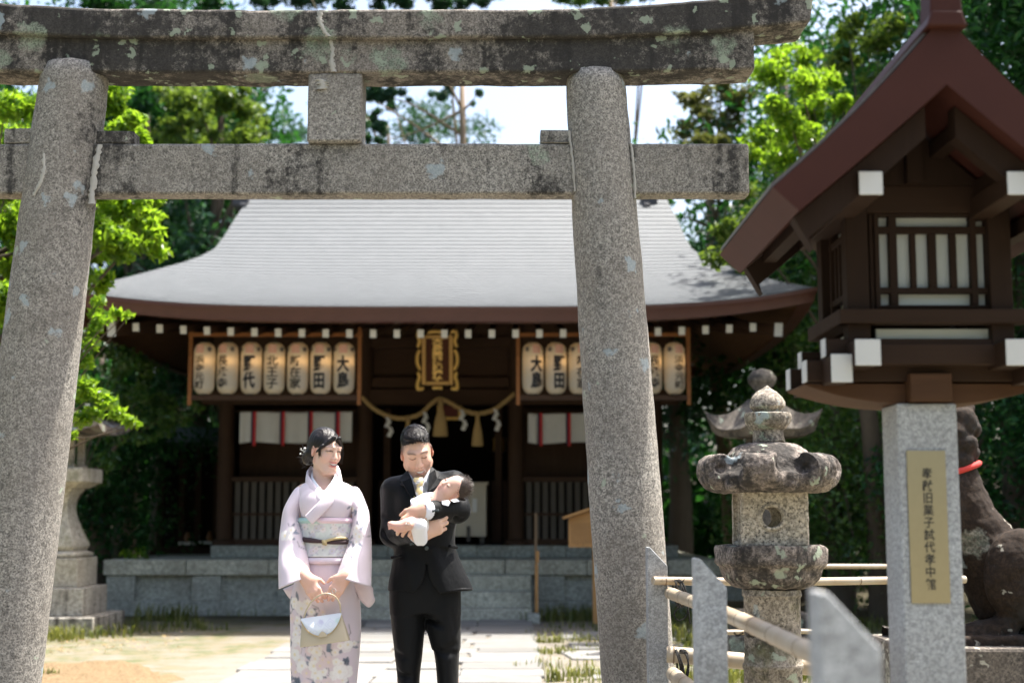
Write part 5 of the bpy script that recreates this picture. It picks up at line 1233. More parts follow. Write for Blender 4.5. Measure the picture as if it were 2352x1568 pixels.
far_tree('dark evergreen at the right edge behind the guardian dog', 8.0, 14.8, 7.4, 2.3, L_DARK, 35, size=.12, n=110, cnt=190, zlow=.05, r=.6)
far_tree('shadowed leafy bush behind the mossy stone lantern', 4.0, 17.6, 3.4, 1.5, L_MID, 36, size=.09, n=55, cnt=200, zlow=.02, name='shrub', r=.5)
far_tree('shadowed bush between the engraved granite post and the hall', 5.6, 16.2, 3.6, 1.7, L_DARK, 37, size=.10, n=65, cnt=200, zlow=.02, name='shrub', r=.5)
far_tree('dark thicket under the left eave beside the side shrine', -6.1, 21.0, 4.6, 1.7, L_DARK, 38, size=.11, n=80, cnt=190, zlow=.02, name='shrub', r=.55)
far_tree('dark tall tree at the left edge behind the bright maple', -8.4, 19.5, 10.5, 2.6, L_DARK, 39, size=.16, n=110, cnt=160, zlow=.06)
# the far side of the wood: one dark mass behind everything
g = random.Random(77); cl = []
for _ in range(520):
    a = g.random(); s_ = -1 if a < .46 else 1
    x = s_ * g.uniform(4.8, 20) if s_ > 0 else -g.uniform(5.2, 20); yy = g.uniform(27, 33) if abs(x) < 9 else g.uniform(20, 33)
    zt_ = 10.5 if abs(x) > 6.5 else 8
    cl.append(((x, yy, g.uniform(.2, zt_)), g.uniform(.9, 1.6), 75))
for _ in range(120): cl.append(((g.uniform(-6, 5), g.uniform(30, 33), g.uniform(.2, 3.2)), g.uniform(.9, 1.5), 75))
# the grove behind the viewer, which shades the gate's front from the low sky
for _ in range(420): cl.append(((g.uniform(-30, 30), g.uniform(-24, -11), g.uniform(.5, 15)), g.uniform(1.3, 2.3), 60))
for _ in range(160): cl.append(((-g.uniform(11, 20), g.uniform(-11, 8), g.uniform(.5, 11)), g.uniform(1.2, 2.0), 60))
V, Fc = leaves(cl, .40, 55); o = mesh_obj('far_wood', V, Fc, L_DARK, None, False); o['kind'] = 'stuff'
# small sunlit weed by the platform corner
for (x, y, lb) in ((325, 1280, 'bright green weed on the left corner of the stone platform'),):
    q = P(x, y, 19.5); w_ = thing('weed', lb, 'weed', (q.x, q.y, zp1)); V, Fc = leaves([((q.x, q.y, zp1 + .07), .12, 40), ((q.x - .2, q.y, zp1 + .05), .09, 26)], .09, 5); mesh_obj('leaves', V, Fc, L_BRIGHT, w_, False)
# ------------------------------------------------------------------ people
DP = 6.05; SC = DP / 6.5; KP = PXM(DP)
def W(x, y, d=0.0): return P(x, y, DP + d)
def srgb(r, g, b): return tuple((c / 255 / 12.92 if c / 255 <= .04045 else ((c / 255 + .055) / 1.055) ** 2.4) for c in (r, g, b))
SKIN_W, SKIN_M, SKIN_B = (.70, .475, .37), (.66, .42, .305), (.66, .41, .32)
M_SKIN = painted('skin', .5, .05, 400, spec=.35, sss=.12, var=.04)
M_HAIR = None
t = NT('black brown hair'); v = t.vec((60, 60, 9)); n = t.noise(v, 3, 4, .7)
M_HAIR = t.fin(t.mix(n, (.004, .0035, .0035), (.016, .010, .008)), .38, t.bump(n, .6, .004), Specular_IOR_Level=.38)
M_HAIRB = plain('fine dark baby hair', (.045, .028, .02), .5, .4, 60)

class Head:
    """face looks along local -y, up is z, origin at the middle of the head"""
    def __init__(s, c, fwd, up, k=1.0, wf=1.0):
        f = Vector(fwd).normalized(); u = Vector(up); u = (u - f * u.dot(f)).normalized(); y = -f; x = y.cross(u)
        s.M = Matrix((x, y, u)).transposed(); k *= SC; s.c = Vector(c); s.k = k; s.T = Matrix.Translation(s.c) @ s.M.to_4x4() @ Matrix.Diagonal((k * wf, k, k, 1)); s.wf = wf
        s.Ti = np.array(s.T.inverted())
    def p(s, x, y, z): return s.T @ Vector((x, y, z))
    def loc(s, V): return V @ s.Ti[:3, :3].T + s.Ti[:3, 3]
    def ell(s, S, c, r, k=.01, rot=None, op='add'):
        M = s.M if rot is None else s.M @ rot
        S.ell(s.p(*c), np.array(r) * s.k * np.array((s.wf if rot is None else 1, 1, 1)), k * s.k, M, op)
    def cone(s, S, a, b, ra, rb, k=.01, op='add'): S.cone(s.p(*a), s.p(*b), ra * s.k, rb * s.k, k * s.k, op)
def RX_(a): return Matrix.Rotation(R(a), 3, 'X')
def RY_(a): return Matrix.Rotation(R(a), 3, 'Y')
def RZ_(a): return Matrix.Rotation(R(a), 3, 'Z')
def face(S, H, fem=True, smile=1.0, jaw=1.0):
    H.ell(S, (0, .022, .030), (.073, .090, .083), .0)                   # skull
    H.ell(S, (0, -.022, -.015), (.062 * (1 if fem else 1.05), .064, .085), .03)    # face mass
    H.cone(S, (-.015, -.062, -.097), (.015, -.062, -.097), .0205 * jaw, .0205 * jaw, .03)     # chin
    for q in (-1, 1):
        H.cone(S, (q * .050 * jaw, .0, -.055), (q * .020, -.050, -.094), .022, .018, .03)        # jaw line
        H.ell(S, (q * .036, -.054, -.026), (.024, .021, .022), .022)            # cheek
        H.ell(S, (q * .031, -.092, .012), (.020, .012, .012), .014, None, 'sub')    # eye socket
        H.ell(S, (q * .031, -.0745, .010), (.017, .0125, .0105), .006)                 # eyelid
        H.cone(S, (q * .012, -.083, .030), (q * .048, -.070, .030), .009, .006, .016)     # brow ridge
        H.ell(S, (q * .0115, -.090, -.030), (.009, .011, .008), .007)           # nostril wing
        H.ell(S, (q * .077, .014, -.004), (.007, .019, .031), .006, RZ_(q * 22) @ RX_(-8))    # ear
        H.ell(S, (q * .083, .011, .002), (.006, .009, .016), .005, RZ_(q * 22), 'sub')
    H.cone(S, (0, -.080, .022), (0, -.101, -.026), .0075, .0105, .012)      # nose
    H.ell(S, (0, -.082, -.058), (.026, .013, .017), .014)               # mouth mound
    if smile:
        H.ell(S, (0, -.103, -.0585), (.024, .014, .0045), .005, None, 'sub')
    H.ell(S, (0, -.0885, -.0485), (.023, .008, .0048), .004); H.ell(S, (0, -.0865, -.0705), (.017, .009, .0062), .005)
def face_paint(V, H, skin, fem=True, ink=(.018, .013, .011), lip=(.50, .12, .11), look=0.0, baby=False, curve=.0045, lid=.0036):
    L = H.loc(V); x, y, z = L.T; ax = abs(x); C_ = np.tile(np.array(skin), (len(V), 1)); fr = y < -.035
    def mixin(m, col, a=1.0): m = (np.clip(m, 0, 1) * a)[:, None]; C_[:] = C_ * (1 - m) + np.array(col) * m
    sm = lambda d, w_: 1 / (1 + np.exp(np.clip(d / w_, -40, 40)))
    inh = (abs(z) < .16) & (np.hypot(x, y) < .13)
    mixin(sm(np.hypot((ax - .040) / 1.2, z + .030) - .020, .006) * fr, (.72, .33, .27), .28 if fem else .2)
    mixin(sm(np.hypot(ax, (z + .026)) - .010, .004) * fr, (.66, .33, .25), .2)
    mixin(((ax > .070) & inh & (y > -.02) & (y < .04)) * 1.0, (.68, .30, .22), .45)
    # lashes and iris: narrow smiling arcs
    ez = .0085 + curve * (1 - ((ax - .031) / .017) ** 2)
    on = sm(abs(ax - .031) - .0175, .0012) * fr
    mixin(sm(abs(z - ez) - (lid if fem else lid), .0006) * on, ink, .92)
    if not baby:
        mixin(sm(np.hypot(ax - .031 - look, (z - ez + .0028) * 1.5) - .0048, .0007) * fr, (.012, .009, .008), .95 if fem else .35)
        bz = .030 + (.0045 if fem else .003) * (1 - ((ax - .033) / .022) ** 2)
        mixin(sm(abs(z - bz) - (.0022 if fem else .0036), .0011) * sm(abs(ax - .033) - .021, .002) * fr, (.05, .035, .03), .62 if fem else .8)
    else:
        bz = .028 + .004 * (1 - ((ax - .033) / .02) ** 2); mixin(sm(abs(z - bz) - .002, .0015) * sm(abs(ax - .033) - .016, .002) * fr, (.25, .15, .10), .5)
    # mouth
    wv = .0265; cz = -.060 + 7.5 * x ** 2 * (1 if not baby else 0)
    up = sm(abs(z - cz - .0085) - .0042, .001) * sm(ax - wv, .0015) * fr; lo = sm(abs(z - cz + .0105) - .0058, .001) * sm(ax - wv * .86, .002) * fr
    mixin(up, lip, .8 if fem else .5); mixin(lo, lip, .85 if fem else .55)
    if not baby:
        gap = sm(abs(z - cz + .001) - .0052 * np.clip(1 - (ax / .0275) ** 2, 0, 1) - .0006, .0007) * sm(ax - .0255, .001) * fr
        mixin(gap, (.09, .02, .02), 1.0)
        tee = sm(abs(z - cz - .0008) - .0037 * np.clip(1 - (ax / .0245) ** 2, 0, 1), .0006) * sm(ax - .0225, .001) * fr
        mixin(tee, (.80, .77, .70), 1.0)
        mixin(sm(np.hypot(ax - .0062, (z + .0345) * 1.3) - .0032, .001) * sm(y + .085, .003), (.22, .09, .07), .8)
        crease = sm(abs(ax - .018 - (-.030 - z) * .55) - .0016, .0012) * ((z < -.030) & (z > -.062)) * fr; mixin(crease, (.42, .20, .15), .35)
    return C_
def hand(S, wrist, fwd, across, side, curl=(38, 58, 30), s=1.0, spread=.0, thumb=(55, 20), k=.006, fr=.0086):
    """across points from index to little finger; the palm is below the back of the hand"""
    s *= SC; w0 = Vector(wrist); f = Vector(fwd).normalized(); a = Vector(across); a = (a - f * a.dot(f)).normalized(); n = f.cross(a) * side     # n: out of the back of the hand
    n.normalize(); kn = []
    for i, (u, l) in enumerate(((-.031, .086), (-.0105, .090), (.0105, .085), (.030, .076))):
        K_ = w0 + f * l * s + a * u * s + n * (.004 if i in (1, 2) else 0) * s; kn.append(K_)
        S.cone(w0 + a * u * .55 * s, K_, .0165 * s, .0115 * s, .018 * s)
    S.cone(w0 - f * .02 * s, w0 + f * .02 * s, .025 * s, .024 * s, .02)
    for i, K_ in enumerate(kn):
        L = np.array([.042, .026, .021]) * s * (.93, 1.04, .98, .80)[i]; p = K_; ang = 0; r = fr * s * (1, 1.03, .98, .86)[i]
        for j in range(3):
            ang += curl[j] * (1 + .06 * (i - 1)); d = (f * math.cos(R(ang)) - n * math.sin(R(ang)) + a * spread * (i - 1.5) * .12).normalized(); q = p + d * L[j]
            S.cone(p, q, r * (1.04 - .07 * j), r * (.97 - .09 * j), .0035 if j else .008); p = q
    t0 = w0 + f * .022 * s - a * .026 * s; d1 = (f * math.cos(R(thumb[0])) - a * math.sin(R(thumb[0])) - n * .35).normalized(); p1 = t0 + d1 * .042 * s
    S.cone(w0 + f * .018 * s - a * .012 * s, t0 + d1 * .012 * s, .017 * s, .015 * s, .02); S.cone(t0, p1, .0135 * s, .0105 * s, .012)
    d2 = (f * math.cos(R(thumb[1])) - a * math.sin(R(thumb[1])) - n * .45).normalized(); S.cone(p1, p1 + d2 * .030 * s, .0102 * s, .008 * s, .004)
    return kn
def hair_tufts(mb, H, pts, rng, ln, wd, flow, jitter=.35):
    """thin tapering locks lying along the scalp"""
    for (p, nrm) in pts:
        d = (flow(p, nrm) + Vector((rng.gauss(0, 1), rng.gauss(0, 1), rng.gauss(0, 1))) * jitter).normalized(); sd_ = d.cross(nrm)
        if sd_.length < 1e-3: continue
        sd_.normalize(); l = ln * rng.uniform(.6, 1.3); w_ = wd * rng.uniform(.6, 1.3)
        a = p; b = p + d * l * .5 + nrm * l * .12; c = p + d * l
        v = [H.T @ Vector(q) for q in (a - sd_ * w_, a + sd_ * w_, b + sd_ * w_ * .7, b - sd_ * w_ * .7, c)]
        mb.raw(v, [(0, 1, 2, 3), (3, 2, 4)])

# ---- painted cloth
FLOW = {'white': (.86, .82, .78), 'pink': (.76, .62, .62), 'leaf': (.075, .105, .15), 'stem': (.14, .12, .13), 'eye': (.80, .66, .36)}
def paint_flowers(C_, U, Vv, flowers, leaves_, stems):
    def mixin(m, col): m = np.clip(m, 0, 1)[:, None]; C_[:] = C_ * (1 - m) + np.array(col) * m
    sm = lambda d, w_: 1 / (1 + np.exp(np.clip(d / w_, -40, 40)))
    for pts in stems:
        for (x0, y0), (x1, y1) in zip(pts, pts[1:]):
            dx, dy = x1 - x0, y1 - y0; t_ = np.clip(((U - x0) * dx + (Vv - y0) * dy) / (dx * dx + dy * dy + 1e-9), 0, 1); d = np.hypot(U - x0 - t_ * dx, Vv - y0 - t_ * dy); mixin(sm(d - .0014, .0008) * .8, FLOW['stem'])
    for (x, y, l, a, sh) in leaves_:
        ca, sa = math.cos(a), math.sin(a); u, v_ = (U - x) * ca + (Vv - y) * sa, -(U - x) * sa + (Vv - y) * ca; t_ = u / l
        w_ = l * .34 * np.sqrt(np.clip(1 - t_ ** 2, 0, 1)) * (1 - .3 * t_); m = sm(abs(v_) - w_, .0009) * (abs(t_) < 1); mixin(m * .9, tuple(c * sh for c in FLOW['leaf'])); mixin(m * sm(abs(v_) - .0006, .0005) * .35, (.5, .5, .5))
    for (x, y, r, ph, kind) in flowers:
        dx, dy = U - x, Vv - y; d = np.hypot(dx, dy); th = np.arctan2(dy, dx); rp = r * (.80 + .20 * abs(np.cos(2.5 * th + ph)) ** .7)
        col = FLOW['white'] if kind == 0 else FLOW['pink'] if kind == 1 else (.80, .745, .735)
        mixin(sm(d - rp * 1.10, .0012) * .28, (.70, .52, .52)); mixin(sm(d - rp, .0009) * .95, col)
        mixin(sm(abs(np.sin(2.5 * th + ph + math.pi / 2 * 0)) - .10, .05) * (d < rp * .8) * .25, (.6, .48, .46)); mixin(sm(d - r * .22, .001) * .8, FLOW['eye'])
def sprig(x, y, n, r, g, F_, L_, S_, spread=.05, kind=None):
    for _ in range(n):
        a = g.uniform(0, 6.28); d = spread * math.sqrt(g.random()); F_.append((x + d * math.cos(a), y + d * math.sin(a), r * g.uniform(.5, .95), g.uniform(0, 6), g.choice([0, 0, 2, 1]) if kind is None else kind))
    for _ in range(int(n * 1.5)):
        a = g.uniform(0, 6.28); d = spread * g.uniform(.7, 1.35); L_.append((x + d * math.cos(a), y + d * math.sin(a), r * g.uniform(.6, .95), a + g.uniform(-.6, .6), g.uniform(.7, 1.8)))
    for _ in range(max(1, n // 3)):
        a = g.uniform(0, 6.28); S_.append([(x, y), (x + spread * .8 * math.cos(a), y + spread * .8 * math.sin(a)), (x + spread * 1.7 * math.cos(a + .4), y + spread * 1.7 * math.sin(a + .4))])

# ================================================================== woman in a pink kimono
wo = thing('person', 'smiling woman in a pale pink flowered kimono, her dark hair pinned up', 'person', W(745, 1568).xy.to_3d())
HW = Head(W(748, 1036, .0), (.66, -.72, -.17), (.08, -.05, 1), .845, .95)
nk0, nk1 = W(743, 1066, .02), W(741, 1118, .03)
S = SDF((-1.12, DP - .36, .02), (-.52, DP + .22, 1.76), .0034)
S.cone(nk0, nk1, .042, .050, .03, sy=1.0); S.ell(W(742, 1140, .045), (.12, .085, .06), .04)
face(S, HW, True, 1.0, .94)
S.col([(W(745, y).z, W((a + b) / 2, y).x, DP + .02, (b - a) / 2 * KP, ry) for y, a, b, ry in ((1128, 712, 772, .07), (1200, 706, 800, .085), (1290, 704, 800, .09), (1400, 690, 806, .10), (1600, 705, 790, .08), (1780, 715, 780, .06), (1868, 712, 782, .07))], .03)
wl_, wr_ = W(703, 1327, -.20), W(792, 1324, -.20)
for sgn, (sx, sy_), (ex, ey), wr in ((1, (700, 1135), (668, 1235), wl_), (-1, (790, 1133), (832, 1235), wr_)):
    S.cone(W(sx, sy_, .02), W(ex, ey, -.04), .042, .032, .03); S.cone(W(ex, ey, -.04), wr, .030, .0225, .02)
hand(S, wl_, (.50, -.16, -.80), (-.80, -.05, -.50), -1, (16, 40, 30), .80)
hand(S, wr_, (-.50, -.16, -.80), (.80, -.05, -.50), 1, (16, 40, 30), .80)
v, f_ = S.mesh(); body = mesh_obj('body', v, f_, M_SKIN, wo); cc = face_paint(v, HW, SKIN_W, True, look=.003)
for w0 in (wl_, wr_):
    d = np.linalg.norm(v - np.array(w0), axis=1); m = (np.clip((d - .07) / .05, 0, 1) * (d < .2))[:, None] * .35; cc = cc * (1 - m) + np.array((.70, .36, .28)) * m
paint(body, cc)
mb = MB(); rp = W(774, 1364, -.245)
# hair: swept to a low knot, parted above the left brow
S = SDF(W(688, 1110, .16) + Vector((-.02, -.32, -.02)), W(815, 965, .22) + Vector((0, .02, .02)), .0036)
HW.ell(S, (0, .028, .040), (.082, .098, .088), .0); HW.ell(S, (0, .052, .0), (.074, .070, .080), .02)
HW.ell(S, (.028, -.122, -.026), (.060, .070, .102), .012, RY_(-12), 'sub'); HW.ell(S, (-.020, -.125, -.035), (.066, .062, .072), .012, RY_(16), 'sub')
HW.ell(S, (0, -.05, -.105), (.11, .09, .072), .015, None, 'sub'); HW.ell(S, (-.082, -.010, -.020), (.03, .028, .036), .008, None, 'sub'); HW.ell(S, (.082, -.005, -.025), (.03, .034, .045), .008, None, 'sub')
HW.ell(S, (-.026, .102, -.048), (.046, .036, .040), .012); HW.cone(S, (-.06, .06, -.02), (-.035, .11, -.06), .026, .03, .012); HW.cone(S, (.05, .08, -.03), (-.01, .125, -.065), .026, .026, .012)
HW.cone(S, (-.014, -.078, .082), (-.066, -.052, .030), .013, .009, .012); HW.cone(S, (-.066, -.052, .030), (-.077, -.02, -.005), .009, .005, .012)
HW.cone(S, (.020, -.080, .080), (.066, -.052, .035), .013, .009, .012); HW.cone(S, (.066, -.052, .035), (.078, -.028, -.02), .009, .004, .01)
v, f_ = S.mesh(); L = HW.loc(v); th = np.arctan2(L[:, 2] - .02, L[:, 1]) ; ph = L[:, 0] * 60 + np.sin(th * 3) * 1.2
nr = L / np.maximum(np.linalg.norm(L, axis=1), 1e-6)[:, None]; L2 = L + nr * (np.sin(ph * 3.1) * .0011 + np.sin(ph * 7.3 + th * 2) * .0008)[:, None]
v2 = L2 @ np.array(HW.T)[:3, :3].T + np.array(HW.T)[:3, 3]
hair = mesh_obj('hair', v2, f_, M_HAIR, wo)
g = random.Random(3); mb = MB()
for k in range(46):           # loose strands round the knot, ear and temple
    s0 = g.choice([(-.03, .13, -.05), (-.05, .10, -.08), (-.075, .05, -.05), (-.06, .12, -.01), (.0, .14, -.07)]); a = Vector(s0) + Vector((g.gauss(0, .012), g.gauss(0, .012), g.gauss(0, .014)))
    d = Vector((g.uniform(-.6, .3), g.uniform(.1, 1), g.uniform(-1, .4))).normalized() * g.uniform(.015, .04); mb.tube([HW.T @ a, HW.T @ (a + d * .6 + Vector((0, .004, .004))), HW.T @ (a + d)], [.0011, .0009, .0004], 4, 6)
for k in range(12):
    a = Vector((-.070 + g.gauss(0, .004), -.045 + g.gauss(0, .006), .03)); mb.tube([HW.T @ a, HW.T @ (a + Vector((-.006, .0, -.025))), HW.T @ (a + Vector((.004 + g.gauss(0, .004), -.004, -.050 - g.uniform(0, .02))))], [.0014, .0011, .0004], 4, 6)
    a = Vector((.072 + g.gauss(0, .003), -.045 + g.gauss(0, .005), .03)); mb.tube([HW.T @ a, HW.T @ (a + Vector((.010, -.002, -.035))), HW.T @ (a + Vector((.004 + g.gauss(0, .004), -.008, -.075 - g.uniform(0, .02))))], [.0014, .0011, .0004], 4, 6)
mb.build('hair_strand', M_HAIR, hair, True)
orn = thing('hair_ornament', 'white bead hair ornament pinned in the woman\'s low knot', 'hair ornament', W(700, 1040, .1)); M_PEARL = plain('white bead', (.8, .78, .72), .25, .05)
M_WIRE = plain('silver wire', (.5, .5, .48), .3, .1, Metallic=.8)
for (x, y, r) in ((691, 1031, 2.2), (700, 1030, 3.2), (699, 1037, 3.0), (690, 1042, 2.4), (702, 1041, 2.2), (696, 1034, 1.8)):
    c_ = W(x, y, .055); mb = MB(); r *= KP; mb.lathe([(0, -r), (r * .7, -r * .7), (r, 0), (r * .7, r * .7), (0, r)], c_, 10); mb.build('bead', M_PEARL, orn, True)
    mb = MB(); mb.tube([c_, W(706, 1044, .075)], .0009, 4); mb.build('wire', M_WIRE, orn, True)

# kimono body (one skirt and bodice), sleeves, collars
M_KIM = painted('dyed silk', .55, .05, 900, sheen=.25, spec=.3, fold=.10, var=.05)
PINK = np.array((.70, .615, .665)); g = random.Random(12)
rows = [(1096, 724, 766, .068, .03), (1103, 712, 778, .085, .03), (1112, 694, 800, .100, .025), (1126, 684, 816, .112, .02), (1150, 684, 818, .122, .012), (1180, 690, 813, .122, .008), (1215, 693, 812, .118, .01), (1260, 693, 812, .120, .01), (1292, 690, 813, .130, .008),
        (1335, 678, 818, .140, .01), (1376, 668, 824, .142, .015), (1450, 668, 826, .142, .02), (1568, 670, 817, .136, .02), (1700, 680, 808, .125, .02), (1800, 688, 802, .12, .02), (1862, 690, 800, .122, .02)]
S = SDF((W(655, 1200).x, DP - .20, .035), (W(840, 1200).x, DP + .22, 1.50), .0042)
S.col([(W(745, y).z, W((a + b) / 2, y).x, DP + cy, (b - a) / 2 * KP * (1 + (0 if y < 1500 else 0)), ry) for y, a, b, ry, cy in rows], 0, p=2.35)
S.ell(W(741, 1096, .0), (.062, .075, .085), .012, None, 'sub'); S.cone(W(741, 1096, -.05), W(742, 1128, -.15), .052, .012, .01, 'sub')
for s_, (x, y) in ((-1, (722, 1158)), (1, (774, 1158))): S.ell(W(x, y, -.085), (.058, .032, .055), .03)
# overlap edge of the wrap and a few long soft folds
v, f_ = S.mesh()
fx = (v[:, 0] - W(745, 1400).x); low = np.clip((W(745, 1300).z - v[:, 2]) / .5, 0, 1); front = (v[:, 1] < DP)
v[:, 1] += np.where(front, low * (.004 * np.sin(fx * 42 + v[:, 2] * 2.0) + .003 * np.sin(fx * 85 - v[:, 2] * 3)), 0)
v[:, 1] += np.where(front, -.006 / (1 + np.exp(-(fx - .07 + .05 * (1.2 - v[:, 2])) / .003)) * low, 0)
kim = mesh_obj('kimono', v, f_, M_KIM, wo)
U, Vv = v[:, 0], v[:, 2]; C_ = np.tile(PINK, (len(v), 1)); tone = np.clip((W(745, 1330).z - Vv) / .6, 0, 1)[:, None]; C_ = C_ * (1 - .45 * tone) + np.array((.70, .555, .575)) * .45 * tone
Fl, Lv, St = [], [], []
def xz(x, y): p = W(x, y, -.12); return p.x, p.z
for (x, y, n_, r, sp_) in ((690, 1385, 3, .024, .04), (700, 1402, 3, .02, .03), (682, 1420, 4, .03, .05), (690, 1450, 4, .026, .05), (680, 1478, 4, .034, .045), (700, 1506, 4, .030, .05), (688, 1530, 4, .03, .05), (700, 1555, 4, .03, .05), (725, 1482, 2, .02, .03), (742, 1500, 4, .028, .045), (738, 1530, 4, .026, .045), (772, 1510, 3, .020, .03), (795, 1468, 4, .022, .035), (776, 1548, 4, .034, .04), (750, 1565, 3, .024, .04), (735, 1405, 3, .014, .025), (690, 1590, 5, .03, .06), (740, 1610, 6, .03, .08), (790, 1590, 5, .03, .06), (720, 1680, 6, .03, .09), (780, 1690, 6, .03, .09), (745, 1780, 6, .03, .09)):
    sprig(*xz(x, y), n_, r, g, Fl, Lv, St, sp_)
# chest flowers on the upper left fold
sprig(*xz(782, 1113), 5, .020, g, Fl, Lv, St, .035); sprig(*xz(770, 1128), 3, .018, g, Fl, Lv, St, .025); sprig(*xz(806, 1150), 2, .014, g, Fl, Lv, St, .03)
St.append([xz(727, 1480), xz(745, 1498), xz(752, 1520), xz(748, 1545)]); St.append([xz(700, 1440), xz(695, 1470), xz(690, 1500)])
paint_flowers(C_, U, Vv, Fl, Lv, St); paint(kim, C_)
PALE = np.array((.80, .76, .70))
def sleeve(rings, name, flowers, seed):
    v, f_ = loft(rings, 90, 84, False, False, .9); A = v.reshape(84, 90, 3)
    # cloth thickness: fold the cuff inwards
    inn = A[-1] * .985 + A[-1].mean(0) * .015; inn2 = A[-10] * .96 + A[-10].mean(0) * .04
    V = np.vstack([v, inn, inn2]); f_ = f_ + [(((83 + j) * 90 + i), ((83 + j) * 90 + (i + 1) % 90), ((84 + j) * 90 + (i + 1) % 90), ((84 + j) * 90 + i)) for j in (0, 1) for i in range(90)] + [tuple(85 * 90 + k for k in range(90))] 
    nr = np.arange(len(V)); th = (nr % 90) / 90 * 2 * np.pi; t_ = np.minimum(nr // 90, 83) / 83
    V[:, 1] += .010 * np.sin(V[:, 0] * 30 + V[:, 2] * 26 + seed) * np.sin(t_ * 3.1) + .006 * np.sin(V[:, 2] * 48 - V[:, 0] * 18 + seed) * np.sin(t_ * 3.1)
    o = mesh_obj(name, V, f_, M_KIM, wo); C_ = np.tile(PINK, (len(V), 1)); C_[84 * 90:] = PALE
    fr_ = V[:, 1] < np.repeat(np.concatenate([A.mean(1)[:, 1], [A[-1].mean(0)[1]] * 2]), 90) + .01
    Fl, Lv, St = [], [], []; gg = random.Random(seed)
    for (x, y, n_, r, sp_) in flowers: p = W(x, y, -.10); sprig(p.x, p.z, n_, r, gg, Fl, Lv, St, sp_)
    C2 = C_.copy(); paint_flowers(C2, V[:, 0], V[:, 2], Fl, Lv, St); m = (fr_ & (nr < 84 * 90))[:, None]; C_ = np.where(m, C2, C_); paint(o, C_); return o
def ring(o, i, d, th): a, b = W(*o, d), W(*i, d); c = (a + b) / 2; ax = (a - b) / 2; return (c, ax, (0, th, 0))
sleeve([ring((708, 1124), (716, 1156), .02, .060), ring((681, 1119), (700, 1172), .015, .078), ring((656, 1163), (694, 1196), 0, .080), ring((644, 1212), (697, 1222), -.04, .078), ring((641, 1275), (704, 1262), -.10, .074), ring((640.5, 1352), (714, 1322), -.165, .066)], 'sleeve',
       [(664, 1222, 3, .026, .022), (686, 1242, 1, .010, .03)], 5)
sleeve([ring((792, 1124), (786, 1156), .02, .060), ring((821, 1119), (804, 1172), .015, .078), ring((843, 1163), (808, 1194), 0, .080), ring((850.5, 1205), (805, 1224), -.04, .078), ring((853.5, 1268), (793, 1268), -.10, .074), ring((852.5, 1346), (773, 1321), -.165, .066)], 'sleeve',
       [(826, 1222, 3, .020, .03), (818, 1240, 3, .019, .03), (808, 1262, 3, .016, .025), (800, 1278, 2, .012, .02), (812, 1140, 3, .014, .03), (818, 1165, 2, .016, .03)], 9)
def flap(pts, d, th, name, flowers=()):
    c = sum((W(x, y, d) for x, y in pts), Vector()) / len(pts); A = catmull([list(W(x, y, d)) for x, y in pts + pts[:1]], 60)[:-1]; n_ = len(A); V = []
    for q, dy in ((.0, -th), (.6, -th), (.97, -th * .6), (1.0, 0), (.97, th * .6), (.0, th)): V += [(c.x + (p[0] - c.x) * q, c.y + (p[1] - c.y) * q + dy, c.z + (p[2] - c.z) * q) for p in A]
    o = mesh_obj(name, V, grid_faces(n_, 6), M_KIM, wo); C_ = np.tile(np.array((.74, .62, .63)), (len(V), 1)); paint(o, C_)
flap([(650, 1352), (672, 1342), (700, 1326), (706, 1350), (702, 1374), (690, 1388), (676, 1384), (662, 1370)], -.03, .014, 'sleeve_lining')
flap([(790, 1322), (822, 1332), (853, 1345), (858, 1364), (861, 1380), (848, 1394), (836, 1387), (824, 1372), (812, 1345)], -.03, .014, 'sleeve_lining')
def band(name, pts, wd, th, col, mat=M_KIM, flowers=(), n=60, tw=None):
    A = catmull([list(W(*p)) for p in pts], n); V = []; K = 8
    for i, p in enumerate(A):
        d = Vector(A[min(i + 1, n - 1)] - A[max(i - 1, 0)]).normalized(); out = Vector((0, -1, 0)); out = Vector((p[0] - W(742, 1130).x, (p[1] - DP - .03) * 1.3, .0)).normalized() if tw is None else Vector(tw); sd_ = d.cross(out).normalized(); nn = sd_.cross(d)
        for k in range(K):
            a = 2 * math.pi * k / K; q = np.sign(math.cos(a)) * abs(math.cos(a)) ** .6; V.append(Vector(p) + sd_ * wd * q + nn * th * math.sin(a))
    o = mesh_obj(name, V, grid_faces(K, n) + [tuple(range(K)), tuple((n - 1) * K + k for k in range(K))], mat, wo)
    C_ = np.tile(np.array(col), (len(V), 1)); 
    if flowers:
        Fl, Lv, St = [], [], []; gg = random.Random(4)
        for (x, y, m_, r, sp_) in flowers: q = W(x, y, -.1); sprig(q.x, q.z, m_, r, gg, Fl, Lv, St, sp_)
        A_ = np.array([list(q) for q in V]); paint_flowers(C_, A_[:, 0], A_[:, 2], Fl, Lv, St)
    paint(o, C_); return o
WHT = (.74, .78, .82)
band('under_collar', [(724, 1080, .07), (716, 1096, .01), (720, 1110, -.055), (735, 1131, -.100), (750, 1152, -.120)], .014, .005, WHT)
band('under_collar', [(766, 1082, .06), (771, 1096, .0), (767, 1110, -.058), (749, 1134, -.106), (738, 1149, -.118)], .014, .005, WHT)
band('collar', [(719, 1080, .08), (706, 1096, .02), (709, 1113, -.05), (722, 1134, -.100), (736, 1155, -.117), (743, 1164, -.119)], .0245, .007, tuple(PINK * .97))
band('collar', [(771, 1080, .08), (781, 1095, .02), (779, 1112, -.052), (760, 1141, -.114), (735, 1168, -.138), (709, 1194, -.132)], .0245, .007, tuple(PINK * 1.05), flowers=[(776, 1106, 4, .016, .03)])
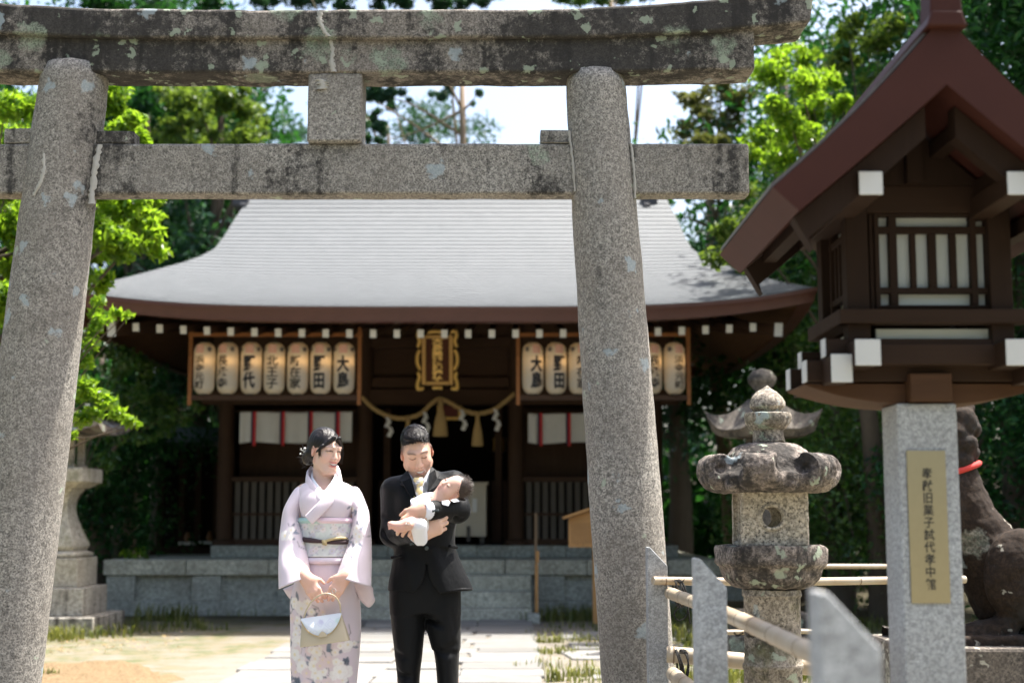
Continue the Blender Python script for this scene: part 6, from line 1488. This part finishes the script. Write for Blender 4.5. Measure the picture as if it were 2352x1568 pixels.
# obi with its cords
M_OBI = painted('brocade', .5, .12, 700, sheen=.1, spec=.4, var=.03)
def wrap(y0, y1, grow, nz, nu=150, puff=.0):
    V = []
    for j in range(nz):
        q = j / (nz - 1); y = y0 + (y1 - y0) * q; z = W(745, y).z; r = np.array(rows); a, b = np.interp(y, r[:, 0], r[:, 1]), np.interp(y, r[:, 0], r[:, 2]); ry, cy = np.interp(y, r[:, 0], r[:, 3]), np.interp(y, r[:, 0], r[:, 4])
        e = grow + puff * math.sin(math.pi * q)
        for k in range(nu):
            t_ = 2 * math.pi * k / nu; c_, s_ = math.cos(t_), math.sin(t_); p_ = 2 / 2.35
            V.append((W((a + b) / 2, y).x + ((b - a) / 2 * KP + e) * np.sign(c_) * abs(c_) ** p_, DP + cy + (ry + e) * np.sign(s_) * abs(s_) ** p_, z))
    return np.array(V), grid_faces(nu, nz)
v, f_ = wrap(1277, 1197, .010, 70, 260); V2 = np.vstack([v, v[:260] * 1, v[-260:] * 1]); ctr = v.mean(0)
v[:260, :2] = (v[:260, :2] - ctr[:2]) * .93 + ctr[:2]; v[-260:, :2] = (v[-260:, :2] - ctr[:2]) * .93 + ctr[:2]
obi = mesh_obj('obi', v, f_, M_OBI, wo); C_ = np.tile(np.array((.68, .70, .66)), (len(v), 1)); U, Z_ = v[:, 0] * 1.0, v[:, 2]
sm = lambda d, w_: 1 / (1 + np.exp(np.clip(d / w_, -40, 40)))
for q in range(7):
    x0 = W(690 + q * 22, 1200).x
    for sg in (-1, 1): m = sm(abs((U - x0) + sg * (Z_ - W(745, 1236).z) * .62) - .0035, .0015)[:, None] * .35; C_ = C_ * (1 - m) + np.array((.80, .82, .80)) * m
g = random.Random(21); Fl, Lv, St = [], [], []
for _ in range(34):
    x, y = g.uniform(694, 812), g.choice([g.uniform(1201, 1234), g.uniform(1255, 1273)]); p = W(x, y, -.13); Fl.append((p.x, p.z, g.uniform(.006, .013), g.uniform(0, 6), g.choice([0, 2]))); 
    for _ in range(3): a = g.uniform(0, 6.28); d = g.uniform(.006, .02); Lv.append((p.x + d * math.cos(a), p.z + d * math.sin(a), g.uniform(.004, .008), a, g.uniform(1.2, 2.4)))
fl0 = dict(FLOW); FLOW['leaf'] = (.22, .22, .24); FLOW['white'] = (.62, .60, .66); FLOW['eye'] = (.55, .45, .25); paint_flowers(C_, U, Z_, Fl, Lv, St); FLOW.update(fl0); paint(obi, C_)
v, f_ = wrap(1203, 1188, .006, 10, 150, .010); oa = mesh_obj('obi_scarf', v, f_, M_KIM, wo); m = sm(v[:, 0] - W(735, 1195).x + (v[:, 2] - W(735, 1195).z) * 1.5, .004)[:, None]; paint(oa, np.array((.42, .62, .58)) * m + np.array((.78, .60, .66)) * (1 - m))
v, f_ = wrap(1292, 1278, .008, 8, 150, .006); fo = mesh_obj('waist_fold', v, f_, M_KIM, wo); paint(fo, np.tile(PINK * .99, (len(v), 1)))
M_CORD = plain('dark brown braided cord', (.055, .030, .032), .7, .3, 150, .5); M_CORDG = plain('gold braided cord', (.50, .40, .20), .5, .3, 150, .5)
def front(x, y, e): 
    r = np.array(rows); a, b = np.interp(y, r[:, 0], r[:, 1]), np.interp(y, r[:, 0], r[:, 2]); ry, cy = np.interp(y, r[:, 0], r[:, 3]), np.interp(y, r[:, 0], r[:, 4]); p = W(x, y, -.1); u = min(1, abs((p.x - W((a + b) / 2, y).x) / ((b - a) / 2 * KP + .012)))
    return Vector((p.x, DP + cy - (ry + .010 + e) * (1 - u ** 2.35) ** (1 / 2.35), p.z))
mb = MB(); mb.tube([front(x, 1238 + (x - 692) * .10, .004) for x in (691, 696, 704, 715, 728, 740, 748)], [.007, .0105, .0105, .0105, .009, .007, .006], 8, 30); mb.tube([front(x, 1245 - (x - 748) * .02, .003) for x in (748, 765, 785, 800, 811)], [.006, .008, .0095, .009, .007], 8, 20); mb.build('obi_cord', M_CORD, wo, True)
mb = MB(); mb.tube([front(x, y, .010) for x, y in ((744, 1250), (747, 1244), (752, 1241), (762, 1238), (780, 1235), (797, 1236))], [.006, .008, .006, .0055, .006, .005], 8, 24); mb.tube([front(x, y, .012) for x, y in ((742, 1240), (748, 1245), (752, 1251))], [.004, .008, .004], 8, 8); mb.build('obi_cord', M_CORDG, wo, True)
mb = MB(); c_ = W(752, 1225, .19); mb.cbox(c_, (.26, .10, .22)); mb.build('obi_bow', plain('pale brocade', (.66, .68, .64), .6), wo, bevel=.03)
mb = MB(); 
for s_ in (-1, 1):
    c_ = Vector((W(745 + s_ * 22, 1568).x, DP - .02, 0)); mb.lathe([(.040, .0), (.043, .02), (.040, .034)], c_, 20, sy=2.6)
mb.build('sandal', plain('pale sandal', (.6, .56, .5), .5), wo, True, angle=40)
mb = MB()
for s_ in (-1, 1): c_ = Vector((W(745 + s_ * 22, 1568).x, DP - .03, .034)); mb.lathe([(.036, .0), (.036, .03), (.025, .06), (.0, .07)], c_, 16, sy=2.4)
mb.build('sock', plain('white split-toe sock', (.75, .75, .75), .8), wo, True)
# handbag
M_BAG = plain('pale gold patent leather', (.52, .44, .31), .28, .06, 5, .02); M_FLAP = painted('pale brocade flap', .5, .08, 700, spec=.4, var=.03); M_GRIM = plain('gilt edge', (.55, .40, .20), .3, .1, Metallic=.7)
bag = thing('handbag', 'small pale gold handbag with white patterned flap held by the woman', 'handbag', W(745, 1480, -.22))
BM = Matrix.Translation(W(744, 1447, -.20)) @ Matrix.Rotation(R(-7.5), 4, 'Y').inverted().inverted()
BM = Matrix.Translation(W(743, 1446, -.20)) @ Matrix.Rotation(R(-8), 4, 'Y')
u_ = KP * .97; bw0, bw1, bh = 55 * u_, 46 * u_, 30 * u_
def bt(V): return [tuple(BM @ Vector(p)) for p in V]
V, f_ = loft([((0, 0, -bh), (bw0, 0, 0), (0, .030, 0)), ((0, 0, -bh * .9), (bw0 * 1.01, 0, 0), (0, .036, 0)), ((0, 0, 0), (bw0 * .92, 0, 0), (0, .030, 0)), ((0, 0, bh * .9), (bw1 * .98, 0, 0), (0, .018, 0)), ((0, 0, bh), (bw1 * .95, 0, 0), (0, .010, 0))], 60, 30, p=.45)
mesh_obj('bag_body', bt(V), f_, M_BAG, bag, True, angle=40)
nu, nv = 60, 40; V = []
for j in range(nv):
    for i in range(nu):
        x = (i / (nu - 1) * 2 - 1); q = j / (nv - 1); drop = bh * (1.02 - (1.30 * (1 - abs(x) ** 2.2) + .18) * q); hw = bw1 * 1.0 + (bw0 - bw1) * (bh - drop) / (2 * bh) * .9
        V.append((x * hw * .985, -(.012 + .020 * min(1, (bh - drop) / bh + .02)) - .004 - .006 * math.sin(math.pi * q) , drop + .004))
fp = mesh_obj('bag_flap', bt(V), grid_faces(nu, nv, False), M_FLAP, bag, True); m_ = fp.modifiers.new('leather', 'SOLIDIFY'); m_.thickness = .004
A_ = np.array(V); C_ = np.tile(np.array((.72, .77, .82)), (len(V), 1))
for (x, z, r) in ((.035, .022, .022), (.035, .022, .012), (-.005, .03, .014), (-.05, .012, .012), (.07, .03, .012), (-.03, -.002, .010), (.01, .0, .012)):
    d = abs(A_[:, 0] - x) + abs(A_[:, 2] - z); m = (sm(abs(d - r) - .0018, .0008) * .55)[:, None]; C_ = C_ * (1 - m) + np.array((.55, .55, .70)) * m
m = (sm(np.hypot(A_[:, 0] + .002, A_[:, 2] - .034) - .009, .002) * .6)[:, None]; C_ = C_ * (1 - m) + np.array((.42, .40, .60)) * m
m = (sm(np.hypot(A_[:, 0] - .066, A_[:, 2] - .03) - .010, .002) * .5)[:, None]; C_ = C_ * (1 - m) + np.array((.45, .68, .58)) * m
paint(fp, C_)
mb = MB(); edge = [V[(nv - 1) * nu + i] for i in range(nu)]; mb.tube(bt([(x, y - .002, z) for x, y, z in edge]), .0017, 6); mb.build('flap_edge', M_GRIM, bag, True)
mb = MB(); pts = [(-.021 + .042 * i / 14, -.046, -bh * .44 + .021 * math.sin(math.pi * i / 14)) for i in range(15)]; mb.prism(bt(pts), tuple(BM.to_3x3() @ Vector((0, .006, 0)))); mb.build('clasp', M_BAG, bag, bevel=.0015)
mb = MB(); A0, A1 = BM @ Vector((-bw1 * .93, 0, bh * .96)), BM @ Vector((bw1 * .93, 0, bh * .96))
mb.tube([A0, W(704, 1400, -.23), W(716, 1380, -.262), W(735, 1366, -.285), W(750, 1362, -.29), W(768, 1368, -.28), W(780, 1385, -.255), A1], .0030, 8, 50); mb.build('handle', M_BAG, bag, True)
mb = MB(); c_ = W(767, 1356, -.258); pts = [c_ + Vector((.0085 * math.cos(a), -.006 * math.cos(a + .5), .0085 * math.sin(a))) for a in np.linspace(0, 6.283, 17)]; mb.tube(pts, .0014, 6)
rg = mb.build('finger_ring', M_WIRE, wo, True)

# ================================================================== man in a black suit
ma = thing('person', 'smiling short-haired man in a black suit and pale yellow tie, cradling a sleeping baby', 'person', W(975, 1568).xy.to_3d())
HM = Head(W(957, 1035, -.04), (.13, -.86, -.50), (-.13, -.45, .88), 1.06)
HM = Head(W(957.5, 1039, -.03), (.16, -.88, -.42), (-.125, -.30, 1), .985, .88)
wL, wR = W(972, 1172, -.345), W(966, 1226, -.31)
S = SDF((W(860, 1200).x, DP - .52, .0), (W(1100, 1200).x, DP + .24, 1.76), .0036)
face(S, HM, False, 1.0, 1.02)
S.cone(W(960, 1070, .03), W(965, 1112, .05), .050, .058, .03); S.ell(W(968, 1135, .06), (.15, .09, .06), .05)
S.col([(W(970, y).z, W((a + b) / 2, y).x, DP + .03, (b - a) / 2 * KP, ry) for y, a, b, ry in ((1125, 930, 1010, .08), (1220, 922, 1028, .09), (1330, 920, 1030, .075), (1370, 925, 1025, .06))], .04)
for (x0, x1, x2) in ((937, 936, 938), (1016, 1030, 1031)): S.cone(W(x0, 1360, .03), W(x1, 1560, .03), .060, .036, .03); S.cone(W(x1, 1560, .03), W(x2, 1830, .03), .036, .028, .03)
SL_, EL, SR_, ER = W(1040, 1116, .02), W(1047, 1171, -.155), W(906, 1128, .02), W(903, 1227, -.02)
for a, e, w0 in ((SL_, EL, wL), (SR_, ER, wR)): S.cone(a, e, .030, .024, .02); S.cone(e, w0, .024, .025, .015)
hand(S, wL, (-.66, -.14, -.62), (.62, -.1, -.60), 1, (28, 34, 22), 1.0, thumb=(40, 10))
hand(S, wR, (.80, .10, .42), (.42, .05, -.85), -1, (24, 52, 34), 1.0, thumb=(30, 12))
v, f_ = S.mesh(); body = mesh_obj('body', v, f_, M_SKIN, ma); cc = face_paint(v, HM, SKIN_M, False, lip=(.46, .17, .14), curve=-.0035, lid=.0021)
# beard shadow and short back and sides are part of the skin's colour
L = HM.loc(v); m = (sm(L[:, 2] + .045, .01) * (L[:, 1] < .0) * (abs(L[:, 2]) < .14))[:, None] * .14; cc = cc * (1 - m) + np.array((.30, .22, .19)) * m
m = (sm(np.hypot((L[:, 1] - .030) / .06, (L[:, 2] - .045) / .045) - 1, .12) * (abs(L[:, 0]) > .045))[:, None] * .85; cc = cc * (1 - m) + np.array((.03, .025, .022)) * m
paint(body, cc)
S = SDF(W(895, 1090, .12) + Vector((-.02, -.3, -.02)), W(1020, 962, .16) + Vector((0, .02, .03)), .0036)
HM.ell(S, (0, .028, .042), (.0760, .0935, .078), .0); HM.ell(S, (0, -.030, .099), (.056, .046, .019), .025, RX_(10))
HM.ell(S, (0, -.088, .026), (.076, .060, .064), .006, None, 'sub'); HM.ell(S, (0, -.03, -.078), (.12, .13, .082), .008, None, 'sub')
for q in (-1, 1): HM.ell(S, (q * .088, -.005, .0), (.022, .042, .052), .008, None, 'sub')
v, f_ = S.mesh(); hm = mesh_obj('hair', v, f_, M_HAIR, ma)
g = random.Random(6); mb = MB(); Lh = HM.loc(v); sel = [i for i in g.sample(range(len(v)), 3600) if Lh[i, 2] > .055]
def fl_m(p, n): 
    t_ = Vector((.45, -1.0 if p.y < .03 else .5, .15 if p.z > .09 else -.6)); t_ = t_ - n * t_.dot(n); return t_.normalized() + n * (.45 if p.z > .085 else .12)
pts = [(Vector(Lh[i]), (Vector(Lh[i]) - Vector((0, .02, .03))).normalized()) for i in sel]
hair_tufts(mb, HM, pts, g, .012, .0016, fl_m, .28); mb.build('hair_tuft', M_HAIR, hm, False)
# suit
t = NT('black suit wool'); v_ = t.vec(); n = t.noise(v_, 400, 2); fo = t.noise(t.vec((1, 1, .6)), 11, 3, .55)
c = t.mix(n, (.003, .0034, .0040), (.0055, .006, .0066)); M_SUIT = t.fin(c, .6, t.bump(n, .15, .002, t.bump(fo, .28, .035)), Specular_IOR_Level=.16); t.b.inputs['Sheen Weight'].default_value = .05; t.b.inputs['Sheen Roughness'].default_value = .35
M_SHIRT = plain('white shirt cotton', (.74, .75, .80), .7, .03, 20, .1)
rj = [(1086, 936, 1000, .062, .04), (1094, 918, 1022, .085, .035), (1104, 900, 1046, .100, .03), (1120, 894, 1054, .112, .02), (1150, 898, 1052, .122, .01), (1190, 903, 1048, .122, .01), (1230, 907, 1044, .118, .01), (1262, 906, 1047, .118, .012), (1300, 900, 1062, .128, .015), (1340, 893, 1080, .135, .02), (1357, 892, 1086, .136, .02)]
S = SDF((W(850, 1200).x, DP - .42, W(970, 1372).z), (W(1100, 1200).x, DP + .24, W(970, 1066).z), .0044)
S.col([(W(970, y).z, W((a + b) / 2, y).x, DP + cy, (b - a) / 2 * KP, ry) for y, a, b, ry, cy in rj], 0, p=2.3)
S.cone(W(908, 1122, .02), W(1042, 1107, .02), .046, .048, .04, sy=1.3)
EJ, EJ2 = W(1050, 1170, -.16), W(901, 1226, -.02)
S.cone(W(1043, 1117, .01), EJ, .053, .051, .035); S.cone(EJ, W(990, 1172, -.315), .052, .040, .025)
S.cone(W(902, 1130, .01), EJ2, .052, .047, .035); S.cone(EJ2, W(958, 1224, -.275), .047, .040, .025)
# creases at the elbows and along the sleeves
for (a, b) in (((1068, 1130, -.12), (1040, 1150, -.19)), ((1072, 1160, -.16), (1050, 1140, -.2)), ((1060, 1195, -.2), (1035, 1180, -.24)), ((880, 1222, -.06), (905, 1250, -.09)), ((878, 1185, -.045), (905, 1205, -.075))): S.cone(W(*a), W(*b), .007, .007, .016, 'sub')
# jacket opening at the chest and below the button
def vcut(x0, x1, yt, xb, yb):
    z0, z1 = W(970, yb).z, W(970, yt).z; xa, xc, xm = W(x0, yt, -.1).x, W(x1, yt, -.1).x, W(xb, yb, -.1).x
    def f(X, Y, Z):
        q = np.clip((Z - z0) / (z1 - z0), 0, 1.3); l = xm + (xa - xm) * q; r = xm + (xc - xm) * q
        return np.maximum(np.maximum(np.maximum(l - X, X - r), np.maximum(z0 - Z, Z - z1 - .1)), Y - (DP - .0))
    S.put(f, np.array((xa, DP - .3, z0)), np.array((xc, DP, z1 + .1)), .006, 'sub')
vcut(938, 994, 1078, 963, 1200)
z0, z1 = W(970, 1372).z, W(970, 1292).z; xm = W(979, 1300, -.12).x
def fcut(X, Y, Z): q = np.clip((z1 - Z) / (z1 - z0), 0, 1); h_ = .004 + .085 * q ** 2.6; return np.maximum(np.maximum(abs(X - xm - .004 * q) - h_, Z - z1), Y - (DP - .02))
S.put(fcut, np.array((xm - .1, DP - .3, z0)), np.array((xm + .1, DP, z1)), .004, 'sub')
S.cone(W(965, 1074, .03), W(967, 1100, .01), .060, .066, .008, 'sub')
v, f_ = S.mesh()
xx = v[:, 0]; v[:, 1] += np.where((v[:, 2] < W(970, 1255).z) & (v[:, 1] < DP), .004 * np.sin(xx * 55 + v[:, 2] * 20), 0); v[:, 2] += np.where(v[:, 2] < W(970, 1350).z, .004 * np.sin(xx * 24), 0)
mesh_obj('jacket', v, f_, M_SUIT, ma)
# trousers
S = SDF((W(875, 1400).x, DP - .2, .06), (W(1075, 1400).x, DP + .22, W(970, 1285).z), .0045)
l1 = [(1290, 905, 982, .09), (1350, 896, 980, .105), (1416, 897, 976, .105), (1500, 906, 969, .098), (1568, 913, 962, .092), (1700, 918, 960, .082), (1850, 920, 956, .075)]
l2 = [(1290, 966, 1050, .09), (1350, 969, 1055, .105), (1416, 974, 1057, .105), (1485, 990, 1057, .10), (1500, 997, 1054, .098), (1568, 1004, 1052, .092), (1700, 1008, 1052, .082), (1850, 1010, 1049, .075)]
S.col([(W(970, y).z, W((a + b) / 2, y).x, DP + .02, (b - a) / 2 * KP, ry) for y, a, b, ry in ((1286, 906, 1048, .105), (1350, 900, 1052, .112), (1405, 902, 1050, .10))], .02, p=2.6)
for tab in (l1, l2): S.col([(W(970, y).z, W((a + b) / 2, y).x, DP + .025, (b - a) / 2 * KP, ry) for y, a, b, ry in tab], .02)
for (a, b, r) in (((1058, 1478, -.04), (1030, 1488, -.08), .008), ((1058, 1500, -.04), (1022, 1496, -.085), .007), ((1000, 1490, -.05), (1030, 1505, -.085), .007), ((1056, 1440, -.05), (1035, 1460, -.09), .007), ((1040, 1400, -.08), (1050, 1440, -.06), .008), ((905, 1498, -.03), (930, 1510, -.08), .007), ((912, 1545, -.03), (945, 1556, -.075), .007), ((982, 1420, -.02), (1010, 1435, -.08), .008)): S.cone(W(*a), W(*b), r, r, .02, 'sub')
v, f_ = S.mesh(); mesh_obj('trousers', v, f_, M_SUIT, ma)
for (x, nm) in ((936, 0), (1032, 1)):
    S = SDF((W(x, 1700).x - .08, DP - .30, -.0), (W(x, 1700).x + .08, DP + .14, .12), .006); S.cone((W(x, 1700).x, DP - .17, .035), (W(x, 1700).x, DP + .05, .045), .042, .04, .02); S.cone((W(x, 1700).x, DP - .22, .03), (W(x, 1700).x, DP - .15, .035), .03, .04, .02); S.cone((W(x, 1700).x, DP + .03, .05), (W(x, 1700).x, DP + .03, .11), .04, .042, .02); S.box((0, 0, -.1), (9, 9, .1), 0, None, 0, 'sub')
    v, f_ = S.mesh(); mesh_obj('shoe', v, f_, plain('black leather', (.01, .01, .01), .25, .1), ma)
# shirt, collar wings, tie, cuffs
S = SDF((W(925, 1200).x, DP - .17, W(970, 1230).z), (W(1010, 1200).x, DP + .16, W(970, 1066).z), .004)
S.col([(W(970, y).z, W((a + b) / 2, y).x, DP + cy, (b - a) / 2 * KP, ry) for y, a, b, ry, cy in ((1076, 938, 990, .060, .03), (1090, 934, 998, .070, .03), (1108, 928, 1006, .088, .02), (1150, 930, 1006, .100, .01), (1225, 930, 1006, .100, .01))], 0)
S.cone(W(961, 1058, .02), W(963, 1092, .01), .057, .062, .006, 'sub')
v, f_ = S.mesh(); mesh_obj('shirt', v, f_, M_SHIRT, ma)
def plate(name, pts, mat, th=.006, par=ma, col=None):
    mb = MB(); A = [W(*p) for p in pts]; mb.prism(A, (0, th, 0)); o = mb.build(name, mat, par, bevel=.0018); return o
plate('collar_wing', [(938, 1083, -.035), (946, 1094, -.085), (954, 1108, -.100), (944, 1116, -.092), (936, 1100, -.06)], M_SHIRT, .008)
plate('collar_wing', [(990, 1073, -.03), (981, 1086, -.085), (972, 1101, -.100), (982, 1112, -.092), (992, 1095, -.06)], M_SHIRT, .008)
M_TIE = painted('yellow striped silk', .45, .1, 900, spec=.45, sheen=.2, var=.02)
def tie_part(name, prof_, n=26):
    A = catmull(prof_, n); V = []; K = 12
    for (xc, y, hw, d) in A:
        c_ = W(xc, y, d)
        for k in range(K): a = 2 * math.pi * k / K; V.append((c_.x + hw * KP * np.sign(math.cos(a)) * abs(math.cos(a)) ** .7, c_.y + (.009) * math.sin(a), c_.z))
    o = mesh_obj(name, V, grid_faces(K, n) + [tuple(range(K)), tuple((n - 1) * K + k for k in range(K))], M_TIE, ma); V = np.array(V)
    u = (V[:, 2] * .78 - V[:, 0] * .62) if name == 'tie_knot' else (V[:, 2] * .6 + V[:, 0] * .8); q = (u / .034) % 1; C_ = np.tile(np.array((.76, .60, .29)), (len(V), 1)); C_[(q < .14)] = (.40, .42, .48); C_[(q > .14) & (q < .30)] = (.82, .80, .76); C_[(q > .30) & (q < .36)] = (.40, .42, .48); paint(o, C_)
tie_part('tie_knot', [(961, 1096, 10, -.098), (961, 1102, 11.5, -.104), (963, 1110, 8.5, -.107), (964, 1116, 6.5, -.105)], 30)
tie_part('tie', [(964, 1115, 6.5, -.104), (963, 1125, 8, -.112), (961, 1140, 10.5, -.116), (960, 1160, 12, -.118), (960, 1190, 13, -.118)], 60)
def lapel(pts): 
    mb = MB(); A = [W(*p) for p in pts]; c_ = sum(A, Vector()) / len(A); mb.prism(A, (0, .012, 0)); return mb.build('lapel', M_SUIT, ma, bevel=.003)
lapel([(936, 1080, -.045), (944, 1096, -.095), (950, 1118, -.122), (957, 1142, -.132), (961, 1168, -.134), (952, 1158, -.130), (938, 1134, -.120), (928, 1116, -.105), (918, 1113, -.085), (922, 1106, -.085), (915, 1100, -.065), (926, 1088, -.045)])
lapel([(990, 1070, -.04), (986, 1086, -.09), (984, 1110, -.120), (983, 1128, -.128), (976, 1160, -.134), (990, 1148, -.130), (1004, 1128, -.118), (1014, 1108, -.102), (1018, 1099, -.09), (1006, 1097, -.088), (1012, 1088, -.065), (1000, 1078, -.045)])
def cuff(a, b, r, mat=M_SHIRT):
    a, b = Vector(a), Vector(b); d = (b - a).normalized(); mb = MB(); mb.tube([a, a + d * .004, b - d * .002, b, b - d * .002, a], [r, r, r * .97, r * .95, r * .88, r * .86], 24, cap=False); mb.build('cuff', mat, ma, True)
cuff(W(992, 1172, -.312), W(968, 1171, -.352), .038); cuff(W(955, 1224, -.268), W(969, 1227, -.318), .038)
M_BTN = plain('dark horn button', (.03, .045, .05), .25, .2)
def button(x, y, d, r=.0055):
    c_ = W(x, y, d); mb = MB(); mb.lathe([(r, 0), (r, .002), (r * .8, .003)], (0, 0, 0), 12); mb.v = [(c_.x + p[0], c_.y - p[2], c_.z + p[1]) for p in mb.v]; mb.build('button', M_BTN, ma)
button(980, 1258, -.112, .009); button(994, 1173, -.358); button(1000, 1172, -.352); button(1006, 1172.5, -.347); button(944, 1249, -.30); button(950, 1248, -.305)
for (a, b) in (((900, 1280, -.055), (922, 1275, -.10)), ((1032, 1253, -.09), (1050, 1257, -.045))): mb = MB(); mb.bar(W(*a) + Vector((0, -.003, 0)), W(*b) + Vector((0, -.003, 0)), .014, .012); mb.build('pocket_flap', M_SUIT, ma, bevel=.003)
mb = MB(); c_ = W(938, 1201, -.43); mb.tube([c_ + Vector((.0098 * math.cos(a), .004 * math.sin(a), .0098 * math.sin(a) * .5)) for a in np.linspace(0, 6.283, 17)], .0013, 6); mb.build('finger_ring', M_WIRE, ma, True)

# ================================================================== baby
ba = thing('person', 'sleeping baby in a white romper lying in the arms of the man', 'person', W(990, 1180, -.3))
HB = Head(W(1040, 1121, -.26), (-.56, -.66, .46), (.84, -.10, .40), .56)
S = SDF(W(885, 1250, -.62) + Vector((-.02, .0, -.04)), W(1095, 1085, -.1) + Vector((.02, 0, .02)), .0034)
HB.ell(S, (0, .020, .035), (.083, .098, .088), .0); HB.ell(S, (0, -.030, -.020), (.070, .062, .076), .03); HB.cone(S, (-.012, -.058, -.078), (.012, -.058, -.078), .020, .020, .03)
for q in (-1, 1):
    HB.ell(S, (q * .042, -.052, -.035), (.034, .030, .030), .025); HB.ell(S, (q * .031, -.096, .008), (.018, .012, .009), .014, None, 'sub'); HB.ell(S, (q * .032, -.078, .008), (.017, .013, .011), .006); HB.ell(S, (q * .082, .016, -.008), (.009, .020, .028), .006, RZ_(q * 22))
HB.cone(S, (0, -.085, .008), (0, -.100, -.024), .008, .012, .012); HB.ell(S, (0, -.086, -.052), (.017, .013, .012), .012)
S.cone(W(1022, 1136, -.26), W(1004, 1152, -.26), .030, .034, .03); S.cone(W(1004, 1154, -.26), W(962, 1176, -.28), .034, .038, .03)
S.cone(W(962, 1190, -.31), W(955, 1203, -.345), .033, .032, .02); S.cone(W(957, 1199, -.345), W(935, 1204, -.385), .031, .024, .015); S.cone(W(935, 1204, -.40), W(921, 1207, -.402), .024, .019, .012)
S.cone(W(921, 1209, -.402), W(900, 1205, -.41), .0185, .0155, .012); S.cone(W(916, 1214, -.402), W(921, 1211, -.402), .015, .016, .01)
for i in range(5): a = W(899 - .6 * i, 1203.5 + 2.1 * i, -.41); S.cone(a, a + Vector((-.010 + .0012 * i, -.002, .006 - .003 * i)), .0062 - .0006 * i, .005 - .0005 * i, .003)
S.cone(W(965, 1195, -.30), W(968, 1216, -.32), .026, .022, .02)
v, f_ = S.mesh(); o = mesh_obj('body', v, f_, M_SKIN, ba); cc = face_paint(v, HB, SKIN_B, True, baby=True, curve=-.004, lip=(.55, .22, .19), lid=.0025)
d = np.linalg.norm(v - np.array(W(905, 1207, -.41)), axis=1); m = np.clip(1 - d / .06, 0, 1)[:, None] * .5; cc = cc * (1 - m) + np.array((.72, .33, .29)) * m; paint(o, cc)
S = SDF(W(995, 1165, -.5), W(1095, 1080, .0) + Vector((0, 0, .02)), .004); HB.ell(S, (0, .032, .045), (.087, .096, .088), .0); HB.ell(S, (0, -.092, -.020), (.095, .075, .082), .01, None, 'sub'); HB.ell(S, (0, -.02, -.095), (.13, .13, .075), .01, None, 'sub')
for q in (-1, 1): HB.ell(S, (q * .09, .005, -.01), (.03, .035, .04), .008, None, 'sub')
v, f_ = S.mesh(); hb = mesh_obj('hair', v, f_, M_HAIRB, ba); Lh = HB.loc(v); g = random.Random(9); mb = MB()
pts = [(Vector(Lh[i]), (Vector(Lh[i]) - Vector((0, .03, .03))).normalized()) for i in g.sample(range(len(v)), min(len(v), 1500)) if Lh[i, 1] > -.03 and Lh[i, 2] > -.03]
hair_tufts(mb, HB, pts, g, .030, .0010, lambda p, n: n * .8 + Vector((0, .45, .35)), .35); mb.build('hair_tuft', M_HAIRB, hb, False)
M_ROMP = painted('white cotton romper', .8, .1, 500, sheen=.15, fold=.25, var=.02)
S = SDF(W(930, 1240, -.60), W(1045, 1110, -.05), .004)
S.cone(W(1014, 1152, -.25), W(985, 1160, -.26), .038, .044, .03); S.cone(W(985, 1160, -.26), W(960, 1174, -.28), .044, .046, .03); S.cone(W(975, 1156, -.28), W(951, 1157, -.32), .034, .023, .02)
S.cone(W(966, 1185, -.29), W(966, 1212, -.32), .040, .034, .02)
for (a, b) in (((955, 1152, -.335), (1000, 1146, -.30)), ((960, 1162, -.33), (1005, 1158, -.30)), ((985, 1140, -.29), (1003, 1164, -.30)), ((952, 1150, -.335), (970, 1170, -.33))): S.cone(W(*a), W(*b), .005, .004, .012, 'sub')
S.cone(W(1022, 1136, -.30), W(1012, 1146, -.29), .040, .036, .004, 'sub')
v, f_ = S.mesh(); o = mesh_obj('romper', v, f_, M_ROMP, ba); C_ = np.tile(np.array((.76, .76, .84)), (len(v), 1)); C_[v[:, 2] < W(970, 1180).z] = (.80, .78, .74); paint(o, C_)
S = SDF(W(935, 1255, -.52), W(985, 1190, -.22), .004); S.cone(W(962, 1206, -.37), W(966, 1238, -.33), .034, .028, .015); v, f_ = S.mesh(); o = mesh_obj('trouser_leg', v, f_, M_ROMP, ba); paint(o, np.tile(np.array((.78, .78, .80)), (len(v), 1)))
for (pts) in ([(1014, 1150, -.335), (1030, 1148, -.335), (1034, 1154, -.34), (1030, 1162, -.345), (1016, 1158, -.345)], [(1034, 1148, -.325), (1048, 1144, -.31), (1056, 1151, -.31), (1042, 1153, -.325)]): plate('bib_corner', pts, M_SHIRT, .008, ba)
